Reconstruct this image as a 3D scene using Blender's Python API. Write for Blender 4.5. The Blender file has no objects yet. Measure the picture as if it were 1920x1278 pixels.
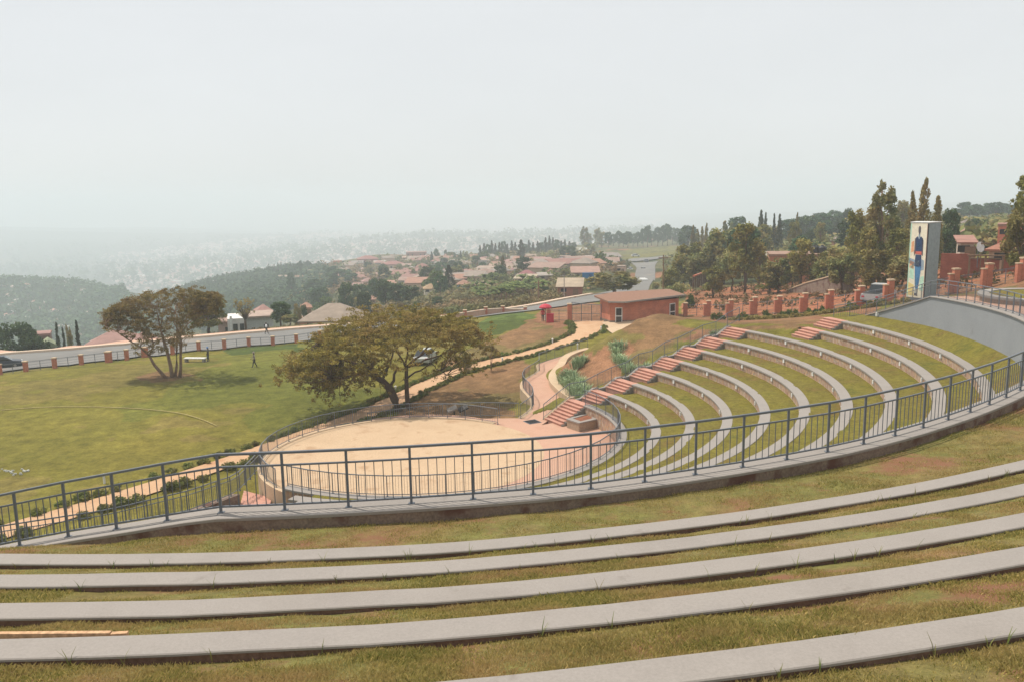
import bpy, math, random
import numpy as np
C0 = bpy.context.scene.collection
SC = bpy.context.scene
rng = np.random.default_rng(7)
random.seed(7)
R = math.radians

# ------------------------------------------------------------------ camera, sky, sun, exposure
Z0 = 20.0                                   # eye height over the datum
F_PX, PITCH, ROLL = 1567.4, R(9.637), R(-0.988)
FW = np.array([0, math.cos(PITCH), -math.sin(PITCH)])
_up = np.array([0, math.sin(PITCH), math.cos(PITCH)]); _rt = np.array([1.0, 0, 0])
RT = math.cos(ROLL) * _rt + math.sin(ROLL) * _up
UP = -math.sin(ROLL) * _rt + math.cos(ROLL) * _up
cam = bpy.data.cameras.new("camera"); cam.sensor_width = 36; cam.lens = F_PX / 1920 * 36
cam.clip_start = 0.1; cam.clip_end = 60000
camo = bpy.data.objects.new("camera", cam); C0.objects.link(camo)
from mathutils import Matrix, Vector
camo.matrix_world = Matrix(((RT[0], UP[0], -FW[0], 0), (RT[1], UP[1], -FW[1], 0), (RT[2], UP[2], -FW[2], Z0), (0, 0, 0, 1)))
SC.camera = camo

SUN_AZ = math.atan2(0.47, -0.88)            # direction towards the sun, measured from +x
SUN_EL = R(63)
w = bpy.data.worlds.new("World"); SC.world = w; w.use_nodes = True
nt = w.node_tree; nt.nodes.clear()
out = nt.nodes.new("ShaderNodeOutputWorld"); bg = nt.nodes.new("ShaderNodeBackground")
sky = nt.nodes.new("ShaderNodeTexSky"); sky.sky_type = 'NISHITA'; sky.sun_disc = False
sky.sun_elevation = SUN_EL; sky.sun_rotation = math.pi / 2 - SUN_AZ
sky.air_density = 1.0; sky.dust_density = 6.0; sky.ozone_density = 1.0; sky.altitude = 1500
mixn = nt.nodes.new("ShaderNodeMix"); mixn.data_type = 'RGBA'; mixn.inputs[0].default_value = 0.86
tcw = nt.nodes.new("ShaderNodeTexCoord"); nzw = nt.nodes.new("ShaderNodeTexNoise"); nzw.inputs["Scale"].default_value = 2.2; nzw.inputs["Detail"].default_value = 5; nzw.inputs["Roughness"].default_value = 0.55
mpw = nt.nodes.new("ShaderNodeMapping"); mpw.inputs["Scale"].default_value = (1, 1, 3.0); nt.links.new(tcw.outputs["Generated"], mpw.inputs[0]); nt.links.new(mpw.outputs[0], nzw.inputs["Vector"])
rpw = nt.nodes.new("ShaderNodeValToRGB"); rpw.color_ramp.elements[0].position = 0.3; rpw.color_ramp.elements[1].position = 0.7
rpw.color_ramp.elements[0].color = (8.45, 8.6, 8.6, 1); rpw.color_ramp.elements[1].color = (9.0, 9.15, 9.15, 1)   # high thin overcast in the same units as the sky
nt.links.new(nzw.outputs[0], rpw.inputs[0]); nt.links.new(rpw.outputs[0], mixn.inputs[7])
nt.links.new(sky.outputs[0], mixn.inputs[6]); nt.links.new(mixn.outputs[2], bg.inputs[0])
bg.inputs[1].default_value = 0.1
nt.links.new(bg.outputs[0], out.inputs[0])
sl = bpy.data.lights.new("sun", 'SUN'); sl.energy = 4.2; sl.angle = R(0.8); sl.color = (1.0, 0.92, 0.81)
so = bpy.data.objects.new("sun", sl); C0.objects.link(so)
sd = Vector((math.cos(SUN_AZ) * math.cos(SUN_EL), math.sin(SUN_AZ) * math.cos(SUN_EL), math.sin(SUN_EL)))
so.rotation_euler = sd.to_track_quat('Z', 'Y').to_euler(); so.location = (-20, 20, 120)
SC.view_settings.view_transform = 'Standard'; SC.view_settings.look = 'None'
SC.view_settings.exposure = 0.0; SC.view_settings.gamma = 1.0
SC.cycles.volume_bounces = 4; SC.cycles.max_bounces = 6; SC.cycles.diffuse_bounces = 2
SC.cycles.transparent_max_bounces = 8; SC.cycles.use_denoising = True

# ------------------------------------------------------------------ projection helpers (build-time surveying only)
def ray(px, py): return FW + ((px - 960) / F_PX) * RT - ((py - 639) / F_PX) * UP
def at(px, py, h):                          # point h metres below the eye
    d = ray(px, py); p = d * (-h / d[2]); return np.array([p[0], p[1], Z0 - h])
def atd(px, py, dist):                      # point at a horizontal distance
    d = ray(px, py); p = d * (dist / math.hypot(d[0], d[1])); return np.array([p[0], p[1], Z0 + p[2]])
def proj(P):
    P = np.asarray(P, float) - np.array([0, 0, Z0]); d = P @ FW
    d = np.where(d < 0.5, 0.5, d)
    return 960 + F_PX * (P @ RT) / d, 639 - F_PX * (P @ UP) / d

# ------------------------------------------------------------------ object helpers
def tag(o, label=None, cat=None, group=None, kind=None):
    if label: o['label'] = label
    if cat: o['category'] = cat
    if group: o['group'] = group
    if kind: o['kind'] = kind
    return o
def empty(name, loc, label=None, cat=None, group=None, rz=0):
    o = bpy.data.objects.new(name, None); C0.objects.link(o); o.location = [float(x) for x in loc]; o.rotation_euler = (0, 0, rz)
    o.empty_display_size = 0.2
    return tag(o, label, cat, group)
def link(name, me, mats, parent=None, loc=None):
    for m in (mats if isinstance(mats, (list, tuple)) else [mats]): me.materials.append(m)
    o = bpy.data.objects.new(name, me); C0.objects.link(o)
    if parent is not None: o.parent = parent
    if loc is not None: o.location = [float(x) for x in loc]
    return o
def mesh_np(name, V, F, mats, parent=None, loc=None, smooth=False, rnd=None, uv=None, matidx=None, col=None):
    V = np.asarray(V, np.float32); F = np.asarray(F, np.int32); k = F.shape[1]
    me = bpy.data.meshes.new(name); me.vertices.add(len(V)); me.vertices.foreach_set("co", V.ravel())
    me.loops.add(F.size); me.loops.foreach_set("vertex_index", F.ravel())
    me.polygons.add(len(F)); me.polygons.foreach_set("loop_start", np.arange(0, F.size, k, dtype=np.int32))
    try: me.polygons.foreach_set("loop_total", np.full(len(F), k, np.int32))
    except Exception: pass
    if smooth: me.polygons.foreach_set("use_smooth", np.ones(len(F), bool))
    if matidx is not None: me.polygons.foreach_set("material_index", np.asarray(matidx, np.int32))
    if rnd is not None:
        a = me.attributes.new("rnd", 'FLOAT', 'FACE'); a.data.foreach_set("value", np.asarray(rnd, np.float32))
    if uv is not None:
        l = me.uv_layers.new(name="uv"); l.data.foreach_set("uv", np.asarray(uv, np.float32).ravel())
    if col is not None:
        a = me.attributes.new("Col", 'FLOAT_COLOR', 'POINT'); a.data.foreach_set("color", np.c_[col, np.ones(len(col))].astype(np.float32).ravel())
    me.update(calc_edges=True); me.validate()
    return link(name, me, mats, parent, loc)
class MB:
    def __init__(s): s.v = []; s.f = []; s.m = []; s.uv = {}
    def add(s, vs, fs, mi=0, uvs=None):
        b = len(s.v); s.v += [tuple(float(c) for c in v) for v in vs]
        for k, f in enumerate(fs):
            if uvs is not None: s.uv[len(s.f)] = uvs[k]
            s.f.append([b + i for i in f]); s.m.append(mi)
        return s
    def box(s, x0, y0, z0, x1, y1, z1, mi=0):
        return s.add([(x0, y0, z0), (x1, y0, z0), (x1, y1, z0), (x0, y1, z0), (x0, y0, z1), (x1, y0, z1), (x1, y1, z1), (x0, y1, z1)],
                     [(0, 3, 2, 1), (4, 5, 6, 7), (0, 1, 5, 4), (1, 2, 6, 5), (2, 3, 7, 6), (3, 0, 4, 7)], mi)
    def prism(s, poly, z0, z1, mi=0):
        n = len(poly); vs = [(p[0], p[1], z0) for p in poly] + [(p[0], p[1], z1) for p in poly]
        fs = [tuple(range(n - 1, -1, -1)), tuple(range(n, 2 * n))] + [(i, (i + 1) % n, n + (i + 1) % n, n + i) for i in range(n)]
        return s.add(vs, fs, mi)
    def tube(s, pts, rads, n=6, mi=0, cap=True):
        pts = [np.asarray(p, float) for p in pts]
        if not hasattr(rads, '__len__'): rads = [rads] * len(pts)
        vs = []; fs = []
        for i, p in enumerate(pts):
            d = pts[min(i + 1, len(pts) - 1)] - pts[max(i - 1, 0)]; d = d / (np.linalg.norm(d) + 1e-9)
            a = np.cross(d, (0, 0, 1.0)) if abs(d[2]) < 0.95 else np.cross(d, (0, 1.0, 0))
            a /= np.linalg.norm(a) + 1e-9; b = np.cross(d, a)
            for k in range(n):
                t = 2 * math.pi * (k + 0.5) / n; vs.append(p + rads[i] * (a * math.cos(t) + b * math.sin(t)))
        for i in range(len(pts) - 1):
            for k in range(n): fs.append((i * n + k, i * n + (k + 1) % n, (i + 1) * n + (k + 1) % n, (i + 1) * n + k))
        if cap: fs += [tuple(range(n - 1, -1, -1)), tuple((len(pts) - 1) * n + k for k in range(n))]
        return s.add(vs, fs, mi)
    def lathe(s, prof, n=12, c=(0, 0, 0), mi=0):
        vs = []; fs = []
        for r, z in prof:
            for k in range(n): t = 2 * math.pi * k / n; vs.append((c[0] + r * math.cos(t), c[1] + r * math.sin(t), c[2] + z))
        for i in range(len(prof) - 1):
            for k in range(n): fs.append((i * n + k, i * n + (k + 1) % n, (i + 1) * n + (k + 1) % n, (i + 1) * n + k))
        fs += [tuple(range(n - 1, -1, -1)), tuple((len(prof) - 1) * n + k for k in range(n))]
        return s.add(vs, fs, mi)
    def build(s, name, mats, parent=None, loc=None, smooth=False):
        me = bpy.data.meshes.new(name); me.from_pydata(s.v, [], s.f)
        me.polygons.foreach_set("material_index", s.m)
        if smooth: me.polygons.foreach_set("use_smooth", [True] * len(s.f))
        if s.uv:
            l = me.uv_layers.new(name="uv")
            for p in me.polygons:
                u = s.uv.get(p.index)
                if u:
                    for q, li in enumerate(p.loop_indices): l.data[li].uv = u[q]
        me.update(); return link(name, me, mats, parent, loc)
def copy_tree(o, parent=None):
    c = o.copy(); C0.objects.link(c)
    if parent is not None: c.parent = parent
    for ch in list(o.children): copy_tree(ch, c)
    return c
def dup(o, loc, rz=0, scale=1, label=None, group=None, cat=None):
    c = copy_tree(o); c.location = [float(x) for x in loc]; c.rotation_euler = (0, 0, rz)
    c.scale = scale if hasattr(scale, '__len__') else (scale,) * 3
    return tag(c, label, cat, group)
PROTOS = []
def drop_protos():
    for o in PROTOS:
        for ch in list(o.children_recursive): bpy.data.objects.remove(ch)
        bpy.data.objects.remove(o)
# sweep a closed profile [(offset along n, dz)] along a path with side normals n (2D)
def sweep(mb, path, nrm, prof, mi=0, closed=True, ends=True):
    path = np.asarray(path, float); nrm = np.asarray(nrm, float); k = len(prof); N = len(path)
    s = np.r_[0, np.cumsum(np.linalg.norm(np.diff(path, axis=0), axis=1))]
    vs = []; fs = []; uvs = []
    for i in range(N):
        for o, z in prof: vs.append((path[i, 0] + nrm[i, 0] * o, path[i, 1] + nrm[i, 1] * o, path[i, 2] + z))
    kk = k if closed else k - 1
    for i in range(N - 1):
        for j in range(kk):
            j2 = (j + 1) % k
            fs.append((i * k + j, i * k + j2, (i + 1) * k + j2, (i + 1) * k + j))
            za, zb = prof[j][1], prof[j2][1]
            if abs(za - zb) < 1e-6: za, zb = prof[j][0], prof[j2][0]
            uvs.append(((s[i], za), (s[i], zb), (s[i + 1], zb), (s[i + 1], za)))
    if closed and ends:
        fs += [tuple(range(k - 1, -1, -1)), tuple((N - 1) * k + j for j in range(k))]
        uvs += [tuple(prof[j] for j in range(k - 1, -1, -1)), tuple(prof[j] for j in range(k))]
    return mb.add(vs, fs, mi, uvs)
def side_normals(path):                     # left-hand horizontal normals of a polyline
    p = np.asarray(path, float)[:, :2]; d = np.gradient(p, axis=0); d /= np.linalg.norm(d, axis=1)[:, None] + 1e-9
    return np.c_[-d[:, 1], d[:, 0]]
def resample(path, step):
    p = np.asarray(path, float); s = np.r_[0, np.cumsum(np.linalg.norm(np.diff(p, axis=0), axis=1))]
    n = max(2, int(round(s[-1] / step)) + 1); t = np.linspace(0, s[-1], n)
    return np.stack([np.interp(t, s, p[:, i]) for i in range(p.shape[1])], 1)
def smooth_path(pts, step=0.5, it=3):
    p = np.asarray(pts, float)
    for _ in range(it):                     # Chaikin corner cutting keeps the ends
        q = [p[0]]
        for a, b in zip(p[:-1], p[1:]): q += [0.75 * a + 0.25 * b, 0.25 * a + 0.75 * b]
        q.append(p[-1]); p = np.array(q)
    return resample(p, step)

# ------------------------------------------------------------------ materials
def srgb(r, g, b):
    f = lambda c: (c / 255 / 12.92) if c <= 10 else ((c / 255 + 0.055) / 1.055) ** 2.4
    return (f(r), f(g), f(b))
def nodes(name):
    m = bpy.data.materials.new(name); m.use_nodes = True
    return m, m.node_tree, m.node_tree.nodes["Principled BSDF"]
def tex_noise(n, scale, detail=4, rough=0.6, vec=None):
    t = n.nodes.new("ShaderNodeTexNoise"); t.inputs["Scale"].default_value = scale; t.inputs["Detail"].default_value = detail
    t.inputs["Roughness"].default_value = rough
    if vec is not None: n.links.new(vec, t.inputs["Vector"])
    return t
def ramp(n, fac, stops):
    r = n.nodes.new("ShaderNodeValToRGB"); e = r.color_ramp.elements
    while len(e) < len(stops): e.new(0.5)
    for k, (p, c) in enumerate(stops): e[k].position = p; e[k].color = (*c, 1)
    n.links.new(fac, r.inputs[0]); return r
def mixc(n, a, b, fac, mode='MIX'):
    x = n.nodes.new("ShaderNodeMix"); x.data_type = 'RGBA'; x.blend_type = mode
    for s, v in ((6, a), (7, b)):
        if hasattr(v, 'links'): n.links.new(v, x.inputs[s])
        else: x.inputs[s].default_value = (*v, 1)
    if hasattr(fac, 'links'): n.links.new(fac, x.inputs[0])
    else: x.inputs[0].default_value = fac
    return x.outputs[2]
def bump(n, b, h, strength=0.3, dist=0.02):
    x = n.nodes.new("ShaderNodeBump"); x.inputs["Strength"].default_value = strength; x.inputs["Distance"].default_value = dist
    n.links.new(h, x.inputs["Height"]); n.links.new(x.outputs[0], b.inputs["Normal"])
def geo_pos(n): return n.nodes.new("ShaderNodeNewGeometry").outputs["Position"]
def obj_pos(n): return n.nodes.new("ShaderNodeTexCoord").outputs["Object"]
def surf(name, cols, scale=3.0, rough=0.9, fine=40.0, bstr=0.25, bdist=0.01, world=False, blot=None, spec=0.3, fa=0.35):
    """mottled surface: broad noise between the colours, a fine grain over it, optional blotches"""
    m, n, b = nodes(name); v = geo_pos(n) if world else obj_pos(n)
    k = len(cols); t = tex_noise(n, scale, 6, 0.65, v)
    r = ramp(n, t.outputs[0], [(0.32 + 0.36 * i / max(1, k - 1), c) for i, c in enumerate(cols)])
    g = tex_noise(n, fine, 3, 0.7, v)
    gr = ramp(n, g.outputs[0], [(0.3, (1 - fa,) * 3), (0.7, (1 + fa * 0.6,) * 3)])
    c = mixc(n, r.outputs[0], gr.outputs[0], 1.0, 'MULTIPLY')
    if blot:
        bt = tex_noise(n, blot[1], 5, 0.6, v); br = ramp(n, bt.outputs[0], [(blot[2], (0, 0, 0)), (blot[2] + 0.1, (1, 1, 1))])
        c = mixc(n, c, blot[0], br.outputs[0])
    n.links.new(c, b.inputs["Base Color"]); b.inputs["Roughness"].default_value = rough; b.inputs["Specular IOR Level"].default_value = spec
    if bstr: bump(n, b, g.outputs[0], bstr, bdist)
    return m
def flat(name, c, rough=0.6, metal=0.0, spec=0.4, var=0.15, scale=4):
    return surf(name, [tuple(x * (1 - var) for x in c), tuple(min(1, x * (1 + var)) for x in c)], scale, rough, 30, 0.08, 0.004, spec=spec, fa=0.08) if not metal else _metal(name, c, rough, metal)
def _metal(name, c, rough, metal):
    m, n, b = nodes(name); t = tex_noise(n, 6, 3, 0.6, obj_pos(n))
    r = ramp(n, t.outputs[0], [(0.3, tuple(x * 0.85 for x in c)), (0.7, c)]); n.links.new(r.outputs[0], b.inputs["Base Color"])
    b.inputs["Roughness"].default_value = rough; b.inputs["Metallic"].default_value = metal; return m
def foliage(name, dark, mid, light, dry=None, trans=0.3, nscale=0.35):
    m, n, b = nodes(name)
    at_ = n.nodes.new("ShaderNodeAttribute"); at_.attribute_name = "rnd"
    r = ramp(n, at_.outputs["Fac"], [(0.0, dark), (0.5, mid), (1.0, light)]); c = r.outputs[0]
    t = tex_noise(n, nscale, 3, 0.6, geo_pos(n))
    if dry:
        rr = ramp(n, t.outputs[0], [(0.42, (0, 0, 0)), (0.66, (1, 1, 1))]); c = mixc(n, c, dry, rr.outputs[0])
    oi = n.nodes.new("ShaderNodeObjectInfo")
    mr = n.nodes.new("ShaderNodeMapRange"); mr.inputs[3].default_value = 0.75; mr.inputs[4].default_value = 1.2
    n.links.new(oi.outputs["Random"], mr.inputs[0]); c = mixc(n, c, mr.outputs[0], 1.0, 'MULTIPLY')
    n.links.new(c, b.inputs["Base Color"]); b.inputs["Roughness"].default_value = 0.75; b.inputs["Specular IOR Level"].default_value = 0.2
    tr = n.nodes.new("ShaderNodeBsdfTranslucent"); n.links.new(c, tr.inputs[0])
    ms = n.nodes.new("ShaderNodeMixShader"); ms.inputs[0].default_value = trans
    o = n.nodes["Material Output"]; n.links.new(b.outputs[0], ms.inputs[1]); n.links.new(tr.outputs[0], ms.inputs[2]); n.links.new(ms.outputs[0], o.inputs[0])
    return m
def stone_mat(name, cols, bw=0.16, bh=0.32, mortar=(0.30, 0.25, 0.20)):
    m, n, b = nodes(name); uv = n.nodes.new("ShaderNodeUVMap"); uv.uv_map = "uv"
    nz = tex_noise(n, 3.0, 2, 0.5, uv.outputs[0])
    off = mixc(n, uv.outputs[0], nz.outputs["Color"], 0.06, 'LINEAR_LIGHT')
    mp = n.nodes.new("ShaderNodeMapping"); mp.inputs["Scale"].default_value = (1 / bw, 1 / bh, 1); n.links.new(off, mp.inputs[0])
    vo = n.nodes.new("ShaderNodeTexVoronoi"); vo.inputs["Scale"].default_value = 1.0; n.links.new(mp.outputs[0], vo.inputs["Vector"])
    vd = n.nodes.new("ShaderNodeTexVoronoi"); vd.feature = 'DISTANCE_TO_EDGE'; vd.inputs["Scale"].default_value = 1.0; n.links.new(mp.outputs[0], vd.inputs["Vector"])
    sx = n.nodes.new("ShaderNodeSeparateColor"); n.links.new(vo.outputs["Color"], sx.inputs[0])
    r = ramp(n, sx.outputs[0], [(i / (len(cols) - 1), c) for i, c in enumerate(cols)])
    e = ramp(n, vd.outputs["Distance"], [(0.02, (1, 1, 1)), (0.09, (0, 0, 0))])
    c = mixc(n, r.outputs[0], mortar, e.outputs[0]); n.links.new(c, b.inputs["Base Color"]); b.inputs["Roughness"].default_value = 0.9
    bump(n, b, vd.outputs["Distance"], 0.5, 0.02); return m
def brick_mat(name, c1, c2, mortar, bw=0.22, bh=0.075):
    m, n, b = nodes(name); v = obj_pos(n)
    sp = n.nodes.new("ShaderNodeSeparateXYZ"); n.links.new(v, sp.inputs[0])
    ad = n.nodes.new("ShaderNodeMath"); n.links.new(sp.outputs[0], ad.inputs[0]); n.links.new(sp.outputs[1], ad.inputs[1])
    cb = n.nodes.new("ShaderNodeCombineXYZ"); n.links.new(ad.outputs[0], cb.inputs[0]); n.links.new(sp.outputs[2], cb.inputs[1])
    br = n.nodes.new("ShaderNodeTexBrick"); br.inputs["Scale"].default_value = 1.0; br.inputs["Brick Width"].default_value = bw; br.inputs["Row Height"].default_value = bh
    br.inputs["Mortar Size"].default_value = 0.008
    br.inputs["Color1"].default_value = (*c1, 1); br.inputs["Color2"].default_value = (*c2, 1); br.inputs["Mortar"].default_value = (*mortar, 1)
    n.links.new(cb.outputs[0], br.inputs[0])
    t = tex_noise(n, 1.2, 5, 0.6, v); tr = ramp(n, t.outputs[0], [(0.3, (0.8,) * 3), (0.7, (1.15,) * 3)])
    n.links.new(mixc(n, br.outputs[0], tr.outputs[0], 1, 'MULTIPLY'), b.inputs["Base Color"]); b.inputs["Roughness"].default_value = 0.9
    return m
def roof_mat(name, c, pitch=0.45):
    m, n, b = nodes(name); v = obj_pos(n)
    t = tex_noise(n, 0.6, 6, 0.7, v); r = ramp(n, t.outputs[0], [(0.3, tuple(x * 0.72 for x in c)), (0.5, c), (0.72, tuple(min(1, x * 1.25) for x in c))])
    wv = n.nodes.new("ShaderNodeTexWave"); wv.wave_type = 'BANDS'; wv.bands_direction = 'Z'; wv.inputs["Scale"].default_value = 3.0; n.links.new(v, wv.inputs[0])
    wr = ramp(n, wv.outputs[0], [(0.0, (0.8,) * 3), (0.3, (1.05,) * 3)])
    n.links.new(mixc(n, r.outputs[0], wr.outputs[0], 1, 'MULTIPLY'), b.inputs["Base Color"]); b.inputs["Roughness"].default_value = 0.75
    return m

M = {}
M['concrete'] = surf('concrete', [(0.262, 0.237, 0.215), (0.293, 0.266, 0.243), (0.270, 0.246, 0.226)], 0.5, 0.92, 34, 0.15, 0.006, True, ((0.175, 0.15, 0.13), 0.9, 0.66), fa=0.1)
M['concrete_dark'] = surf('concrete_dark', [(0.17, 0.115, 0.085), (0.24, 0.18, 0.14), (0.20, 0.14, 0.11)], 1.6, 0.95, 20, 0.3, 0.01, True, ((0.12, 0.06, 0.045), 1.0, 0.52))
M['riser'] = surf('riser', [(0.14, 0.08, 0.058), (0.20, 0.125, 0.095)], 2.0, 0.95, 20, 0.3, 0.01, True, ((0.17, 0.12, 0.09), 1.5, 0.62))  # darkened brown: the shade under the seat caps is put into the colour
M['grey_paint'] = surf('grey_paint', [(0.235, 0.25, 0.265), (0.27, 0.285, 0.30)], 0.5, 0.8, 14, 0.1, 0.005, True, ((0.22, 0.225, 0.235), 0.8, 0.62), fa=0.08)
M['stone'] = stone_mat('stone_facing', [(0.26, 0.13, 0.085), (0.46, 0.30, 0.17), (0.36, 0.19, 0.13), (0.50, 0.40, 0.30), (0.40, 0.21, 0.14), (0.30, 0.17, 0.12), (0.52, 0.34, 0.19)])
M['stone_edge'] = surf('stone_edge', [(0.33, 0.24, 0.17), (0.42, 0.31, 0.22)], 3, 0.95, 20, 0.4, 0.02, True)
M['pink_step'] = surf('pink_step', [(0.408, 0.204, 0.152), (0.522, 0.275, 0.204), (0.456, 0.228, 0.176)], 1.4, 0.9, 25, 0.2, 0.01, True, ((0.36, 0.22, 0.165), 2.2, 0.58), fa=0.2)
M['clay'] = surf('clay', [(0.50, 0.30, 0.17), (0.58, 0.37, 0.22)], 2, 0.95, 20, 0.2, 0.01, True)
M['step_side'] = surf('step_side', [(0.19, 0.17, 0.15), (0.26, 0.23, 0.20)], 2, 0.95, 20, 0.3, 0.01, True)
M['pink_floor'] = surf('pink_floor', [(0.447, 0.267, 0.185), (0.490, 0.297, 0.211), (0.456, 0.258, 0.181)], 0.5, 0.9, 18, 0.15, 0.01, True, ((0.48, 0.27, 0.19), 0.4, 0.6), fa=0.1)
M['sand'] = surf('sand', [(0.470, 0.332, 0.210), (0.512, 0.370, 0.239), (0.479, 0.336, 0.214)], 0.35, 0.95, 9, 0.5, 0.03, True, ((0.40, 0.265, 0.16), 0.7, 0.57), fa=0.16)
M['path'] = surf('path_dirt', [(0.460, 0.281, 0.161), (0.515, 0.331, 0.198), (0.469, 0.276, 0.156)], 0.4, 0.95, 12, 0.4, 0.02, True, ((0.43, 0.23, 0.125), 0.35, 0.58), fa=0.14)
M['pale_stone'] = surf('pale_stone', [(0.484, 0.352, 0.229), (0.546, 0.414, 0.282)], 1.0, 0.95, 16, 0.3, 0.02, True, fa=0.15)
M['asphalt'] = surf('asphalt', [(0.165, 0.16, 0.152), (0.20, 0.195, 0.185)], 0.2, 0.9, 8, 0.2, 0.02, True, ((0.26, 0.23, 0.20), 0.15, 0.6), fa=0.1)
M['kerb'] = surf('kerb', [(0.56, 0.43, 0.32), (0.66, 0.53, 0.41)], 0.3, 0.9, 6, 0.1, 0.01, True, ((0.45, 0.25, 0.16), 0.3, 0.6), fa=0.1)
M['pavement'] = surf('pavement', [(0.50, 0.30, 0.21), (0.58, 0.38, 0.28)], 0.3, 0.95, 5, 0.1, 0.01, True, fa=0.15)
M['rail'] = surf('rail_paint', [(0.105, 0.12, 0.145), (0.14, 0.156, 0.18)], 5, 0.42, 30, 0.05, 0.002, spec=0.5, fa=0.06)
M['soil'] = surf('red_soil', [(0.20, 0.075, 0.04), (0.31, 0.125, 0.07)], 2, 0.97, 18, 0.6, 0.03, True)
M['brick'] = brick_mat('brick', (0.53, 0.165, 0.09), (0.45, 0.125, 0.068), (0.42, 0.24, 0.17))
M['brick_red'] = brick_mat('brick_red', (0.36, 0.10, 0.06), (0.29, 0.075, 0.045), (0.30, 0.15, 0.11))
M['white'] = flat('white_paint', (0.72, 0.72, 0.70), 0.6)
M['dark_glass'] = flat('dark_glass', (0.02, 0.024, 0.03), 0.12, spec=0.6)
M['black'] = flat('black_plastic', (0.02, 0.021, 0.023), 0.5)
M['bark'] = surf('bark', [(0.085, 0.055, 0.035), (0.15, 0.10, 0.065)], 3, 0.95, 22, 0.7, 0.04)
M['bark_pale'] = surf('bark_pale', [(0.20, 0.125, 0.08), (0.32, 0.21, 0.14)], 3, 0.95, 20, 0.5, 0.03)
M['wood_pole'] = surf('wood_pole', [(0.19, 0.12, 0.075), (0.28, 0.19, 0.12)], 3, 0.9, 20, 0.3, 0.01)
M['fol_acacia'] = foliage('foliage_acacia', (0.111, 0.099, 0.021), (0.233, 0.196, 0.038), (0.386, 0.303, 0.058), (0.298, 0.202, 0.062), 0.3, 0.4)
M['fol_acacia2'] = foliage('foliage_dry_acacia', (0.133, 0.109, 0.038), (0.248, 0.192, 0.064), (0.364, 0.274, 0.089), (0.301, 0.197, 0.085), 0.3, 0.5)
M['fol_euc'] = foliage('foliage_eucalyptus', (0.099, 0.130, 0.047), (0.198, 0.227, 0.081), (0.345, 0.337, 0.117), (0.345, 0.256, 0.098), 0.25, 0.3)
M['fol_dark'] = foliage('foliage_dark', (0.026, 0.052, 0.020), (0.056, 0.095, 0.034), (0.103, 0.144, 0.054), None, 0.2)
M['fol_olive'] = foliage('foliage_olive', (0.092, 0.104, 0.028), (0.197, 0.197, 0.054), (0.325, 0.300, 0.082), (0.279, 0.208, 0.069), 0.25, 0.3)
M['fol_conifer'] = foliage('foliage_conifer', (0.109, 0.103, 0.032), (0.209, 0.182, 0.054), (0.329, 0.271, 0.083), (0.285, 0.193, 0.069), 0.2, 0.5)
M['fol_pine'] = foliage('foliage_pine', (0.032, 0.049, 0.025), (0.065, 0.083, 0.040), (0.101, 0.114, 0.054), None, 0.15)
M['fol_green'] = foliage('foliage_green', (0.041, 0.074, 0.016), (0.088, 0.135, 0.030), (0.162, 0.209, 0.046), None, 0.3)
M['fol_hedge'] = foliage('foliage_hedge', (0.063, 0.105, 0.025), (0.144, 0.190, 0.046), (0.287, 0.302, 0.081), (0.215, 0.172, 0.063), 0.2, 1.0)
M['fol_yellow'] = foliage('foliage_yellow', (0.20, 0.17, 0.05), (0.32, 0.26, 0.085), (0.42, 0.33, 0.12), None, 0.3)
M['fol_banana'] = foliage('foliage_banana', (0.060, 0.096, 0.024), (0.120, 0.168, 0.042), (0.216, 0.246, 0.078), None, 0.35)
M['fol_blue'] = foliage('foliage_blue_grass', (0.141, 0.214, 0.115), (0.305, 0.402, 0.216), (0.508, 0.604, 0.353), None, 0.3)
M['fol_dry'] = foliage('foliage_dry', (0.086, 0.051, 0.025), (0.162, 0.098, 0.047), (0.231, 0.141, 0.068), (0.120, 0.107, 0.039), 0.25, 0.25)
M['fol_far'] = foliage('foliage_far', (0.028, 0.069, 0.028), (0.058, 0.116, 0.044), (0.101, 0.171, 0.063), None, 0.15, 0.01)
M['fol_scrub'] = foliage('foliage_scrub', (0.058, 0.080, 0.027), (0.132, 0.151, 0.050), (0.232, 0.223, 0.077), (0.270, 0.165, 0.087), 0.2, 0.02)
M['blade'] = foliage('grass_blades', (0.162, 0.173, 0.042), (0.362, 0.315, 0.096), (0.629, 0.473, 0.177), (0.476, 0.337, 0.147), 0.35, 0.9)
ROOFS = {}
def mute(c, k=0.42): g = np.array((150, 138, 126)); return tuple((np.array(c) * (1 - k) + g * k) * 0.84)
def roof(c):
    c = mute(c)
    if c not in ROOFS: ROOFS[c] = roof_mat('roof_tiles', srgb(*c))
    return ROOFS[c]
PAINTS = {}
def paint(c):
    if c not in PAINTS: PAINTS[c] = flat('plaster', srgb(*c), 0.9)
    return PAINTS[c]

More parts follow.
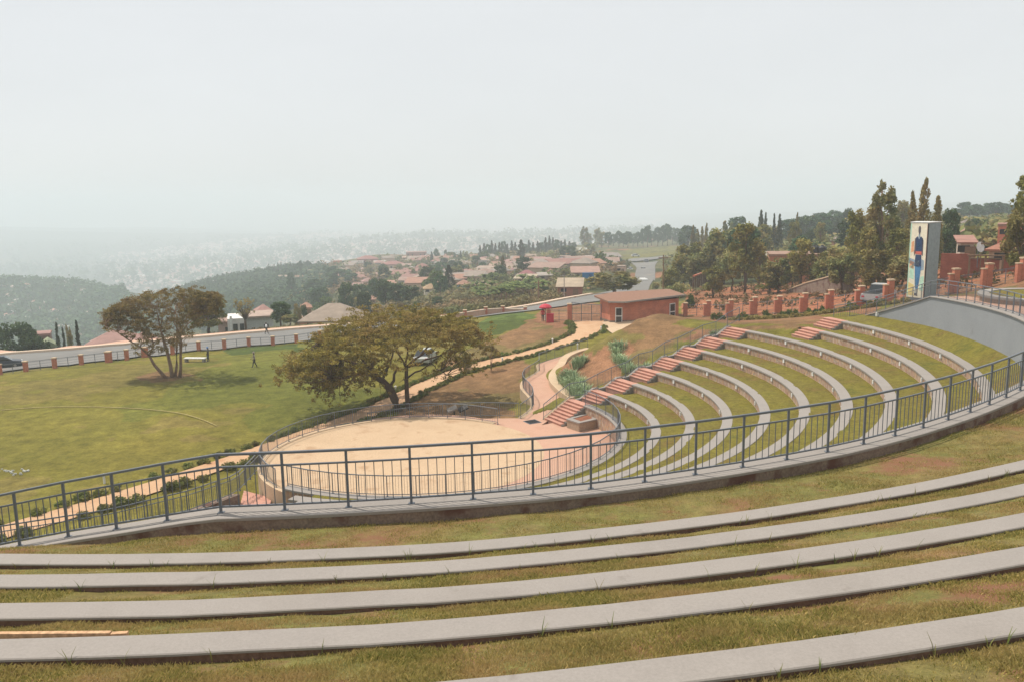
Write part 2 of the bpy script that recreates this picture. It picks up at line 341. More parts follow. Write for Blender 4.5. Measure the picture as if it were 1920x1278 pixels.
# terrace grass (bowl)
def grass_mat(name, cols, fine, blot):
    m, n, b = nodes(name); v = geo_pos(n)
    t = tex_noise(n, 0.35, 7, 0.65, v); r = ramp(n, t.outputs[0], [(0.3 + 0.4 * i / (len(cols) - 1), c) for i, c in enumerate(cols)])
    t2 = tex_noise(n, 3.0, 6, 0.75, v); r2 = ramp(n, t2.outputs[0], [(0.3, (0.62,) * 3), (0.72, (1.3,) * 3)])
    t3 = tex_noise(n, fine, 4, 0.8, v); r3 = ramp(n, t3.outputs[0], [(0.25, (0.55,) * 3), (0.75, (1.4,) * 3)])
    c = mixc(n, r.outputs[0], r2.outputs[0], 1, 'MULTIPLY'); c = mixc(n, c, r3.outputs[0], 1, 'MULTIPLY')
    bt = tex_noise(n, 0.55, 6, 0.7, v); br = ramp(n, bt.outputs[0], [(blot[1], (0, 0, 0)), (blot[1] + 0.12, (1, 1, 1))])
    c = mixc(n, c, blot[0], br.outputs[0])
    n.links.new(c, b.inputs["Base Color"]); b.inputs["Roughness"].default_value = 0.95; b.inputs["Specular IOR Level"].default_value = 0.15
    bump(n, b, t3.outputs[0], 0.8, 0.05); return m
M['turf'] = grass_mat('terrace_turf', [(0.185, 0.112, 0.036), (0.15, 0.125, 0.026), (0.175, 0.15, 0.026), (0.115, 0.115, 0.022)], 9.0, ((0.19, 0.105, 0.045), 0.66))
M['turf_near'] = grass_mat('dry_turf', [(0.29, 0.18, 0.085), (0.24, 0.185, 0.068), (0.195, 0.185, 0.055), (0.28, 0.21, 0.09)], 30.0, ((0.25, 0.125, 0.07), 0.53))

# ------------------------------------------------------------------ bowl geometry (circles about one centre)
CC = np.array([-5.349, 52.624])
ROW_R = [12.32, 14.42, 16.48, 18.62, 20.72, 22.84, 24.97, 27.08, 29.20, 31.22]
ROW_H = [14.74, 14.28, 13.66, 13.04, 12.43, 11.82, 11.20, 10.57, 9.95, 9.34]
ROW_A0 = [30, 29.6, 29, 28.6, 28.3, 28.2, 28.0, 27.6, 15.6, 16.0]      # where each row meets its steps
A_END = -123.0; ROW_E = [-123, -113, -107, -104, -102, -101, -100, -100, -100, -100]
STAGE_H = 16.0; STAGE_C = np.array([-6.90, 51.625]); STAGE_R = 8.83
def pol(a, r, h): return np.array([CC[0] + r * math.cos(R(a)), CC[1] + r * math.sin(R(a)), Z0 - h])
RING_A = [-90, -80, -70, -60, -50, -40, -30, -22, -10, 3, 10, 17, 24]
RING_R = [38.07, 37.8, 37.05, 35.95, 34.9, 34.05, 33.4, 33.05, 33.0, 33.1, 33.4, 33.8, 34.6]
RING_HA = [-90, -55, -40, -22, 3, 17, 24]; RING_HV = [5.55, 5.55, 5.9, 6.3, 6.75, 9.1, 9.35]
def ring_r(a): return float(np.interp(a, RING_A, RING_R))
def ring_h(a): return float(np.interp(a, RING_HA, RING_HV))
FR = [40.2, 41.85, 43.55, 45.15, 46.93]; FH = [5.40, 4.96, 4.53, 4.10, 3.67]; FW_ = 0.36
def f_r(k, a): return FR[k] - max(0.0, (a + 84) * (0.0 if a < -84 else 0.037 if k == 0 else 0.033))

# ------------------------------------------------------------------ ground: one sheet to the horizon, surveyed from control points
CP = []
def N(h, *pp):
    for px, py in pp:
        p = at(px, py, h); CP.append((p[0], p[1], h))
def D(px, *yd):
    for py, d in yd:
        p = atd(px, py, d); CP.append((p[0], p[1], Z0 - p[2]))
def Hh(px, *dh):                            # hidden ground: distance, depth below the eye
    d0 = ray(px, 500); a = math.atan2(d0[0], d0[1])
    for d, h in dh: CP.append((d * math.sin(a), d * math.cos(a), h))
# lawn
N(17.6, (0, 1000), (0, 930), (0, 850), (0, 790), (0, 740), (0, 712), (120, 960), (250, 917), (200, 850), (200, 790), (200, 740), (200, 705), (370, 880), (400, 820), (400, 760), (400, 715),
  (490, 843), (520, 790), (600, 790), (560, 740), (560, 700), (680, 770), (700, 720), (-250, 900), (-250, 800), (-250, 740), (-150, 1010), (450, 690), (310, 690))
N(18.4, (49, 696), (153, 683), (272, 668), (373, 657), (467, 650), (556, 643), (-100, 715), (-260, 735))
N(17.4, (745, 748), (640, 655), (700, 690)); N(17.2, (850, 703), (800, 680), (960, 762), (905, 752)); N(17.0, (900, 720), (845, 650)); N(16.7, (960, 690), (950, 672), (985, 730))
N(16.3, (1000, 660), (960, 640)); N(15.9, (1040, 646), (1010, 690), (1005, 630)); N(15.4, (1085, 626), (1090, 655), (1060, 612)); N(15.2, (1105, 610), (1135, 608), (1165, 612))
N(16.4, (880, 612), (900, 645)); N(15.7, (925, 600), (960, 592), (1000, 596)); N(15.6, (1035, 603))
N(16.0, (1000, 790), (985, 770), (1030, 750)); N(15.8, (1050, 690), (1045, 720), (1070, 740), (1060, 665))
# bank beside the steps
N(15.2, (1085, 730), (1110, 665)); N(14.7, (1100, 715)); N(14.3, (1140, 708)); N(13.3, (1160, 660)); N(13.2, (1195, 680)); N(12.6, (1240, 655)); N(14.7, (1092, 687)); N(13.8, (1122, 666)); N(12.9, (1160, 640)); N(12.5, (1192, 620)); N(12.15, (1226, 604)); N(12.6, (1200, 645)); Hh(1122, (80, 15.3)); Hh(1160, (82, 15.2), (86, 15.2)); Hh(1192, (84, 15.0), (89, 15.1)); Hh(1226, (86, 14.5), (92, 15.0)); N(12.2, (1270, 640)); N(12.3, (1262, 601))
N(11.7, (1310, 632)); N(11.2, (1345, 622)); N(10.9, (1375, 614)); N(12.6, (1310, 604)); N(11.8, (1400, 606)); N(10.5, (1440, 618)); N(10.0, (1500, 612)); N(9.7, (1540, 606)); N(11.0, (1480, 600)); N(10.3, (1560, 592))
N(14.9, (1285, 593)); N(14.6, (1326, 594)); N(14.1, (1367, 595)); N(13.6, (1412, 591)); N(13.1, (1458, 588)); N(12.5, (1507, 587)); N(11.9, (1556, 583)); N(10.7, (1613, 577)); N(9.6, (1666, 571))
N(8.7, (1789, 551)); N(8.2, (1850, 542)); N(7.6, (1916, 533)); N(7.3, (1850, 572)); N(7.0, (1920, 560)); N(7.4, (1800, 575)); N(6.8, (1960, 570)); N(7.0, (2060, 545)); N(9.3, (1640, 590)); N(8.3, (1710, 572))
# left-hand slope under the descending wall, bowl rim, terraces under the camera (all hidden)
for a in range(-100, 24, 12):
    for r_, h_ in ((13, 17.0), (20, 15.2), (27, 13.0), (31.5, 11.5)): CP.append((*pol(a, r_, 0)[:2], h_))
for a in range(-90, 12, 12):
    CP.append((*pol(a, ring_r(a) + 0.2, 0)[:2], ring_h(a) + 1.8))
for a in range(-96, -55, 8):
    for k in range(5): CP.append((*pol(a, FR[k] + 0.6, 0)[:2], FH[k] + 1.3))
for a in range(-40, 12, 10): CP.append((*pol(a, ring_r(a) + 3.0, 0)[:2], max(ring_h(a) + 0.3, 6.3)))
for a in range(-55, -25, 10): CP.append((*pol(a, ring_r(a) + 8, 0)[:2], 5.5))
CP += [(-16, 18.5, 11.5), (-12, 17.4, 10.3), (-22, 20.5, 13.8), (-19, 23, 17.0), (-24, 26, 17.6), (-14, 22, 15.5), (-14, 26, 17.6), (-10, 24, 16.5), (-18, 32, 17.6), (-12, 32, 17.5), (-10, 37, 17.4), (-15, 39, 17.5), (-9, 18.2, 10.5), (-18, 13, 8.0), (-14, 12, 7.2), (8, 3, 4.6), (-8, 3, 4.9), (0, 2.5, 4.6), (16, 8, 5), (24, 14, 5)]
# beyond the park, column by column
for q in (-420, -250): Hh(q, (128, 19), (142, 19.8), (165, 40), (240, 75), (400, 140), (560, 140)); D(q, (640, 720), (580, 860), (535, 1000)); Hh(q, (1600, 210)); D(q, (520, 2700), (470, 3500), (455, 5200), (435, 9000), (405, 20000))
N(18.9, (0, 699)); N(19.4, (0, 668)); N(19.1, (0, 659)); Hh(0, (150, 30), (175, 44), (220, 72), (300, 100), (400, 125), (560, 135)); D(0, (655, 700), (600, 850), (560, 925), (526, 1000)); Hh(0, (1250, 150), (1600, 210)); D(0, (520, 2500), (478, 3300), (466, 4600), (452, 6500), (436, 11000), (405, 20000))
N(18.8, (130, 686)); N(19.3, (130, 660)); N(18.98, (130, 651)); Hh(130, (150, 30), (175, 42), (220, 70), (300, 98), (400, 122), (560, 130)); D(130, (650, 680), (600, 820), (560, 910), (528, 1000)); Hh(130, (1250, 150), (1600, 205)); D(130, (522, 2400), (480, 3300), (462, 4400), (450, 6500), (434, 11000), (404, 20000))
N(18.7, (230, 675)); N(19.2, (230, 650)); N(18.88, (230, 642)); Hh(230, (152, 30), (185, 46), (300, 95), (450, 125)); D(230, (640, 640), (590, 780), (560, 870), (545, 930)); Hh(230, (1150, 150), (1400, 185)); D(230, (543, 1900), (515, 2500), (490, 3200), (468, 4200), (452, 6000), (432, 10000), (402, 20000))
N(18.7, (290, 669)); N(19.1, (290, 643)); Hh(290, (136, 20.0), (152, 28), (200, 50), (350, 90), (450, 105)); D(290, (610, 560), (580, 680), (556, 790), (550, 830)); Hh(290, (1100, 150), (1400, 185)); D(290, (545, 1900), (512, 2500), (490, 3000), (466, 4200), (450, 6000), (430, 10000), (400, 20000))
N(18.6, (400, 658)); N(19.0, (400, 633)); Hh(400, (137, 19.8), (155, 26), (220, 42), (350, 70)); D(400, (600, 480), (570, 580), (545, 680), (524, 780)); Hh(400, (1000, 130), (1300, 180)); D(400, (515, 2100), (500, 2500), (480, 3200), (460, 4300), (445, 6000), (428, 9500), (398, 20000))
N(18.5, (500, 648)); N(18.9, (500, 624)); Hh(500, (138, 19.6), (160, 26), (230, 42)); D(500, (598, 380), (570, 480), (545, 580), (525, 680), (508, 760)); Hh(500, (1000, 120), (1300, 170)); D(500, (498, 2200), (480, 3000), (460, 4200), (443, 6000), (426, 9500), (396, 20000))
N(18.3, (600, 638)); N(18.7, (600, 616)); Hh(600, (140, 19.6), (155, 23)); Hh(600, (200, 32)); D(600, (590, 280), (565, 380), (540, 490), (520, 600), (505, 690), (495, 770)); Hh(600, (1000, 100), (1400, 150)); D(600, (485, 2400), (465, 3400), (448, 5000), (430, 8000), (394, 20000))
D(700, (622, 114), (610, 126), (604, 150), (585, 210), (560, 300), (530, 440), (505, 590), (488, 720), (480, 800)); Hh(700, (1100, 95), (1500, 130)); D(700, (472, 2500), (455, 3500), (440, 5000), (425, 8000), (392, 20000))
D(850, (604, 118), (596, 130), (580, 170), (560, 230), (540, 310), (520, 420), (500, 550), (485, 680), (477, 780)); Hh(850, (1100, 85), (1500, 120)); D(850, (466, 2500), (448, 3600), (432, 5000), (418, 8000), (388, 20000))
D(1000, (585, 122), (577, 133), (565, 165), (545, 220), (520, 300), (500, 410), (485, 530), (475, 620), (470, 690)); Hh(1000, (1000, 70), (1500, 115)); D(1000, (455, 3000), (440, 4500), (425, 6000), (416, 8500), (386, 20000))
D(1075, (584, 117), (563, 139), (550, 170), (530, 230), (510, 310), (490, 410), (475, 530), (463, 640)); Hh(1075, (1000, 60), (1500, 110)); D(1075, (440, 4000), (425, 6000), (414, 8500), (384, 20000))
D(1130, (590, 108), (572, 122), (553, 150), (532, 195), (510, 275), (495, 355), (480, 450), (467, 590), (462, 660)); Hh(1130, (1000, 55), (1500, 105)); D(1130, (440, 3800), (420, 6500), (410, 9000), (382, 20000))
D(1200, (585, 112), (570, 125), (556, 195), (545, 262), (512, 340), (497, 400), (480, 500), (465, 620), (460, 680)); Hh(1200, (1000, 50), (1500, 100)); D(1200, (440, 3600), (415, 7000), (380, 20000))
D(1270, (596, 100), (580, 112), (566, 135), (545, 190), (520, 260), (495, 360), (480, 450), (466, 570), (459, 650)); Hh(1270, (1000, 48), (1500, 95)); D(1270, (410, 8000), (378, 20000))
D(1400, (575, 104), (560, 117), (545, 134), (525, 165), (500, 210), (480, 260), (462, 350), (450, 450), (445, 520)); Hh(1400, (900, 40), (1500, 90)); D(1400, (400, 9000), (374, 20000))
D(1560, (567, 98), (550, 109), (535, 121), (520, 140), (500, 170), (480, 220), (460, 300), (440, 400), (428, 520)); Hh(1560, (900, 30), (1500, 80)); D(1560, (395, 10000), (370, 20000))
D(1720, (548, 85), (525, 100), (500, 125), (480, 160), (458, 220), (438, 300), (420, 400), (410, 520)); Hh(1720, (900, 20), (1500, 70)); D(1720, (390, 12000), (366, 20000))
D(1920, (512, 80), (490, 98), (470, 122), (450, 160), (430, 220), (412, 320), (402, 450)); Hh(1920, (900, 15), (2000, 60)); D(1920, (384, 12000), (364, 20000))
D(2150, (518, 70), (492, 90), (470, 118), (445, 160), (425, 220), (408, 320), (398, 450)); Hh(2150, (900, 12), (2000, 60)); D(2150, (380, 12000), (362, 20000))
D(2450, (520, 66), (490, 90), (465, 118), (440, 160), (420, 220), (404, 320), (394, 450)); Hh(2450, (900, 10), (2000, 60), (20000, 0))
for px in (-420, -250, 0, 200, 400, 600, 800, 1000, 1200, 1400, 1600, 1800, 2000, 2300): D(px, (376 - (px - 960) * 0.01725, 30000))
CP = np.array(CP)
def uvt(x, y): return np.arctan2(x, y), 0.8 * np.log(np.hypot(x, y))
_u, _v = uvt(CP[:, 0], CP[:, 1]); _t = CP[:, 2] / np.hypot(CP[:, 0], CP[:, 1])
_n = len(CP); _K = np.hypot(_u[:, None] - _u, _v[:, None] - _v); _P = np.c_[np.ones(_n), _u, _v]
_A = np.block([[_K - np.eye(_n) * 0.002, _P], [_P.T, np.zeros((3, 3))]]); _W = np.linalg.solve(_A, np.r_[_t, 0, 0, 0])
def gh(x, y):                               # depth of the ground below the eye
    x = np.atleast_1d(np.asarray(x, float)); y = np.atleast_1d(np.asarray(y, float)); o = np.empty(len(x))
    for i in range(0, len(x), 20000):
        u, v = uvt(x[i:i + 20000], y[i:i + 20000])
        t = np.hypot(u[:, None] - _u, v[:, None] - _v) @ _W[:_n] + _W[_n] + _W[_n + 1] * u + _W[_n + 2] * v
        o[i:i + 20000] = t * np.hypot(x[i:i + 20000], y[i:i + 20000])
    return o
def vnoise(x, y, s, seed=0):                # cheap smooth value noise
    r = np.random.default_rng(seed).random((64, 64)); xs, ys = x / s, y / s; xi, yi = np.floor(xs).astype(int), np.floor(ys).astype(int)
    fx, fy = xs - xi, ys - yi; fx = fx * fx * (3 - 2 * fx); fy = fy * fy * (3 - 2 * fy)
    g = lambda a, b: r[a % 64, b % 64]
    return (g(xi, yi) * (1 - fx) + g(xi + 1, yi) * fx) * (1 - fy) + (g(xi, yi + 1) * (1 - fx) + g(xi + 1, yi + 1) * fx) * fy - 0.5
_CR = [at(x_, y_, h_)[:2] for x_, y_, h_ in ((1112, 672, 14.2), (1132, 657, 13.6), (1152, 643, 13.1), (1172, 631, 12.8), (1192, 620, 12.5), (1206, 614, 12.4))]
def relief(x, y):
    d = np.hypot(x, y); m2 = np.full(len(np.atleast_1d(x)), 1e9)
    for c in _CR: m2 = np.minimum(m2, (x - c[0]) ** 2 + (y - c[1]) ** 2)
    return 1.05 * np.exp(-m2 / 9.0) + (vnoise(x, y, 18, 1) * 1.2 + vnoise(x, y, 60, 2) * 3) * np.clip((d - 130) / 200, 0, 1) + (vnoise(x, y, 400, 3) * 24 + vnoise(x, y, 1300, 4) * 100 + vnoise(x, y, 2600, 8) * 240 * np.clip((d - 3500) / 3000, 0, 1)) * np.clip((d - 1200) / 2500, 0, 1)
def gz(x, y):
    x = np.atleast_1d(np.asarray(x, float)); y = np.atleast_1d(np.asarray(y, float)); return Z0 - gh(x, y) + relief(x, y)
def gzs(x, y): return float(gz([x], [y])[0])
def hit(px, py):                            # where a sight line meets the ground
    d = ray(px, py); l = math.hypot(d[0], d[1]); ds = np.exp(np.linspace(math.log(18), math.log(20000), 900))
    z = Z0 + d[2] / l * ds; g = gz(d[0] / l * ds, d[1] / l * ds); k = np.argmax(z < g)
    if not (z < g).any(): k = len(ds) - 1
    if k > 0:
        e0 = z[k - 1] - g[k - 1]; e1 = z[k] - g[k]; f = e0 / (e0 - e1 + 1e-12); dd = ds[k - 1] + f * (ds[k] - ds[k - 1])
    else: dd = ds[0]
    x, y = d[0] / l * dd, d[1] / l * dd; return np.array([x, y, gzs(x, y)])
def onaz(px, dist, py=560):                 # ground point at a bearing and a distance
    d = ray(px, py); l = math.hypot(d[0], d[1]); x, y = d[0] / l * dist, d[1] / l * dist; return np.array([x, y, gzs(x, y)])
def topz(px, py, dist):                     # height that a sight line has at a distance
    return atd(px, py, dist)[2]

az = np.linspace(R(-50), R(50), 700); lg = lambda a, b, n: np.exp(np.linspace(math.log(a), math.log(b), n, endpoint=False))
ds = np.r_[lg(3.0, 18, 20), lg(18, 140, 330), lg(140, 1500, 200), lg(1500, 19500, 90), 19500]
AZ, DS = np.meshgrid(az, ds); X = (DS * np.sin(AZ)).ravel(); Y = (DS * np.cos(AZ)).ravel()
GZ = gz(X, Y)
dd = np.hypot(X, Y)
GZ += np.where((dd > 24) & (dd < 130), vnoise(X, Y, 3, 5) * 0.04 + vnoise(X, Y, 9, 6) * 0.06, 0)
GZ = np.minimum(GZ, np.where(dd > 7000, Z0 + 45 + 0 * dd, 1e9))
# the bowl, its steps and the camera's own hillside are separate pieces: keep the sheet well below them
vx, vy = X - CC[0], Y - CC[1]; rr = np.hypot(vx, vy); aa = np.degrees(np.arctan2(vy, vx))
lim = np.where(rr < 27.4, 29.5 + 2.35 / np.maximum(rr, 4) * 57.3, 17.0 + 2.3 / np.maximum(rr, 4) * 57.3)
inb = (rr < np.interp(aa, RING_A, RING_R)) & (rr > 11.5) & (aa < lim) & (aa > -98)
GZ = np.where(inb, np.minimum(GZ, Z0 - np.interp(rr, [11, 12.3, 31.2, 33, 38], [17.4, 16.6, 10.9, 9.9, 8.5])), GZ)
inb2 = (rr < 12.6) & (Y < 62.5) & (aa < 50) & (aa > -130); GZ = np.where(inb2, np.minimum(GZ, Z0 - 17.2), GZ)
f0 = (aa < -48) & (aa > -104) & (rr >= np.interp(aa, RING_A, RING_R) - 0.5) & (Y < 30)
GZ = np.where(f0, np.minimum(GZ, Z0 - np.interp(rr, [36, 38.5, 40.2, 48, 60], [7.2, 7.2, 6.4, 4.8, 3.2])), GZ)
# ground colours (soil, lawn, dry grass, woods) by area
GX, GY = proj(np.c_[X, Y, GZ])
def inpoly(px, py, poly):
    ins = np.zeros(len(px), bool); n = len(poly)
    for i in range(n):
        x1, y1 = poly[i]; x2, y2 = poly[(i + 1) % n]
        c = ((y1 > py) != (y2 > py)) & (px < (x2 - x1) * (py - y1) / (y2 - y1 + 1e-9) + x1); ins ^= c
    return ins
jx = GX + (vnoise(X, Y, 2.0, 11) * 14 + vnoise(X, Y, 6.0, 13) * 26) * np.minimum(1, 70 / dd); jy = GY + (vnoise(X, Y, 2.0, 12) * 7 + vnoise(X, Y, 6.0, 14) * 12) * np.minimum(1, 70 / dd)
LAWN = np.array((0.162, 0.147, 0.030)); LAWN2 = np.array((0.178, 0.148, 0.042)); LAWN3 = np.array((0.134, 0.137, 0.028))
DRY = np.array((0.205, 0.125, 0.062)); DRY2 = np.array((0.165, 0.125, 0.05)); RED = np.array((0.31, 0.13, 0.072)); RED2 = np.array((0.24, 0.125, 0.07))
DKG = np.array((0.065, 0.09, 0.022)); SCR = np.array((0.11, 0.105, 0.045)); WOOD = np.array((0.05, 0.062, 0.026)); CITY = np.array((0.085, 0.085, 0.06)); TAN = np.array((0.25, 0.19, 0.10)); FLD = np.array((0.155, 0.145, 0.045))
n1 = vnoise(X, Y, 7, 21) + 0.6 * vnoise(X, Y, 2.2, 22); n2 = vnoise(X, Y, 14, 23) + 0.5 * vnoise(X, Y, 4, 24); n3 = vnoise(X, Y, 40, 25) + 0.6 * vnoise(X, Y, 15, 26)
COL = np.where((n1 > 0.16)[:, None], LAWN2, LAWN); COL = np.where((n2 < -0.2)[:, None], LAWN3, COL)
def put(mask, c, c2=None, thr=0.0, nz=None):
    global COL
    if c2 is not None: c = np.where(((n1 if nz is None else nz) > thr)[:, None], c, c2)
    COL = np.where(mask[:, None], c, COL)
near = dd < 150
put(near & inpoly(jx, jy, [(745, 775), (770, 748), (820, 722), (900, 694), (985, 672), (1003, 690), (970, 715), (960, 790), (800, 790)]), DRY, DRY2, -0.12)
put(near & inpoly(jx, jy, [(790, 712), (850, 668), (900, 645), (960, 618), (1005, 598), (1060, 612), (1082, 614), (1086, 632), (1000, 656), (900, 682)]), DRY, DRY2, 0.0)
put(near & inpoly(jx, jy, [(880, 612), (905, 596), (965, 582), (1015, 590), (975, 612), (930, 628), (890, 630)]), DKG, DKG * 1.35, -0.1)
put(near & inpoly(jx, jy, [(1000, 604), (1020, 575), (1090, 560), (1140, 575), (1130, 604), (1075, 606), (1040, 612)]), DRY, RED2, 0.0)
put(near & inpoly(jx, jy, [(420, 652), (620, 640), (620, 656), (440, 670)]), LAWN3, DKG, 0.1)
put(near & inpoly(jx, jy, [(255, 708), (300, 698), (360, 699), (380, 712), (320, 722)]), DRY, LAWN2, 0.12)
put(near & inpoly(jx, jy, [(1040, 700), (1065, 672), (1110, 655), (1150, 640), (1168, 672), (1160, 716), (1110, 728), (1060, 745)]), RED2, DRY, -0.05)
put(near & inpoly(jx, jy, [(1118, 668), (1160, 632), (1240, 596), (1300, 626), (1250, 655), (1195, 690), (1150, 700)]), DRY2, DRY, 0.0)
put(near & (dd < 92) & inpoly(jx, jy, [(1088, 692), (1112, 655), (1150, 622), (1200, 590), (1245, 580), (1275, 600), (1240, 640), (1180, 665)]), DRY2 * np.array((0.95, 1.05, 0.85)), DRY, 0.1)
put(near & inpoly(jx, jy, [(1085, 690), (1110, 664), (1150, 640), (1178, 640), (1180, 680), (1150, 712), (1100, 722)]), RED2 * 1.15, DRY, -0.15)
put(near & inpoly(jx, jy, [(1215, 606), (1270, 588), (1330, 594), (1640, 570), (1640, 596), (1540, 612), (1400, 624), (1330, 640), (1270, 640), (1300, 622), (1240, 610)]), RED2, DRY, -0.1)
put(near & inpoly(jx, jy, [(1262, 606), (1300, 601), (1370, 606), (1450, 606), (1480, 611), (1400, 616), (1300, 616)]), LAWN3, LAWN, 0.0)
put(near & inpoly(jx, jy, [(1640, 585), (1700, 566), (1800, 552), (1930, 535), (2200, 540), (2200, 700), (1930, 640), (1800, 590)]), DRY2, RED2, -0.15)
put(inpoly(jx, jy, [(1275, 594), (1285, 545), (1330, 536), (1500, 512), (1700, 500), (2300, 480), (2300, 535), (1850, 542), (1666, 571), (1556, 584), (1412, 592)]) & (dd > 66) & (dd < 300), RED2, RED, 0.05)
put((dd > 126.5) & (dd < 160) & inpoly(GX, GY, [(-400, 720), (0, 668), (320, 640), (640, 613), (950, 583), (1110, 553), (1110, 540), (900, 578), (640, 600), (300, 630), (-400, 700)]), RED, SCR, -0.15)
rest = (dd > 131) & ~inpoly(jx, jy, [(1275, 594), (1285, 545), (1330, 536), (1500, 512), (1700, 500), (2300, 480), (2300, 600)])
put(rest & (dd > 131) & (GX < 1300), SCR, RED2, -0.22, n3); put(rest & (dd > 131) & (GX < 1300) & (n1 > 0.2), WOOD)
put((dd > 150) & (GX >= 1300), WOOD, SCR, 0.0, n2)
put((dd > 480) & (GX < 480) & (dd < 1400), WOOD, SCR, -0.18, n3); put((dd > 330) & (dd < 950) & (GX > 300) & (GX < 560), WOOD, SCR, -0.1, n3)
put((dd > 400) & inpoly(GX, GY, [(522, 562), (535, 545), (560, 538), (578, 548), (572, 566)]), TAN)
put((dd > 300) & (dd < 720) & inpoly(GX, GY, [(1140, 482), (1180, 468), (1300, 458), (1400, 462), (1300, 488), (1200, 488)]), FLD, SCR, -0.1)
put((dd > 1300), CITY, WOOD, -0.02, vnoise(X, Y, 160, 31) + 0.5 * vnoise(X, Y, 500, 32)); put((dd > 1300) & (GX < 205), WOOD, SCR, -0.2, vnoise(X, Y, 300, 33))
COL = COL * (1 + 0.22 * vnoise(X, Y, 1.3, 41) + 0.2 * vnoise(X, Y, 5, 42))[:, None]
def ground_mat():
    m, n, b = nodes("ground"); v = geo_pos(n)
    a = n.nodes.new("ShaderNodeVertexColor"); a.layer_name = "Col"
    t2 = tex_noise(n, 0.9, 6, 0.7, v); r2 = ramp(n, t2.outputs[0], [(0.3, (0.64,) * 3), (0.7, (1.32,) * 3)])
    t3 = tex_noise(n, 6.0, 5, 0.8, v); r3 = ramp(n, t3.outputs[0], [(0.28, (0.62,) * 3), (0.72, (1.36,) * 3)])
    t4 = tex_noise(n, 0.06, 4, 0.6, v); r4 = ramp(n, t4.outputs[0], [(0.3, (0.85, 0.9, 0.85)), (0.7, (1.14, 1.05, 1.05))])
    c = mixc(n, a.outputs[0], r2.outputs[0], 1, 'MULTIPLY'); c = mixc(n, c, r3.outputs[0], 1, 'MULTIPLY'); c = mixc(n, c, r4.outputs[0], 1, 'MULTIPLY')
    n.links.new(c, b.inputs["Base Color"]); b.inputs["Roughness"].default_value = 0.97; b.inputs["Specular IOR Level"].default_value = 0.1
    bump(n, b, t3.outputs[0], 0.8, 0.08); return m
na, nd = len(az), len(ds)
ii = (np.arange(nd - 1)[:, None] * na + np.arange(na - 1)).ravel()
GF = np.c_[ii, ii + 1, ii + na + 1, ii + na]
g_obj = mesh_np("ground", np.c_[X, Y, GZ], GF, ground_mat(), smooth=True, col=COL); tag(g_obj, kind='structure')

# draped ribbons: two edges surveyed as points, laid just above the sheet
def ribbon(name, L, Rr, mat, off=0.08, m=4, n=None, kind='structure', zfix=None, smoothit=2, thick=0.0):
    L = smooth_path([p[:2] for p in L], 0.5, smoothit); Rr = smooth_path([p[:2] for p in Rr], 0.5, smoothit)
    n = n or max(len(L), len(Rr)); k = np.linspace(0, 1, n)
    rs = lambda P: np.stack([np.interp(k, np.linspace(0, 1, len(P)), P[:, i]) for i in (0, 1)], 1)
    L, Rr = rs(L), rs(Rr); V = []
    for j in range(m + 1): V.append(L * (1 - j / m) + Rr * j / m)
    V = np.array(V); z = (gz(V[:, :, 0].ravel(), V[:, :, 1].ravel()) + off).reshape(m + 1, n) if zfix is None else np.full((m + 1, n), zfix)
    P = np.dstack([V, z]).reshape(-1, 3)
    q = (np.arange(m)[:, None] * n + np.arange(n - 1)).ravel(); F = np.c_[q, q + n, q + n + 1, q + 1]
    o = mesh_np(name, P, F, mat, smooth=True); return tag(o, kind=kind), np.c_[L, z[0]], np.c_[Rr, z[-1]]

# ------------------------------------------------------------------ terraces of the bowl
def arc(a0, a1, rf, hf, step=0.6):
    n = max(4, int(abs(a1 - a0) / (step * 2)) + 1); A = np.linspace(a0, a1, n)
    P = np.array([pol(a, rf(a), hf(a)) for a in A]); nr = np.c_[np.cos(np.radians(A)), np.sin(np.radians(A))]
    return P, nr
CAP = [(-0.30, -0.10), (0.29, -0.10), (0.29, -0.012), (0.278, 0.0), (-0.288, 0.0), (-0.30, -0.012)]
ORD = ["lowest", "second lowest", "third", "fourth", "fifth", "sixth", "seventh", "eighth", "ninth", "topmost"]
light_mb = MB(); light_mb.box(-0.05, -0.09, -0.11, 0.05, 0.09, 0.11); LIGHT_ME = None
for i in range(10):
    a0 = ROW_A0[i]; P, nr = arc(ROW_E[i], a0, lambda a: ROW_R[i], lambda a: ROW_H[i])
    e = empty("terrace_wall", pol(a0, ROW_R[i], ROW_H[i]), "%s curved stone terrace wall of the bowl, counted up from the stage" % ORD[i] if i not in (0, 9) else
              ("curved stone wall round the stage, carrying the inner railing" if i == 0 else "topmost curved stone terrace wall, just below the plain grey wall"), "terrace wall", "curved terrace walls of the amphitheatre")
    o0 = np.array(e.location); Q = P - o0
    low = -1.7 if i == 0 else -1.25
    mb = MB(); sweep(mb, Q, nr, [(-0.24, low), (0.22, low), (0.22, -0.10), (-0.24, -0.10)]); mb.build("stone_face", M['stone'], e)
    mb = MB(); sweep(mb, Q, nr, CAP); mb.build("cap", M['concrete'], e)
    if i > 0:
        for a in np.arange(a0 - 7 - (i % 3) * 3, -70, -13.0 * 20 / ROW_R[i]):
            p = pol(a, ROW_R[i] - 0.27, ROW_H[i] + 0.24) - o0
            o = light_mb.build("wall_light", M['white'], e, p) if LIGHT_ME is None else link("wall_light", LIGHT_ME, [], e, p)
            LIGHT_ME = o.data; o.rotation_euler = (0, 0, R(a))
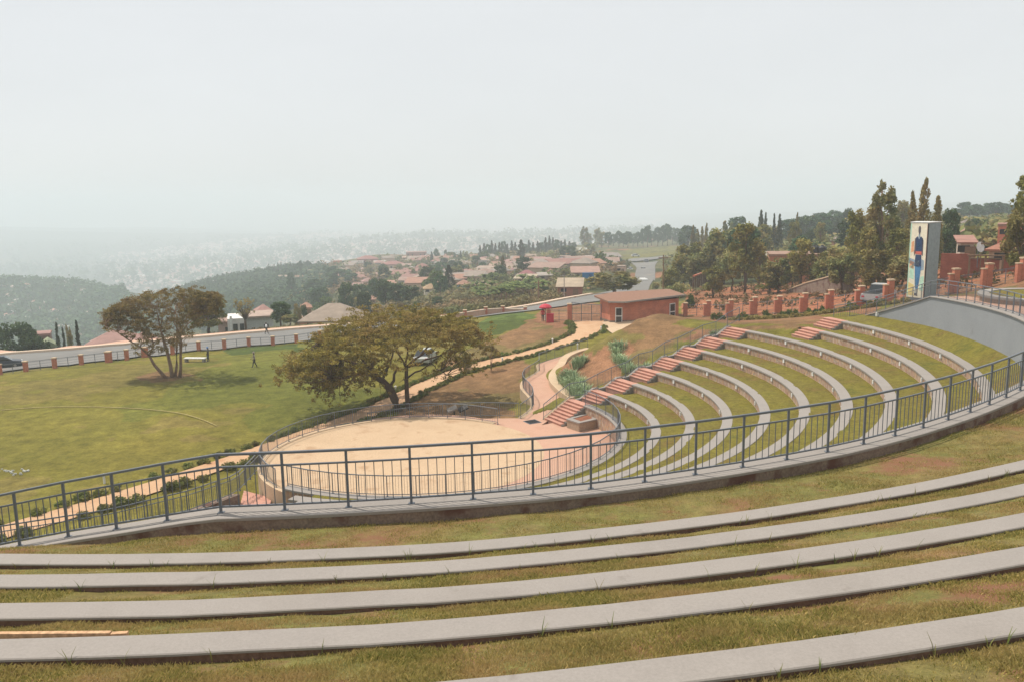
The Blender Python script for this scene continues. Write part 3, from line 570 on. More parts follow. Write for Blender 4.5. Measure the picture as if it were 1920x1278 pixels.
def loft(name, A, B, m, mat, disp=0.0, seed=0, kind='structure', smoothf=True):
    A = np.asarray(A); B = np.asarray(B); n = len(A)
    V = np.array([A * (1 - j / m) + B * j / m for j in range(m + 1)])
    if disp:
        nz = vnoise(V[:, :, 0].ravel(), V[:, :, 1].ravel(), 0.7, seed).reshape(m + 1, n) + 0.7 * vnoise(V[:, :, 0].ravel(), V[:, :, 1].ravel(), 2.2, seed + 1).reshape(m + 1, n)
        wgt = np.sin(np.linspace(0.25, 0.9, m + 1) * math.pi)[:, None]; V[:, :, 2] += nz * disp * wgt
    P = V.reshape(-1, 3); q = (np.arange(m)[:, None] * n + np.arange(n - 1)).ravel()
    o = mesh_np(name, P, np.c_[q, q + n, q + n + 1, q + 1], mat, smooth=smoothf); tag(o, kind=kind); return o, V
for i in range(9):
    a1 = 30.5 if i < 7 else 22.0
    A, _ = arc(ROW_E[i + 1], a1, lambda a: ROW_R[i] + 0.2, lambda a: ROW_H[i] + 0.02, 0.4)
    B, _ = arc(ROW_E[i + 1], a1, lambda a: ROW_R[i + 1] - 0.2, lambda a: ROW_H[i + 1] + (0.57 if a < (28 if i + 1 < 8 else 15.6) else 0.64), 0.4)
    loft("grass_terrace", A, B, 8, M['turf'], 0.07, 60 + i)
A, _ = arc(-100, 22, lambda a: ROW_R[9] + 0.2, lambda a: ROW_H[9] + 0.02, 0.4)
B, _ = arc(-100, 22, lambda a: ring_r(max(-90, a)) - 0.2, lambda a: float(np.interp(a, [-90, -40, -17, 3, 17, 24], [8.9, 8.6, 8.55, 8.72, 9.1, 9.3])), 0.4)
loft("grass_terrace", A, B, 10, M['turf'], 0.08, 77)
# outer edge of each terrace at the steps end: a concrete margin strip
# steps
def stair(i):
    r1, h1 = ROW_R[i] - 0.3, ROW_H[i]; nst = 8 if i == 0 else 4; ris = (STAGE_H - h1) / nst if i == 0 else 0.152; tr = 0.28
    a = ROW_A0[i]; wd = 2.15; u = np.array([math.cos(R(a)), math.sin(R(a)), 0]); t = np.array([-u[1], u[0], 0])
    base = pol(a, ROW_R[i], h1)
    e = empty("stair_flight", base, None, "steps", "pink stair flights up the side of the bowl")
    e['label'] = ("longer pink flight of steps rising from the stage floor beside the planter" if i == 0 else
                  "pink flight of steps at the end of the %s terrace wall" % ORD[i])
    for k in range(nst):
        zt = -k * ris; r_in = -0.3 - (k + 1) * tr + 0.3 - (0 if k else 0); r_out = -k * tr + (0.3 if k == 0 else 0.0)
        lo = -(nst) * ris - 0.25
        c = [u * r_in, u * r_out, u * r_out + t * wd, u * r_in + t * wd]
        mb = MB(); mb.prism([(p[0], p[1]) for p in c], lo if k == nst - 1 else zt - ris - 0.02, zt - 0.045 + 0.002 * (k % 2), 0)
        ov = 0.03
        c2 = [u * (r_in - ov) - t * 0.0, u * r_out - t * 0.0, u * r_out + t * wd, u * (r_in - ov) + t * wd]
        mb.prism([(p[0], p[1]) for p in c2], zt - 0.045 + 0.002 * (k % 2), zt + 0.002 * (k % 2), 0)
        mb.build("step", M['pink_step'], e)
    pts = [u * 0.25]; 
    poly = [(0.25, -0.05)]
    for k in range(nst): poly += [(-k * tr if k else -0.02, -k * ris - 0.05), (-(k + 1) * tr + 0.02, -k * ris - 0.05)]
    poly += [(-(nst) * tr + 0.02, -nst * ris - 0.3), (0.25, -nst * ris - 0.3)]
    mb = MB(); n_ = len(poly)
    for s_ in (-0.12, -0.004):
        mb.v += [tuple(u * p[0] + t * s_ + np.array([0, 0, p[1]])) for p in poly]
    mb.f += [list(range(n_ - 1, -1, -1)), list(range(n_, 2 * n_))] + [[q, (q + 1) % n_, n_ + (q + 1) % n_, n_ + q] for q in range(n_)]; mb.m += [0] * (n_ + 2)
    mb.build("side_wall", M['step_side'], e)
    # far kerb carrying the railing
    path = [u * 0.25 + t * (wd + 0.16), u * (-nst * tr) + t * (wd + 0.16) + np.array([0, 0, -nst * ris])]
    if i not in (8, 9):
        path = [u * (0.45 if i < 7 else 0.25) + t * (wd + 0.16) + np.array([0, 0, 0.03]), u * 0.0 + t * (wd + 0.16) + np.array([0, 0, 0.03]), path[1]]
        if i > 0: path.append(path[2] - u * 0.55 + np.array([0, 0, -0.02]))
        mb = MB(); sweep(mb, np.array(path), np.array([t[:2]] * len(path)), [(-0.13, -0.7), (0.13, -0.7), (0.13, 0.06), (-0.13, 0.06)]); mb.build("edge_kerb", M['pale_stone'] if i == 0 else M['concrete'], e)
    return e, u, t, wd, nst, ris, tr
STAIRS = [stair(i) for i in range(10)]
# planter box beside the lowest steps
pp = [at(1063, 801, STAGE_H), at(1086, 809, STAGE_H), at(1121, 801, STAGE_H), at(1112, 788, STAGE_H)]
pc = (pp[0] + pp[1] + pp[2] + pp[3]) / 4; e = empty("planter_box", pp[1], "low stone planter box at the foot of the pink steps", "planter")
q = [(p - pp[1])[:2] for p in (pp[0], pp[1], pp[2], pp[3])]
def inset(q, d):
    c = sum(q) / len(q); return [p + (c - p) / np.linalg.norm(c - p) * d for p in q]
MB().prism(q, 0.0, 0.58).build("stone_box", M['stone_edge'], e)
qa, qb = inset(q, -0.05), inset(q, 0.42); mb = MB()
for j in range(4):
    k = (j + 1) % 4; mb.prism([qa[j], qa[k], qb[k], qb[j]], 0.58, 0.66)
mb.build("cap", M['concrete'], e); MB().prism(inset(q, 0.43), 0.582, 0.62).build("gravel_fill", M['soil'], e)
# ------------------------------------------------------------------ stage floor
fl = [pol(a, 12.15, STAGE_H)[:2] for a in np.linspace(-123, 33, 60)] + [pol(36, 11.0, 16)[:2], at(1015, 796, 16)[:2], at(1030, 786, 16)[:2], at(1040, 765, 16)[:2], at(985, 772, 16)[:2], at(973, 783, 16)[:2]]
for th in np.linspace(62, 112, 14): fl.append(STAGE_C + (STAGE_R + 0.9 + 0.4 * math.sin(R((th - 62) * 3.6))) * np.array([math.cos(R(th)), math.sin(R(th))]))
for th in np.linspace(114, 230, 40): fl.append(STAGE_C + (STAGE_R + 0.28) * np.array([math.cos(R(th)), math.sin(R(th))]))
mb = MB(); mb.prism(fl[::-1], Z0 - STAGE_H - 0.16, Z0 - STAGE_H); o = mb.build("stage_floor", M['pink_floor']); tag(o, kind='structure')
sp = [STAGE_C + STAGE_R * np.array([math.cos(t), math.sin(t)]) for t in np.linspace(0, 2 * math.pi, 96, endpoint=False)]
mb = MB(); mb.add([(p[0], p[1], Z0 - STAGE_H + 0.006) for p in sp], [tuple(range(96))]); o = mb.build("stage_sand", M['sand']); tag(o, kind='structure')
P = np.array([[*(STAGE_C + (STAGE_R + 0.12) * np.array([math.cos(t), math.sin(t)])), Z0 - STAGE_H] for t in np.radians(np.linspace(52, 232, 90))]); nrm = (P[:, :2] - STAGE_C) / (STAGE_R + 0.12)
mb = MB(); sweep(mb, P, nrm, [(-0.14, -1.9), (0.2, -1.9), (0.2, 0.05), (-0.14, 0.05)]); o = mb.build("stage_edge_wall", M['pale_stone']); tag(o, "pale curved wall holding up the far and left edge of the sandy stage", "retaining wall")
# drain grate
g0 = at(998, 790, STAGE_H); e = empty("drain_grate", g0, "dark square drain grate in the pink floor by the steps", "drain grate", rz=0.5)
MB().box(-0.5, -0.5, 0.001, 0.5, 0.5, 0.02).build("frame", M['rail'], e); mb = MB()
for k in range(9): mb.box(-0.44, -0.42 + k * 0.1, 0.02, 0.44, -0.38 + k * 0.1, 0.035)
mb.build("grate_bars", M['black'], e)

# ------------------------------------------------------------------ the big grey ring wall: descending left, level across, ramp on the right
LEFT = [(-26, 18.2, 10.3), (-20, 17.4, 8.95), (-15.2, 16.6, 7.85), (-11.6, 15.95, 7.0), (-8.6, 15.35, 6.28), (-7.3, 15.0, 5.98), (-6.1, 14.72, 5.70)]
RA = np.r_[np.arange(-90, 3, 1.5), np.arange(3, 17.1, 1.0)]
RING = np.array([(x, y, Z0 - h) for x, y, h in LEFT] + [tuple(pol(a, ring_r(a), ring_h(a))) for a in RA])
RING = np.vstack([resample(RING[:len(LEFT) + 1], 0.6)[:-1], RING[len(LEFT):]])
rn = -side_normals(RING)                                            # pointing away from the stage
e = empty("ring_wall", pol(-90, 38.07, 5.55), "long plain grey retaining wall sweeping round the top of the bowl, with a pale flat coping", "retaining wall")
o0 = np.array(e.location); Q = RING - o0
mb = MB(); sweep(mb, Q, rn, [(-0.24, -6.0), (0.24, -6.0), (0.24, -0.06), (-0.24, -0.06)]); mb.build("wall_body", M['grey_paint'], e)
mb = MB(); sweep(mb, Q, rn, [(-0.33, -0.06), (0.30, -0.06), (0.30, -0.012), (0.288, 0), (-0.318, 0), (-0.33, -0.012)]); mb.build("coping", M['concrete'], e)
kq = Q[:, 0] + o0[0] < 16; mb = MB(); sweep(mb, Q[kq], rn[kq], [(0.245, -0.6), (0.285, -0.6), (0.285, -0.062), (0.245, -0.062)]); mb.build("plinth", M['concrete_dark'], e)  # near face below the coping, its shade painted in as dark concrete
lp = pol(14.5, ring_r(14.5) - 0.3, 0)[:2]; lo_ = MB().box(-0.09, -0.07, -0.14, 0.09, 0.07, 0.14).build("wall_light", M['white'], e, np.array([lp[0], lp[1], Z0 - 8.85]) - o0)
# sloping path behind the ramp wall
def kz(a): return ring_h(a)
A, _ = arc(-38, 16.5, lambda a: ring_r(a) + 0.28, lambda a: kz(a) + 0.03, 0.5); B, _ = arc(-38, 16.5, lambda a: ring_r(a) + 2.0, lambda a: kz(a) + 0.03, 0.5)
loft("ramp_path", A, B, 2, M['pink_floor'])

# ------------------------------------------------------------------ seat walls under the camera and the grass between them
FA = np.arange(-103, -49, 0.75)
FL = ["nearest the grey coping", "second below the grey coping", "middle one of five", "fourth below the grey coping", "closest to the viewer"]
def fpath(k, off=0.0, dz=0.0): return np.array([pol(a, f_r(k, a) + off, FH[k] + dz) for a in FA])
nrF = np.c_[np.cos(np.radians(FA)), np.sin(np.radians(FA))]
for k in range(5):
    P = fpath(k, FW_ / 2); P[:, 2] += 0.012 * vnoise(P[:, 0], P[:, 1], 1.3, 90 + k)
    e = empty("seat_wall", pol(-82, FR[k], FH[k]), "low curved concrete seat wall in the foreground grass, the one %s" % FL[k], "seat wall", "curved concrete seat walls in the foreground")
    o0 = np.array(e.location); Q = P - o0; j1 = 0.016 * vnoise(P[:, 0], P[:, 1], 0.5, 95 + k)
    mb = MB(); sweep(mb, Q + np.c_[nrF * j1[:, None], np.zeros(len(Q))], nrF, [(-0.20, -0.03), (FW_ / 2 + 0.002, -0.03), (FW_ / 2, -0.010), (FW_ / 2 - 0.012, 0), (-0.19, 0), (-0.20, -0.01)]); mb.build("cap", M['concrete'], e)
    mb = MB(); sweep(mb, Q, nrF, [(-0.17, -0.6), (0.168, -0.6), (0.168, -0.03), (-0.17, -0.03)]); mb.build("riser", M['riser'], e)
e3 = [o for o in C0.objects if o.name.startswith("seat_wall")]
# thin clay boards leaning on the back of two seat walls (left)
for k, pxs in ((3, (-60, 205, 238)),):
    for xa, xb in zip(pxs[:-1], pxs[1:]):
        pa, pb = at(xa, 1191 if k == 3 else 1128, FH[k] - 0.0), at(xb, 1189 if k == 3 else 1127, FH[k]); d = (pb - pa)[:2]; L_ = np.linalg.norm(d)
        o = MB().box(0, 0.0, -0.1, L_ - 0.01, 0.05, 0.006).build("clay_board", M['clay'], None, pa); o.rotation_euler = (0, 0, math.atan2(d[1], d[0])); o.location.y += 0.02
        tag(o, "orange clay edging board behind a foreground seat wall, far left", "edging board", "clay edging boards")
STRIPS = []
wp = []; wn = []
ringA = np.array([pol(a, ring_r(max(a, -90)) + 0.24, ring_h(max(a, -90)) + 0.27) for a in FA])
# left of the kink follow the descending wall
for q_, a in enumerate(FA):
    if a < -90:
        f = (a + 103) / 13.0; b = np.array(LEFT)[3:][::1]; 
        xs = np.interp(f, np.linspace(0, 1, 5), np.r_[b[:, 0], -5.4]); ys = np.interp(f, np.linspace(0, 1, 5), np.r_[b[:, 1], 14.55]); hs = np.interp(f, np.linspace(0, 1, 5), np.r_[b[:, 2], 5.55])
        ringA[q_] = (xs, ys - 0.24, Z0 - hs - 0.27)
STRIPS.append(loft("grass_bank", ringA, fpath(0, -0.02, 0.07), 10, M['turf_near'], 0.09, 100)[1])
for k in range(4): STRIPS.append(loft("grass_bank", fpath(k, FW_ - 0.03, 0.095), fpath(k + 1, -0.02, 0.05), 10, M['turf_near'], 0.08, 110 + k)[1])
STRIPS.append(loft("grass_bank", fpath(4, FW_ - 0.03, 0.095), fpath(4, 3.5, -0.8), 10, M['turf_near'], 0.09, 120)[1])
# blades of short dry grass on those strips
def blades(name, surfaces, dens, hgt, wid, seed, label):
    r = np.random.default_rng(seed); V = []; rn_ = []
    for S, dn, hh in surfaces:
        m, n, _ = S.shape
        A_ = S[:-1, :-1]; B_ = S[1:, :-1]; C_ = S[:-1, 1:]; ar = np.linalg.norm(np.cross(B_ - A_, C_ - A_), axis=2)
        ctr = (A_ + C_) / 2; g = proj(ctr.reshape(-1, 3)); vis = ((g[0] > -160) & (g[0] < 2080) & (g[1] < 1400)).reshape(ar.shape)
        cnt = r.poisson(ar * dn * vis); jj, kk = np.nonzero(cnt); rep = cnt[jj, kk]; jj = np.repeat(jj, rep); kk = np.repeat(kk, rep)
        fu, fv = r.random(len(jj)), r.random(len(jj))
        p = S[jj, kk] * ((1 - fu) * (1 - fv))[:, None] + S[jj + 1, kk] * (fu * (1 - fv))[:, None] + S[jj, kk + 1] * ((1 - fu) * fv)[:, None] + S[jj + 1, kk + 1] * (fu * fv)[:, None]
        cl = vnoise(p[:, 0], p[:, 1], 0.35, seed + 1) + 0.8 * vnoise(p[:, 0], p[:, 1], 1.1, seed + 2); keep = cl + r.random(len(p)) * 0.75 > 0.16; p = p[keep]; cl = cl[keep]
        N_ = len(p); th = r.random(N_) * 6.283; h = hh * (0.45 + 0.9 * r.random(N_)) * (1 + 0.9 * np.clip(cl, -0.4, 0.7)); lean = (r.random((N_, 2)) - 0.5) * 1.7 * h[:, None]
        wv = np.c_[np.cos(th), np.sin(th), np.zeros(N_)] * (wid * (0.6 + 0.8 * r.random(N_)))[:, None]
        base = p - np.array([0, 0, 0.01]); tip = p + np.c_[lean, h]; mid = p + np.c_[lean * 0.35, h * 0.6]
        V.append(np.stack([base - wv, base + wv, mid + wv * 0.7, tip], 1).reshape(-1, 3)); rn_.append(np.clip(r.normal(0.5, 0.25, N_) - cl * 0.25, 0, 1))
    V = np.vstack(V); F = np.arange(len(V)).reshape(-1, 4)
    o = mesh_np(name, V, F, M['blade'], rnd=np.concatenate(rn_)); return tag(o, kind='stuff')
blades("grass", [(STRIPS[0], 1100, 0.032), (STRIPS[1], 1600, 0.032), (STRIPS[2], 2100, 0.033), (STRIPS[3], 2700, 0.034), (STRIPS[4], 3400, 0.035), (STRIPS[5], 3400, 0.036)], 1, 0.05, 0.0034, 300, None)

# ------------------------------------------------------------------ railings
def railing(label, path, height=1.1, spacing=1.15, th=0.024, bars=6, group=None, posts_end=True, mid=0.215, low=0.115, mat=None, ux=None):
    path = resample(path, spacing); n = len(path); mat = mat or M['rail']; e = empty("railing", path[0], label, "railing", group); o0 = path[0]; Q = path - o0
    up = np.array([0, 0, 1.0])
    def rail(name, z, t):
        mb = MB(); nr_ = side_normals(Q) if n > 2 else np.array([[-(Q[1] - Q[0])[1], (Q[1] - Q[0])[0]]] * 2) / np.linalg.norm((Q[1] - Q[0])[:2])
        sweep(mb, Q + up * z, nr_, [(-t, -t), (t, -t), (t, t * 0.6), (t * 0.6, t), (-t * 0.6, t), (-t, t * 0.6)]); return mb.build(name, mat, e)
    rail("top_rail", height, th * 1.1)
    if mid: rail("middle_rail", height * (1 - mid), th * 0.8)
    rail("bottom_rail", low, th * 0.8)
    me = None
    for p in Q:
        if me is None:
            mb = MB(); mb.box(-th, -th, 0.0, th, th, height - th); mb.box(-th * 2.6, -th * 2.6, -0.02, th * 2.6, th * 2.6, 0.012); o = mb.build("post", mat, e, p); me = o.data
        else: o = link("post", me, [], e, p)
    mb = MB(); t = th * 0.32; top = height * (1 - mid) if mid else height
    for a, b in zip(Q[:-1], Q[1:]):
        for k in range(1, bars + 1):
            p = a + (b - a) * k / (bars + 1); mb.box(p[0] - t, p[1] - t, p[2] + low, p[0] + t, p[1] + t, p[2] + top)
    o = mb.build("balusters", mat, e); return e
ext = [pol(17.3, ring_r(17), 9.12), at(1563, 600, 9.6)]
railing("long dark grey railing on the ring wall coping, across the foreground and round the ramp", np.vstack([RING[(RING[:, 0] > -22)], ext[1][None]]), spacing=1.15, th=0.0215)
mb = MB(); sweep(mb, resample(ext, 1.0), side_normals(resample(ext, 1.0)), [(-0.2, -0.5), (0.2, -0.5), (0.2, 0.0), (-0.2, 0.0)]); o = mb.build("kerb_wall", M['concrete']); tag(o, "low pale kerb continuing from the lower end of the grey ramp wall", "kerb")
# inner railing round the stage on the lowest wall
A_, _ = arc(A_END, 30, lambda a: ROW_R[0] - 0.12, lambda a: ROW_H[0], 0.5)
railing("curved grey railing on the lowest terrace wall round the near side of the stage", A_, spacing=1.5, th=0.022, bars=9, mid=0, height=1.1)
A_ = np.array([[*(STAGE_C + (STAGE_R + 0.15) * np.array([math.cos(t), math.sin(t)])), Z0 - STAGE_H + 0.05] for t in np.radians(np.linspace(50, 222, 120))])
railing("curved grey railing along the far and left edge of the sandy stage", A_, spacing=1.4, th=0.022, bars=8, mid=0)
# rail in front of the lower ramp behind the stage, and along the waving walk
rp = [at(x, y, h) for x, y, h in ((690, 800, 16.9), (740, 793, 16.6), (800, 786, 16.35), (855, 782, 16.1), (905, 780, 16.0), (973, 782, 16.0))]
railing("grey railing behind the stage, dropping to the left below the far stage edge", smooth_path(rp, 0.4), spacing=1.4, th=0.022, bars=8, mid=0)
WAVE = [at(x, y, h) for x, y, h in ((976, 784, 16.0), (990, 774, 16.0), (1000, 765, 16.0), (1001, 754, 16.0), (994, 742, 15.95), (981, 730, 15.95), (979, 720, 15.95), (986, 711, 15.9), (1003, 702, 15.9), (1013, 695, 15.85), (1011, 689, 15.85), (1008, 683, 15.8), (1034, 675, 15.75), (1068, 665, 15.7), (1102, 655, 15.6))]
WV = smooth_path(WAVE, 0.5, 2); railing("wavy grey railing along the left side of the curving pink walkway", WV, spacing=1.4, th=0.022, bars=8, mid=0)
nW = side_normals(WV); mb = MB(); sweep(mb, WV[:int(len(WV) * 0.75)], nW[:int(len(WV) * 0.75)], [(-0.16, -1.5), (0.24, -1.5), (0.24, 0.03), (-0.16, 0.03)]); o = mb.build("walk_edge_wall", M['pale_stone']); tag(o, "pale curved retaining wall under the wavy railing", "retaining wall")
RW = [at(x, y, h) for x, y, h in ((1067, 752, 15.75), (1047, 738, 15.8), (1031, 721, 15.8), (1030, 707, 15.8), (1048, 688, 15.8), (1052, 676, 15.75), (1072, 665, 15.7), (1100, 658, 15.6))]
RWs = smooth_path(RW, 0.5, 2); mb = MB(); sweep(mb, RWs, side_normals(RWs), [(-0.65, -0.6), (0.1, -0.6), (0.1, 0.36), (-0.65, 0.36)]); o = mb.build("walk_kerb_wall", M['pale_stone']); tag(o, "low broad sandy kerb wall on the right side of the curving pink walkway", "kerb wall")
o, _, _ = ribbon("walkway", [*WAVE], [at(1040, 790, 16)] + RW, M['pink_floor'], off=0.1, m=5)
me = o.data; co = np.empty(len(me.vertices) * 3, np.float32); me.vertices.foreach_get("co", co); co = co.reshape(-1, 3)
co[:, 2] = np.interp(co[:, 1], [60.0, 66, 75, 84.5], [Z0 - 16.0 + 0.004, Z0 - 15.93, Z0 - 15.85, Z0 - 15.55]); me.vertices.foreach_set("co", co.ravel())
# stair-side railing, stepping with the flights
sr = []
for i, (e, u, t, wd, nst, ris, tr) in enumerate(STAIRS[:8]):
    b = np.array(e.location) + t * (wd + 0.16)
    sr += [b + u * (-nst * tr) + np.array([0, 0, -nst * ris + 0.04]), b + np.array([0, 0, 0.06])]
railing("grey railing climbing beside the pink stair flights up the bank", np.array(sr + [sr[-1] + STAIRS[7][1] * 1.2 + np.array([0, 0, 0.35])]), spacing=1.3, th=0.022, bars=8, mid=0)
# left stair: pink steps, two handrails going down out of view
lr = [at(x, y, h) for x, y, h in ((487, 878, 16.3), (444, 925, 15.8), (357, 958, 15.2), (210, 998, 14.4), (60, 1026, 13.4), (-160, 1070, 12.0))]
railing("grey handrail running down to the left from the near-left corner of the stage", np.array(lr), spacing=1.3, th=0.024, bars=7, mid=0.2)
mb = MB(); sweep(mb, np.array(lr[1:]), side_normals(np.array(lr[1:])), [(-0.25, -1.2), (0.2, -1.2), (0.2, 0.0), (-0.25, 0.0)]); o = mb.build("side_stair_wall", M['concrete_dark']); tag(o, "low dark stone wall under the handrail left of the stage", "wall")
e = empty("stair_flight", at(470, 940, 15.6), "pink steps at the near-left corner of the stage, partly hidden by the long railing", "steps", "pink stair flights up the side of the bowl")
o0 = np.array(e.location); a1, a2, b1, b2 = at(456, 905, 16.4), at(448, 945, 15.9), at(508, 915, 16.3), at(498, 950, 15.6)
for k in range(7):
    f0, f1 = k / 7, (k + 1) / 7; q = [a1 * (1 - f0) + a2 * f0, b1 * (1 - f0) + b2 * f0, b1 * (1 - f1) + b2 * f1, a1 * (1 - f1) + a2 * f1]
    z = -1.25 + k * 0.11; MB().prism([(p - o0)[:2] for p in q], -1.6, z).build("step", M['pink_step'], e)

# ------------------------------------------------------------------ paths, road, kerb
H = lambda h, *p: [at(x, y, h) for x, y in p]
UP_E = [at(x, y, h) for x, y, h in ((-260, 1075, 17.6), (-120, 1030, 17.6), (0, 986, 17.6), (195, 932, 17.6), (400, 866, 17.6), (493, 834, 17.6), (567, 807, 17.6), (623, 789, 17.6), (700, 757, 17.45), (800, 709, 17.25), (883, 682, 17.05), (1000, 657, 16.3), (1055, 641, 15.9), (1083, 624, 15.45), (1075, 607, 15.3), (1060, 603, 15.4))]
LO_E = [at(x, y, h) for x, y, h in ((-260, 1100, 17.6), (-120, 1054, 17.6), (0, 1010, 17.6), (195, 955, 17.6), (400, 887, 17.6), (483, 857, 17.6), (560, 828, 17.6), (650, 798, 17.6), (740, 766, 17.4), (800, 727, 17.25), (883, 692, 17.05), (1000, 664, 16.3), (1060, 651, 15.9), (1112, 630, 15.35), (1130, 614, 15.2), (1132, 604, 15.25))]
_, PU, PL = ribbon("path", UP_E, LO_E, M['path'], m=5)
ribbon("forecourt", H(15.2, (1128, 606), (1137, 618), (1150, 627), (1168, 632)), H(15.2, (1160, 605), (1190, 606), (1215, 607), (1206, 610)), M['pale_stone'], off=0.14)
K1 = [at(x, y, h) for x, y, h in ((-420, 716, 19.6), (-250, 697, 19.5), (0, 668, 19.4), (130, 660, 19.3), (333, 640, 19.1), (500, 624, 18.9), (633, 614, 18.7))] + [atd(x, y, d) for x, y, d in ((817, 598, 130), (943, 585, 132), (1033, 572, 137), (1110, 553, 152))]
def off2(P, d, dz=0): n_ = side_normals(P); return [np.array([p[0] + n_[i, 0] * d, p[1] + n_[i, 1] * d, p[2] + dz]) for i, p in enumerate(P)]
N1 = [at(x, y, h) for x, y, h in ((-420, 742, 18.9), (-250, 725, 18.9), (0, 699, 18.9), (130, 686, 18.8), (333, 665, 18.65), (500, 648, 18.5), (640, 634, 18.3))] + [atd(x, y, d) for x, y, d in ((820, 608, 118.5), (943, 592, 121), (1033, 584, 125), (1110, 566, 139))]
rd = [(1150, 545, 195), (1190, 540, 250), (1208, 520, 310), (1203, 508, 352)]
RDL = K1[:-1] + [onaz(1105, 150), onaz(1150, 185), onaz(1178, 225), onaz(1188, 265), onaz(1195, 310), onaz(1194, 350), onaz(1180, 395)]
RDR = N1[:-1] + [onaz(1150, 135), onaz(1195, 170), onaz(1222, 215), onaz(1228, 262), onaz(1228, 310), onaz(1226, 350), onaz(1235, 400)]
ribbon("road", RDL, RDR, M['asphalt'], off=0.16, m=4, smoothit=1)
ribbon("pavement", off2(K1, 2.8), off2(K1, 0.25), M['pavement'], off=0.34, m=2, smoothit=1)
kp = smooth_path(np.array([(p[0], p[1], gzs(p[0], p[1])) for p in K1]), 1.5, 1); kp[:, 2] = gz(kp[:, 0], kp[:, 1]) + 0.16
mb = MB(); sweep(mb, kp, side_normals(kp), [(-0.3, -0.3), (0.35, -0.3), (0.35, 0.28), (-0.3, 0.28)]); o = mb.build("kerb", M['kerb']); tag(o, kind='structure')
ribbon("side_road", [onaz(1165, 392), onaz(1190, 404), onaz(1250, 412)], [onaz(1165, 402), onaz(1190, 416), onaz(1250, 424)], M['asphalt'], off=0.5, m=2, smoothit=1)

# ------------------------------------------------------------------ trees and plants
def cloud(centers, radii, n, size, r, flat=0.6, upb=0.5, elong=1.0):
    """leaf quads scattered through ellipsoid clumps"""
    centers = np.asarray(centers, float); radii = np.asarray(radii, float); k = len(centers)
    idx = np.repeat(np.arange(k), n); N_ = len(idx)
    d = r.normal(size=(N_, 3)); d /= np.linalg.norm(d, axis=1)[:, None]; rad = r.random(N_) ** 0.45
    p = centers[idx] + d * rad[:, None] * radii[idx] * np.array([1, 1, flat])
    nr = r.normal(size=(N_, 3)) * (1 - upb) + d * 0.4 + np.array([0, 0, upb * 1.4]); nr /= np.linalg.norm(nr, axis=1)[:, None] + 1e-9
    a = np.cross(nr, r.normal(size=(N_, 3))); a /= np.linalg.norm(a, axis=1)[:, None] + 1e-9; b = np.cross(nr, a)
    s = size * (0.5 + r.random(N_)); a *= (s * elong)[:, None]; b *= (s * 0.55)[:, None]
    V = np.stack([p - a * 0.9, p - b, p + a, p + b], 1).reshape(-1, 3)
    cr = r.random(k); rnd = np.clip(0.5 * cr[idx] + 0.5 * r.random(N_), 0, 1)
    return V, rnd
def crown_obj(parent, V, rnd, mat, name="crown"):
    return mesh_np(name, V, np.arange(len(V)).reshape(-1, 4), mat, parent, rnd=rnd)
def branchy(mb, p0, p1, r0, r1, r, wob=0.12, n=4, sides=6, mi=0):
    p0, p1 = np.asarray(p0, float), np.asarray(p1, float); L_ = np.linalg.norm(p1 - p0); pts = []; rad = []
    for k in range(n + 1):
        f = k / n; w_ = (r.random(3) - 0.5) * wob * L_ * math.sin(f * math.pi); pts.append(p0 + (p1 - p0) * f + w_); rad.append(r0 + (r1 - r0) * f)
    mb.tube(pts, rad, sides, mi); return pts
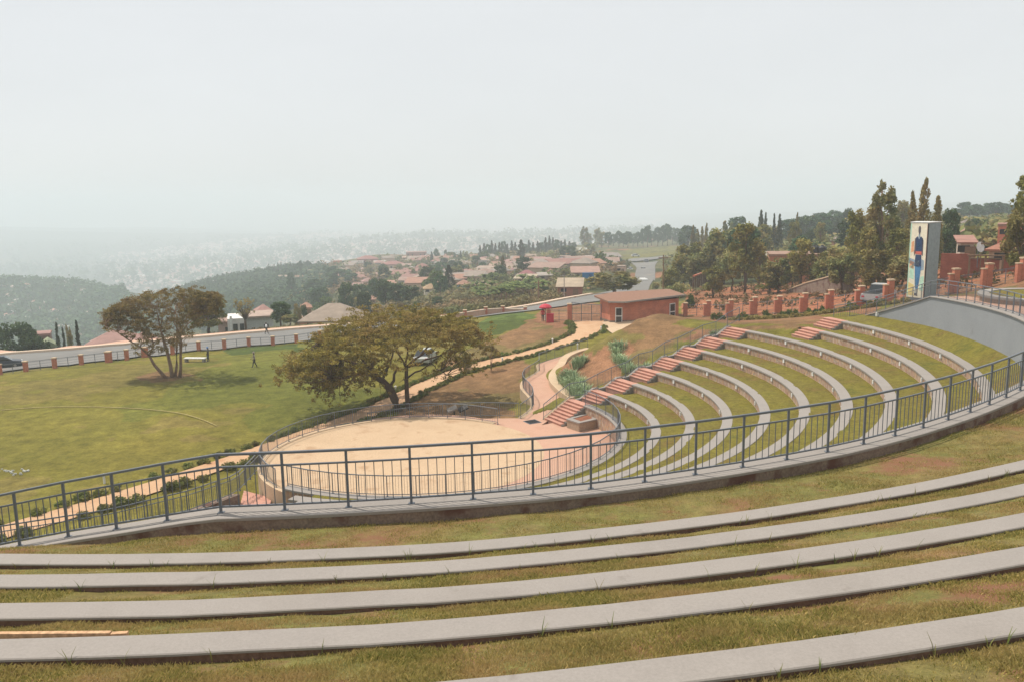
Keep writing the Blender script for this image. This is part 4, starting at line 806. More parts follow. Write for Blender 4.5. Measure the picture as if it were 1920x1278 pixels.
def make_tree(kind, seed, mat, bark, Ht=10.0):
    r = np.random.default_rng(seed); e = empty("tree", (0, 0, 0)); PROTOS.append(e); mb = MB(); cs = []; rs = []
    if kind == 'broad':
        M_ = 34; lobes = [(r.uniform(-2.2, 2.2), r.uniform(-2.2, 2.2), r.uniform(0.5, 0.88) * Ht) for _ in range(7)]
        for k in range(M_):
            t = r.uniform(0.3, 1.0); R_ = 0.33 * Ht * math.sqrt(max(0.05, 1 - ((t - 0.62) / 0.42) ** 2)); th = r.random() * 6.283; q = R_ * math.sqrt(r.uniform(0.35, 1))
            cs.append((q * math.cos(th), q * math.sin(th), t * Ht * 0.94)); s_ = r.uniform(0.09, 0.15) * Ht; rs.append((s_, s_, s_))
        n_, sz, fl_, up_ = 95, 0.034 * Ht, 0.8, 0.35; branchy(mb, (0, 0, -0.3), (0.1, 0, 0.45 * Ht), 0.035 * Ht, 0.02 * Ht, r)
        for c in cs[::4]: branchy(mb, (0, 0, r.uniform(0.25, 0.45) * Ht), c, 0.014 * Ht, 0.004 * Ht, r, n=3, sides=4)
    elif kind == 'umbrella':
        for k in range(44):
            th = r.random() * 6.283; q = math.sqrt(r.random()) ; z = 0.93 - 0.28 * q * q - r.random() * 0.14
            cs.append((q * 0.62 * Ht * math.cos(th), q * 0.62 * Ht * math.sin(th), z * Ht)); s_ = r.uniform(0.08, 0.13) * Ht; rs.append((s_ * 1.3, s_ * 1.3, s_))
        n_, sz, fl_, up_ = 85, 0.028 * Ht, 0.5, 0.6
        for b in range(3):
            p = branchy(mb, (0.02 * b, 0, -0.3), (r.uniform(-0.2, 0.2) * Ht, r.uniform(-0.2, 0.2) * Ht, 0.55 * Ht), 0.03 * Ht, 0.014 * Ht, r)
            for c in cs[b::6]: branchy(mb, p[3], c, 0.011 * Ht, 0.003 * Ht, r, n=3, sides=4)
    elif kind == 'euc':                      # tall, airy, clumps on an open frame
        for k in range(40):
            t = r.uniform(0.22, 1.0); R_ = Ht * 0.19 * (0.75 if t > 0.82 else 1.0) * math.sqrt(max(0.1, 1 - ((t - 0.6) / 0.5) ** 2)); th = r.random() * 6.283; q = R_ * math.sqrt(r.uniform(0.15, 1))
            cs.append((q * math.cos(th), q * math.sin(th), t * Ht * 0.96)); s_ = r.uniform(0.045, 0.085) * Ht; rs.append((s_, s_, s_ * 1.2))
        n_, sz, fl_, up_ = 75, 0.021 * Ht, 1.0, 0.1; tp = branchy(mb, (0, 0, -0.3), (0.02 * Ht, 0, 0.92 * Ht), 0.022 * Ht, 0.006 * Ht, r, 0.06, 6)
        for c in cs[::2]: branchy(mb, tp[min(5, max(1, int(c[2] / Ht * 6) - 1))], c, 0.007 * Ht, 0.002 * Ht, r, n=3, sides=4)
    elif kind in ('conifer', 'cypress', 'pine'):
        wd = {'conifer': 0.17, 'cypress': 0.09, 'pine': 0.14}[kind]
        for k in range(46):
            t = (k + r.random()) / 46; R_ = Ht * wd * ((1 - t) ** 0.8 * 0.95 + 0.05) * (1 if kind != 'pine' else r.uniform(0.5, 1.2)); th = r.random() * 6.283; q = R_ * math.sqrt(r.uniform(0.25, 1))
            cs.append((q * math.cos(th), q * math.sin(th), (0.12 + 0.88 * t) * Ht)); s_ = Ht * (0.028 + 0.055 * (1 - t)) * (1.0 if kind != 'cypress' else 0.75); rs.append((s_, s_, s_ * 1.5))
        n_, sz, fl_, up_ = 70, 0.017 * Ht, 1.0, 0.0; tp = branchy(mb, (0, 0, -0.3), (0, 0, 0.97 * Ht), 0.018 * Ht, 0.003 * Ht, r, 0.02, 6)
        for c in cs[::5]: branchy(mb, (0, 0, c[2] * 0.9), c, 0.005 * Ht, 0.002 * Ht, r, n=2, sides=4)
    elif kind == 'bush':
        for k in range(16):
            th = r.random() * 6.283; q = math.sqrt(r.random()) * 0.5 * Ht; z = r.uniform(0.18, 0.8) * Ht * (1 - 0.45 * (q / (0.5 * Ht)) ** 2)
            cs.append((q * math.cos(th), q * math.sin(th), z)); s_ = r.uniform(0.16, 0.26) * Ht; rs.append((s_, s_, s_))
        n_, sz, fl_, up_ = 70, 0.06 * Ht, 0.9, 0.3
        for c in cs[::4]: branchy(mb, (0, 0, -0.05), c, 0.02 * Ht, 0.006 * Ht, r, n=2, sides=4)
    elif kind == 'layered':                  # tall tree in two stacked lobed masses
        for (zc, R_, k_) in ((0.86, 0.15, 12), (0.62, 0.23, 20), (0.44, 0.21, 14)):
            for k in range(k_):
                th = r.random() * 6.283; q = R_ * Ht * math.sqrt(r.random()); cs.append((q * math.cos(th), q * math.sin(th), (zc + r.uniform(-0.1, 0.1)) * Ht)); s_ = r.uniform(0.06, 0.10) * Ht; rs.append((s_, s_, s_))
        n_, sz, fl_, up_ = 85, 0.024 * Ht, 0.9, 0.3; tp = branchy(mb, (0, 0, -0.3), (0, 0, 0.85 * Ht), 0.022 * Ht, 0.008 * Ht, r, 0.05, 5)
        for c in cs[::3]: branchy(mb, (0, 0, c[2] * 0.8), c, 0.008 * Ht, 0.003 * Ht, r, n=3, sides=4)
    elif kind == 'bare':                     # pollarded, thin-leaved vase
        for k in range(46):
            th = r.random() * 6.283; q = 0.42 * Ht * math.sqrt(r.random()); z = r.uniform(0.55, 0.98) * Ht; cs.append((q * math.cos(th), q * math.sin(th), z)); s_ = r.uniform(0.05, 0.09) * Ht; rs.append((s_, s_, s_))
        n_, sz, fl_, up_ = 26, 0.022 * Ht, 1.0, 0.2; tp = branchy(mb, (0, 0, -0.3), (0, 0, 0.35 * Ht), 0.06 * Ht, 0.045 * Ht, r, 0.03)
        for c in cs: branchy(mb, (0, 0, 0.33 * Ht), c, 0.016 * Ht, 0.003 * Ht, r, n=4, sides=4)
    V, rnd = cloud(cs, rs, n_, sz, r, fl_, up_); crown_obj(e, V, rnd, mat)
    mb.build("trunk", bark, e, smooth=True); e['height'] = Ht
    return e
T = {'broad_dark': make_tree('broad', 1, M['fol_dark'], M['bark']), 'broad_olive': make_tree('broad', 2, M['fol_olive'], M['bark']), 'broad_euc': make_tree('broad', 3, M['fol_euc'], M['bark']),
     'umbrella': make_tree('umbrella', 4, M['fol_olive'], M['bark']), 'euc': make_tree('euc', 5, M['fol_euc'], M['bark_pale']), 'euc2': make_tree('euc', 6, M['fol_olive'], M['bark_pale']),
     'conifer': make_tree('conifer', 7, M['fol_conifer'], M['bark']), 'conifer_dark': make_tree('conifer', 8, M['fol_pine'], M['bark']), 'cypress': make_tree('cypress', 9, M['fol_pine'], M['bark']),
     'pine': make_tree('pine', 10, M['fol_pine'], M['bark']), 'bush': make_tree('bush', 11, M['fol_green'], M['bark']), 'bush_olive': make_tree('bush', 12, M['fol_euc'], M['bark']),
     'layered': make_tree('layered', 13, M['fol_olive'], M['bark']), 'bare': make_tree('bare', 14, M['fol_olive'], M['bark']), 'broad_blue': make_tree('broad', 15, M['fol_far'], M['bark']), 'umb_dry': make_tree('umbrella', 16, M['fol_acacia2'], M['bark_pale']),
     'pine_olive': make_tree('pine', 17, M['fol_euc'], M['bark'])}
_tn = 0
def tree(kind, px, ytop, dist, label, wpx=None, group=None, name="tree", base=None, cat="tree", sink=0.0):
    """a tree on the ground at a bearing and distance, as tall as the sight line to its top"""
    global _tn; _tn += 1
    p = onaz(px, dist); ht = topz(px, ytop, dist) - p[2]; ht = max(0.8, ht); s = ht / 10.0
    wmul = 1.0
    if wpx:
        w0 = {'broad': 7.6, 'umbrella': 13.4, 'umb': 13.4, 'euc': 4.4, 'conifer': 3.9, 'cypress': 2.1, 'pine': 3.4, 'bush': 12.5, 'layered': 5.6, 'bare': 9.2}[kind.split('_')[0].rstrip('2')]
        wmul = (wpx / F_PX * dist * (p[1] / math.hypot(p[0], p[1])) ** 2) / (w0 * s)
    o = dup(T[kind], (p[0], p[1], p[2] - sink), (_tn * 2.399) % 6.283, (s * wmul, s * wmul, s), label, group, cat); o.name = name
    return o

# --- the two acacias on the lawn, built branch by branch
def acacia_big():
    r = np.random.default_rng(42); base = at(747, 768, 17.4); D_ = math.hypot(base[0], base[1]); k = D_ / F_PX
    e = empty("acacia_tree", base, "big umbrella-shaped acacia beside the stage, leaning trunk and wide drooping crown", "tree"); mb = MB()
    L3 = lambda px, py, dy=0.0: np.array([(px - 747) * k * 1.0, dy, -(py - 768) * k * 1.03])
    t1 = [L3(747, 772), L3(741, 750, 0.1), L3(732, 728, 0.2), L3(718, 712, 0.1), L3(700, 700, -0.2)]
    mb.tube(t1, [0.42, 0.36, 0.33, 0.27, 0.2], 9); t2 = [L3(765, 772, 0.5), L3(763, 740, 0.5), L3(763, 712, 0.5), L3(764, 690, 0.5)]; mb.tube(t2, [0.24, 0.2, 0.17, 0.14], 8)
    limbs = [(t1[2], L3(745, 690, 1.0), 0.15), (t1[3], L3(690, 670, -1.5), 0.15), (t1[3], L3(735, 668, 2.0), 0.12), (t1[4], L3(640, 660, -0.6), 0.15), (t1[4], L3(600, 640, 1.2), 0.12), (t1[4], L3(660, 640, 2.5), 0.12), (t1[4], L3(640, 690, -3.0), 0.1),
             (t2[3], L3(800, 662, 0.4), 0.11), (t2[3], L3(745, 660, 1.0), 0.1), (t2[3], L3(830, 640, 1.5), 0.1), (t2[2], L3(815, 676, -1.2), 0.09), (L3(815, 676, -1.2), L3(845, 696, -1.6), 0.05), (t2[3], L3(770, 625, -1.5), 0.09), (t1[4], L3(690, 620, 0.5), 0.1), (t2[3], L3(860, 655, 3.0), 0.09)]
    nodes_ = []
    for a, b, w_ in limbs: nodes_ += branchy(mb, a, b, w_, w_ * 0.55, r, 0.14, 5, 6)[2:]
    cs = []; rs = []
    def put_(px, py, dy, s, v=1.0): cs.append(L3(px, py, dy)); rs.append((s * 1.5 / v, s * 1.5 / v, s * v))
    for q in range(980):                     # canopy dome, thin, lopsided, drooping on the left
        th = r.random() * 6.283; u = math.sqrt(r.random()); px = 728 + 176 * u * math.cos(th); dy = 7.6 * u * math.sin(th)
        f = (px - 728) / 176.0; top = 578 + 46 * abs(f) ** 2 * (1.0 if f < 0 else 0.6) + (30 * max(0, -f - 0.45) / 0.55) + 36 * (abs(dy) / 7.6) ** 2
        th_ = 26 + 26 * (1 - u) + (10 if f < 0.1 else 0); py = top + r.random() ** 0.8 * th_ + (r.random() < 0.3) * r.random() * 40 * (1 if f < 0.4 else 0.4)
        put_(px + r.normal() * 3, py + r.normal() * 4, dy, r.uniform(0.16, 0.46))
    V1, rnd1 = cloud(cs, rs, 74, 0.08, r, 0.5, 0.45); cs1 = list(cs); cs.clear(); rs.clear()
    for px, py, n_ in ((560, 694, 22), (600, 684, 24), (620, 712, 22), (612, 728, 12), (688, 706, 18), (652, 696, 20), (575, 704, 12), (628, 700, 16), (900, 640, 12), (905, 655, 7), (860, 665, 9), (700, 690, 10), (880, 690, 6), (545, 690, 7), (830, 690, 7), (636, 742, 4), (688, 728, 3)):
        for _ in range(n_ * 4): put_(px + r.normal() * 17, py - 6 + r.normal() * 9, r.normal() * 1.8, r.uniform(0.12, 0.34), 1.3)
    V, rnd = cloud(cs, rs, 36, 0.075, r, 0.8, 0.3); crown_obj(e, np.vstack([V1, V]), np.r_[rnd1, rnd], M['fol_acacia']); cs = cs1[::3] + cs[::3]
    nn = np.array(nodes_)
    for c in cs[::2]:
        j = np.argmin(np.linalg.norm(nn - c, axis=1)); 
        if np.linalg.norm(nn[j] - c) < 4.5: branchy(mb, nn[j], c, 0.035, 0.012, r, 0.2, 3, 4)
    for px, py in ((846, 697), (852, 702), (768, 705)):                  # bare twigs low on the right
        for _ in range(6): branchy(mb, L3(px - 4, py - 3, -1.6), L3(px + r.normal() * 9, py + r.normal() * 5, -1.6 + r.normal() * 0.4), 0.025, 0.01, r, 0.2, 3, 4)
    mb.build("trunk", M['bark'], e, smooth=True)
acacia_big()
def acacia_left():
    r = np.random.default_rng(43); base = at(322, 708, 17.6); D_ = math.hypot(base[0], base[1]); k = D_ / F_PX
    e = empty("acacia_tree", base, "thin-leaved brown acacia with four splayed stems in the middle of the lawn", "tree"); mb = MB()
    L3 = lambda px, py, dy=0.0: np.array([(px - 322) * k, dy, -(py - 708) * k * 1.03]); nodes_ = []
    def limb(pts, w0, w1):
        P_ = [L3(*p) for p in pts]; ws = np.linspace(w0, w1, len(P_)); mb.tube(P_, list(ws), 7); nodes_.extend(P_[-2:]); return P_[-1]
    tips = [limb([(314, 711, 0), (305, 697, -.2), (297, 683, -.5), (292, 666, -.8)], .2, .12), limb([(292, 666, -.8), (280, 650, -1.2), (268, 640, -1.5)], .11, .07), limb([(292, 666, -.8), (296, 650, 0), (290, 636, .3)], .1, .06), limb([(268, 640, -1.5), (250, 622, -2), (232, 612, -2.2)], .07, .04),
            limb([(322, 708, .2), (320, 690, .3), (316, 668, .4), (311, 645, .4), (306, 625, .5)], .22, .1), limb([(324, 708, .6), (327, 690, .8), (325, 665, 1.4), (322, 640, 2.2)], .16, .08), limb([(335, 707, .2), (339, 690, .1), (341, 670, 0), (347, 648, -.4), (350, 630, -1)], .18, .08), limb([(341, 670, 0), (336, 652, .8), (330, 636, 1.2)], .1, .06),
            limb([(350, 630, -1), (368, 612, -1.5), (385, 600, -1)], .08, .04), limb([(306, 625, .5), (300, 605, 1), (296, 590, 1.3)], .09, .04), limb([(306, 625, .5), (318, 604, -.5), (325, 586, -1)], .08, .04), limb([(290, 636, .3), (272, 610, 1), (260, 596, 1.5)], .06, .03), limb([(330, 636, 1.2), (345, 608, 2), (352, 590, 2.5)], .06, .03), limb([(350, 630, -1), (352, 608, -2.5), (358, 588, -3)], .06, .03), limb([(322, 640, 2.2), (318, 612, 3.2), (312, 592, 3.8)], .06, .03)]
    cs = []; rs = []; nn = np.array(nodes_)
    for q in range(980):
        px = 317 + 100 * (r.random() ** 0.8) * (1 if r.random() < 0.5 else -1); f = (px - 317) / 100.0; dy = r.normal() * 2.2 * max(0.2, 1 - abs(f) * 0.7); top = 555 + 38 * max(0, -f) ** 1.5 + 14 * max(0, f) ** 2; thick = 112 * max(0.26, 1 - abs(f) ** 1.3)
        cs.append(L3(px, top + r.random() ** 1.25 * thick, dy)); s_ = r.uniform(0.14, 0.36); rs.append((s_ * 1.4, s_ * 1.4, s_ * 0.9))
    V, rnd = cloud(cs, rs, 38, 0.085, r, 0.9, 0.3); crown_obj(e, V, rnd, M['fol_acacia2'])
    for c in cs[::3]:
        d_ = np.linalg.norm(nn - c, axis=1); j = np.argmin(d_ + (nn[:, 2] > c[2]) * 2)
        if d_[j] < 5: branchy(mb, nn[j], c, 0.03, 0.01, r, 0.2, 3, 4)
    mb.build("trunk", M['bark_pale'], e, smooth=True)
acacia_left()

# --- trees beyond the road on the left
tree('broad_dark', 22, 606, 146, "large dark bushy tree at the left edge beyond the road", 92)
tree('broad_dark', 58, 632, 143, "lower dark tree crowding the right side of the big left-edge tree", 56)
tree('cypress', 100, 606, 146, "first slim dark conifer of the small row left of the pink roof", 14, "slim conifers left of the pink roof")
tree('cypress', 111, 615, 150, "shorter slim conifer between its taller neighbours left of the pink roof", 12, "slim conifers left of the pink roof")
tree('euc', 122, 610, 156, "pale thin tree in the small conifer row left of the pink roof", 20, "slim conifers left of the pink roof")
tree('cypress', 138, 602, 146, "tallest slim dark conifer, right end of the row beside the pink roof", 15, "slim conifers left of the pink roof")
tree('broad_olive', 388, 556, 137, "dense brown-green tree behind the right half of the thin lawn acacia", 78)
tree('bare', 457, 562, 137, "pollarded tree with a thick dark fork in front of the white house", 46)
tree('broad_dark', 524, 566, 142, "dark full tree right of the white house", 44)
tree('broad_euc', 541, 590, 138, "smaller dark tree between the dark full tree and the brown hipped roof", 32)
tree('broad_euc', 556, 570, 165, "thin grey-green tree behind the brown hipped roof, left side", 18)
tree('broad_dark', 568, 572, 170, "small dark tree touching the left slope of the brown hipped roof", 18)
# --- trees among the houses
mid = [('broad_dark', 650, 530, 235, 34, "dark tree directly behind the right end of the brown hipped roof"), ('broad_dark', 683, 548, 205, 30, "dark round tree right of the brown hipped roof"), ('cypress', 671, 556, 190, 12, "narrow dark tree between two round ones right of the brown roof"),
       ('broad_dark', 716, 524, 250, 36, "dark tree left of the broad clump above the big acacia"), ('broad_dark', 742, 532, 225, 44, "broad dark tree above the big acacia crown, left of a pair"), ('broad_dark', 770, 536, 220, 42, "broad dark tree above the big acacia crown, right of a pair"),
       ('bush', 778, 563, 190, 24, "bright green bush just above the big acacia crown"), ('umb_dry', 752, 566, 150, 26, "small brown-leaved tree poking above the big acacia crown"), ('broad_dark', 804, 499, 330, 34, "round very dark tree in the middle of the town"),
       ('conifer_dark', 843, 498, 260, 30, "tall pointed dark conifer standing alone in the town"), ('broad_dark', 722, 528, 230, 30, "dark tree with a forked top beside the broad clump"), ('broad_dark', 820, 556, 190, 22, "dark shrubby tree below the yellow hipped house"),
       ('cypress', 812, 472, 560, 9, "narrow dark conifer beside the long pink roof on the skyline"), ('broad_blue', 821, 467, 600, 11, "slim dark tree right of the narrow conifer on the skyline"), ('broad_blue', 838, 469, 640, 8, "small skyline tree above the pink hipped roof"), ('broad_blue', 848, 473, 620, 20, "low skyline tree behind the pink hipped roof"),
       ('broad_blue', 858, 477, 600, 14, "low dark skyline tree left of the pointed spire tree"), ('conifer_dark', 866, 471, 540, 9, "pointed spire-like tree on the skyline left of the pine wood"), ('broad_blue', 830, 492, 430, 40, "wide leafy tree below the skyline conifer"),
       ('broad_blue', 870, 498, 400, 34, "leafy tree right of the tall lone conifer"), ('broad_blue', 880, 520, 300, 16, "small tree in front of the crimson roof"), ('conifer', 944, 480, 300, 18, "brown-green pointed tree above the banana grove"), ('broad_dark', 938, 497, 290, 26, "dark tree at the foot of the brown-green pointed tree"),
       ('pine', 978, 451, 470, 26, "tall dark pine in front of the pine wood"), ('broad_blue', 1034, 492, 360, 22, "dark tree left of the white three-storey block"), ('broad_blue', 1155, 484, 360, 26, "round dark tree left of the main road"), ('broad_blue', 1130, 500, 300, 16, "small green tree beside the blue-walled shops"),
       ('bush', 952, 554, 190, 36, "round green bush below the banana grove"), ('bush_olive', 985, 551, 185, 30, "dull green bush right of the round green bush"), ('bush', 918, 560, 190, 44, "dark green shrub left of the round green bush"), ('broad_olive', 1060, 506, 260, 20, "small yellowish tree in front of the pink roofs"),
       ('bush_olive', 1040, 558, 165, 34, "low dull bush beside the tan-roofed shed"), ('bush', 850, 566, 195, 26, "green shrub right of the bright green bush"), ('broad_dark', 1022, 538, 180, 26, "dark small tree behind the pale utility pole"), ('broad_blue', 640, 505, 480, 50, "broad green tree left of the big red building"), ('broad_blue', 625, 500, 520, 34, "green tree touching the broad one left of the red building"),
       ('broad_blue', 660, 512, 440, 30, "green tree below the big red building"), ('broad_blue', 548, 512, 480, 16, "dark tree in front of the tan hill patch"), ('bush_olive', 544, 544, 400, 18, "dark bush on the bare tan patch of the hill"), ('broad_blue', 590, 524, 420, 40, "green tree right of the tan hill patch"), ('broad_blue', 600, 540, 330, 46, "large green tree above the brown hipped roof"), ('bush', 735, 506, 420, 30, "green bush in front of the long tan flats")]
for k, px, yt, d_, w_, lb in mid: tree(k, px, yt, d_, lb, w_)
for px, yt in ((518, 495), (525, 492), (531, 491), (540, 494), (548, 491), (554, 494), (567, 489), (575, 491), (581, 489), (585, 492)): tree('broad_blue' if px > 560 else 'cypress', px, yt, 700, "small dark tree in the row on the crest above the bare tan patch", 8 if px > 560 else 5, "row of small trees on the hill crest")
for k, (px, yt) in enumerate(((902, 461), (910, 457), (917, 459), (924, 452), (931, 457), (938, 455), (946, 453), (953, 458), (961, 452), (968, 455), (985, 458), (993, 451), (1001, 455), (1009, 453), (1016, 455), (1024, 446), (1031, 443), (1038, 446), (1045, 450), (1053, 452), (1060, 450), (1068, 453), (1076, 455))):
    tree('broad_blue' if k % 4 == 2 else 'pine', px, yt, 560 + (k * 37) % 60, "dark pine in the dense pine wood behind the long peach roof", 13, "pines of the wood on the ridge")
for k, (px, yt) in enumerate(((1096, 425), (1103, 436), (1120, 428), (1128, 434), (1140, 436), (1150, 440), (1160, 434), (1168, 438), (1177, 435), (1186, 439), (1195, 436), (1205, 430), (1213, 424), (1221, 434), (1232, 427), (1241, 424), (1250, 421), (1259, 428), (1268, 429), (1276, 430), (1285, 424), (1292, 428))):
    tree('broad_blue' if k > 3 else 'euc', px, yt, 610 + (k * 53) % 70, "grey-green tree in the row along the ridge above the yellow field", 17 if k > 3 else 20, "trees along the ridge above the field")
# --- right-hand side, behind the park fence
rt = [('broad_olive', 1150, 510, 158, 94, "wide olive tree directly above the round brick guard house"), ('broad_euc', 1228, 530, 200, 16, "small dark tree on the verge right of the white truck"), ('broad_olive', 1256, 505, 150, 40, "thin tree behind the tall brown pole"),
      ('bush', 1294, 546, 112, 26, "bright green round bush right of the guard house"), ('broad_olive', 1282, 478, 170, 46, "olive tree left of the dark post fence"), ('broad_euc', 1310, 474, 160, 48, "grey-green tree above the dark post fence"), ('bush_olive', 1270, 520, 140, 44, "olive bush left of the bright green round bush"), ('broad_olive', 1338, 482, 165, 40, "olive tree right of the dark post fence"),
      ('conifer', 1297, 424, 300, 17, "leftmost brown-topped conifer of the cluster on the ridge"), ('conifer', 1306, 431, 310, 15, "brown-topped conifer beside the leftmost one on the ridge"), ('conifer', 1322, 420, 300, 16, "taller brown-topped conifer with a thin tip on the ridge"), ('conifer', 1314, 426, 320, 16, "brown conifer between two thin-tipped ones"),
      ('broad_blue', 1288, 425, 420, 40, "blue-green tree behind the brown-topped conifers"), ('broad_euc', 1340, 428, 330, 30, "pale green tree right of the brown-topped conifers"), ('pine_olive', 1356, 416, 300, 30, "brown-green tree left of the tall dark layered tree"), ('pine_olive', 1368, 418, 310, 26, "second brown-green tree left of the tall dark layered tree"), ('broad_blue', 1380, 408, 340, 44, "rounded green tree top behind the layered tree"),
      ('layered', 1396, 418, 128, 70, "tall dark tree in stacked leafy masses, right of the bright bush"), ('broad_euc', 1372, 466, 140, 44, "lower bushy tree at the left of the tall layered tree"), ('conifer_dark', 1422, 396, 250, 22, "dark conifer with several spires right of the layered tree"), ('conifer_dark', 1431, 400, 255, 16, "narrow dark spire beside the many-spired conifer"), ('conifer_dark', 1446, 402, 240, 17, "left one of the twin brownish conifers"), ('conifer_dark', 1457, 403, 242, 20, "right one of the twin brownish conifers"), ('conifer', 1489, 400, 260, 14, "single thin brown conifer tip above the beige gable roof"),
      ('broad_blue', 1474, 412, 330, 48, "rounded green trees on the skyline above the beige gable"), ('broad_blue', 1510, 406, 340, 44, "rounded skyline tree right of the thin brown conifer"), ('broad_blue', 1540, 402, 350, 50, "broad rounded skyline tree above the pink house"), ('broad_blue', 1572, 400, 350, 46, "rounded skyline tree left of the tall eucalyptus"), ('broad_dark', 1583, 391, 330, 22, "dark pointed skyline tree left of the tall eucalyptus"), ('broad_dark', 1520, 430, 240, 36, "dark tree in front of the skyline trees above the bright vineyard green"),
      ('bush', 1530, 446, 200, 70, "bright yellow-green hedge-like growth behind the black water tanks"), ('umbrella', 1421, 496, 132, 16, "small palm-like tree in front of the grey wall"), ('broad_olive', 1442, 508, 120, 56, "yellowish bushy tree in front of the orange flat house"), ('broad_euc', 1484, 500, 128, 40, "olive tree in front of the orange flat house"), ('layered', 1500, 448, 118, 58, "leaning olive tree before the orange flat house"), ('broad_olive', 1462, 500, 135, 44, "dull green tree left of the leaning olive tree"),
      ('broad_euc', 1545, 482, 112, 46, "olive tree right of the orange flat house"), ('euc2', 1598, 396, 110, 52, "slender brown-green eucalyptus left of the tallest one"), ('euc', 1646, 343, 106, 74, "tallest eucalyptus with an open airy top"), ('euc2', 1622, 428, 104, 56, "lower leafy eucalyptus in front of the tallest one"), ('euc2', 1676, 430, 103, 60, "leafy brown-green tree just left of the billboard tower"), ('broad_euc', 1576, 476, 104, 60, "low spreading olive tree behind the black kiosk"), ('euc', 1660, 392, 112, 62, "eucalyptus filling the gap beside the tallest one"),
      ('conifer', 1700, 362, 118, 34, "left one of three brown conifers behind the billboard tower"), ('conifer', 1722, 338, 120, 46, "tallest of three brown conifers behind the billboard tower"), ('conifer', 1747, 370, 118, 40, "right one of three brown conifers behind the billboard tower"), ('euc2', 1640, 470, 98, 70, "dark leafy undergrowth tree below the tallest eucalyptus"), ('broad_euc', 1690, 480, 96, 60, "dark low tree at the left foot of the billboard tower"),
      ('broad_dark', 1772, 392, 130, 40, "dark tree against the right side of the billboard tower"), ('broad_dark', 1764, 430, 124, 40, "dark lower tree hidden partly by the billboard tower"), ('broad_dark', 1822, 410, 200, 48, "round dark green tree in front of the grey-brown far roof"), ('bush', 1790, 452, 150, 70, "green bushy hedge right of the billboard tower"), ('bush', 1850, 440, 140, 70, "yellow-green bush left of the red tiled roof"), ('bush_olive', 1770, 470, 118, 60, "olive bush behind the brick ruin"), ('bush', 1880, 436, 150, 50, "green bush behind the red tiled roof"),
      ('euc2', 1912, 330, 84, 84, "dark tall tree at the right edge above the red tiled roof"), ('broad_olive', 1905, 405, 82, 74, "leafy lower branches tree at the right edge over the red roof")]
for k, px, yt, d_, w_, lb in rt: tree(k, px, yt, d_, lb, w_)
for k, (px, yt) in enumerate(((1784, 392), (1796, 380), (1806, 386), (1818, 384), (1830, 388), (1842, 382), (1854, 380), (1866, 382), (1878, 386), (1890, 384), (1902, 388), (1920, 384), (1945, 382), (1970, 380), (1530, 400), (1556, 396))):
    tree('broad_blue', px, yt, 400 + (k * 41) % 60, "blue-green tree in the far skyline wood right of the billboard tower", 34, "far wood on the right skyline")
drop = tree('umb_dry', 918, 640, 82, "small round brown tree behind the right tip of the big acacia crown", 34)
tree('bush_olive', 870, 648, 84, "small olive bush behind the big acacia crown", 26)

# --- banana grove
def banana(seed):
    r = np.random.default_rng(seed); e = empty("banana_plant", (0, 0, 0)); PROTOS.append(e); V = []; rn_ = []
    for k in range(11):
        th = k * 2.4 + r.random() * 0.4; L_ = r.uniform(1.7, 2.6); el = r.uniform(0.6, 1.25); pts = []
        for q in range(6):
            f = q / 5; pts.append((math.cos(th) * L_ * f * math.cos(el), math.sin(th) * L_ * f * math.cos(el), 1.6 + L_ * f * math.sin(el) - 1.5 * f * f * L_ * 0.4))
        pts = np.array(pts); sd = np.array([-math.sin(th), math.cos(th), 0]); wd = [0.05, 0.3, 0.36, 0.34, 0.24, 0.03]
        for q in range(5):
            a, b = pts[q], pts[q + 1]; V += [a - sd * wd[q] - np.array([0, 0, 0.1]), a, b, b - sd * wd[q + 1] - np.array([0, 0, 0.1]), a, a + sd * wd[q] - np.array([0, 0, 0.1]), b + sd * wd[q + 1] - np.array([0, 0, 0.1]), b]; v_ = r.random(); rn_ += [v_, min(1, v_ + 0.2)]
    mesh_np("leaves", np.array(V), np.arange(len(V)).reshape(-1, 4), M['fol_banana'], e, rnd=np.array(rn_))
    MB().tube([(0, 0, -0.2), (0, 0, 1.0), (0.03, 0, 1.9)], [0.16, 0.13, 0.07], 7).build("stem", M['bark_pale'], e); return e
BAN = [banana(1), banana(2)]; rb = np.random.default_rng(5)
for k in range(64):
    f = rb.random(); px = 895 + 125 * f + rb.normal() * 5; d_ = rb.uniform(172, 225) + (20 if k % 3 == 0 else 0)
    p = onaz(px, d_); dup(BAN[k % 2], p, rb.random() * 6.28, rb.uniform(0.9, 1.5), "banana plant in the pale green grove left of the utility poles", "banana plants in the grove", "banana plant").name = "banana_plant"
for k in range(14):
    p = onaz(rb.uniform(896, 948), rb.uniform(270, 300)); dup(BAN[k % 2], p, rb.random() * 6.28, rb.uniform(1.0, 1.5), "banana plant in the smaller clump in front of the crimson hipped roof", "banana plants by the crimson roof", "banana plant").name = "banana_plant"

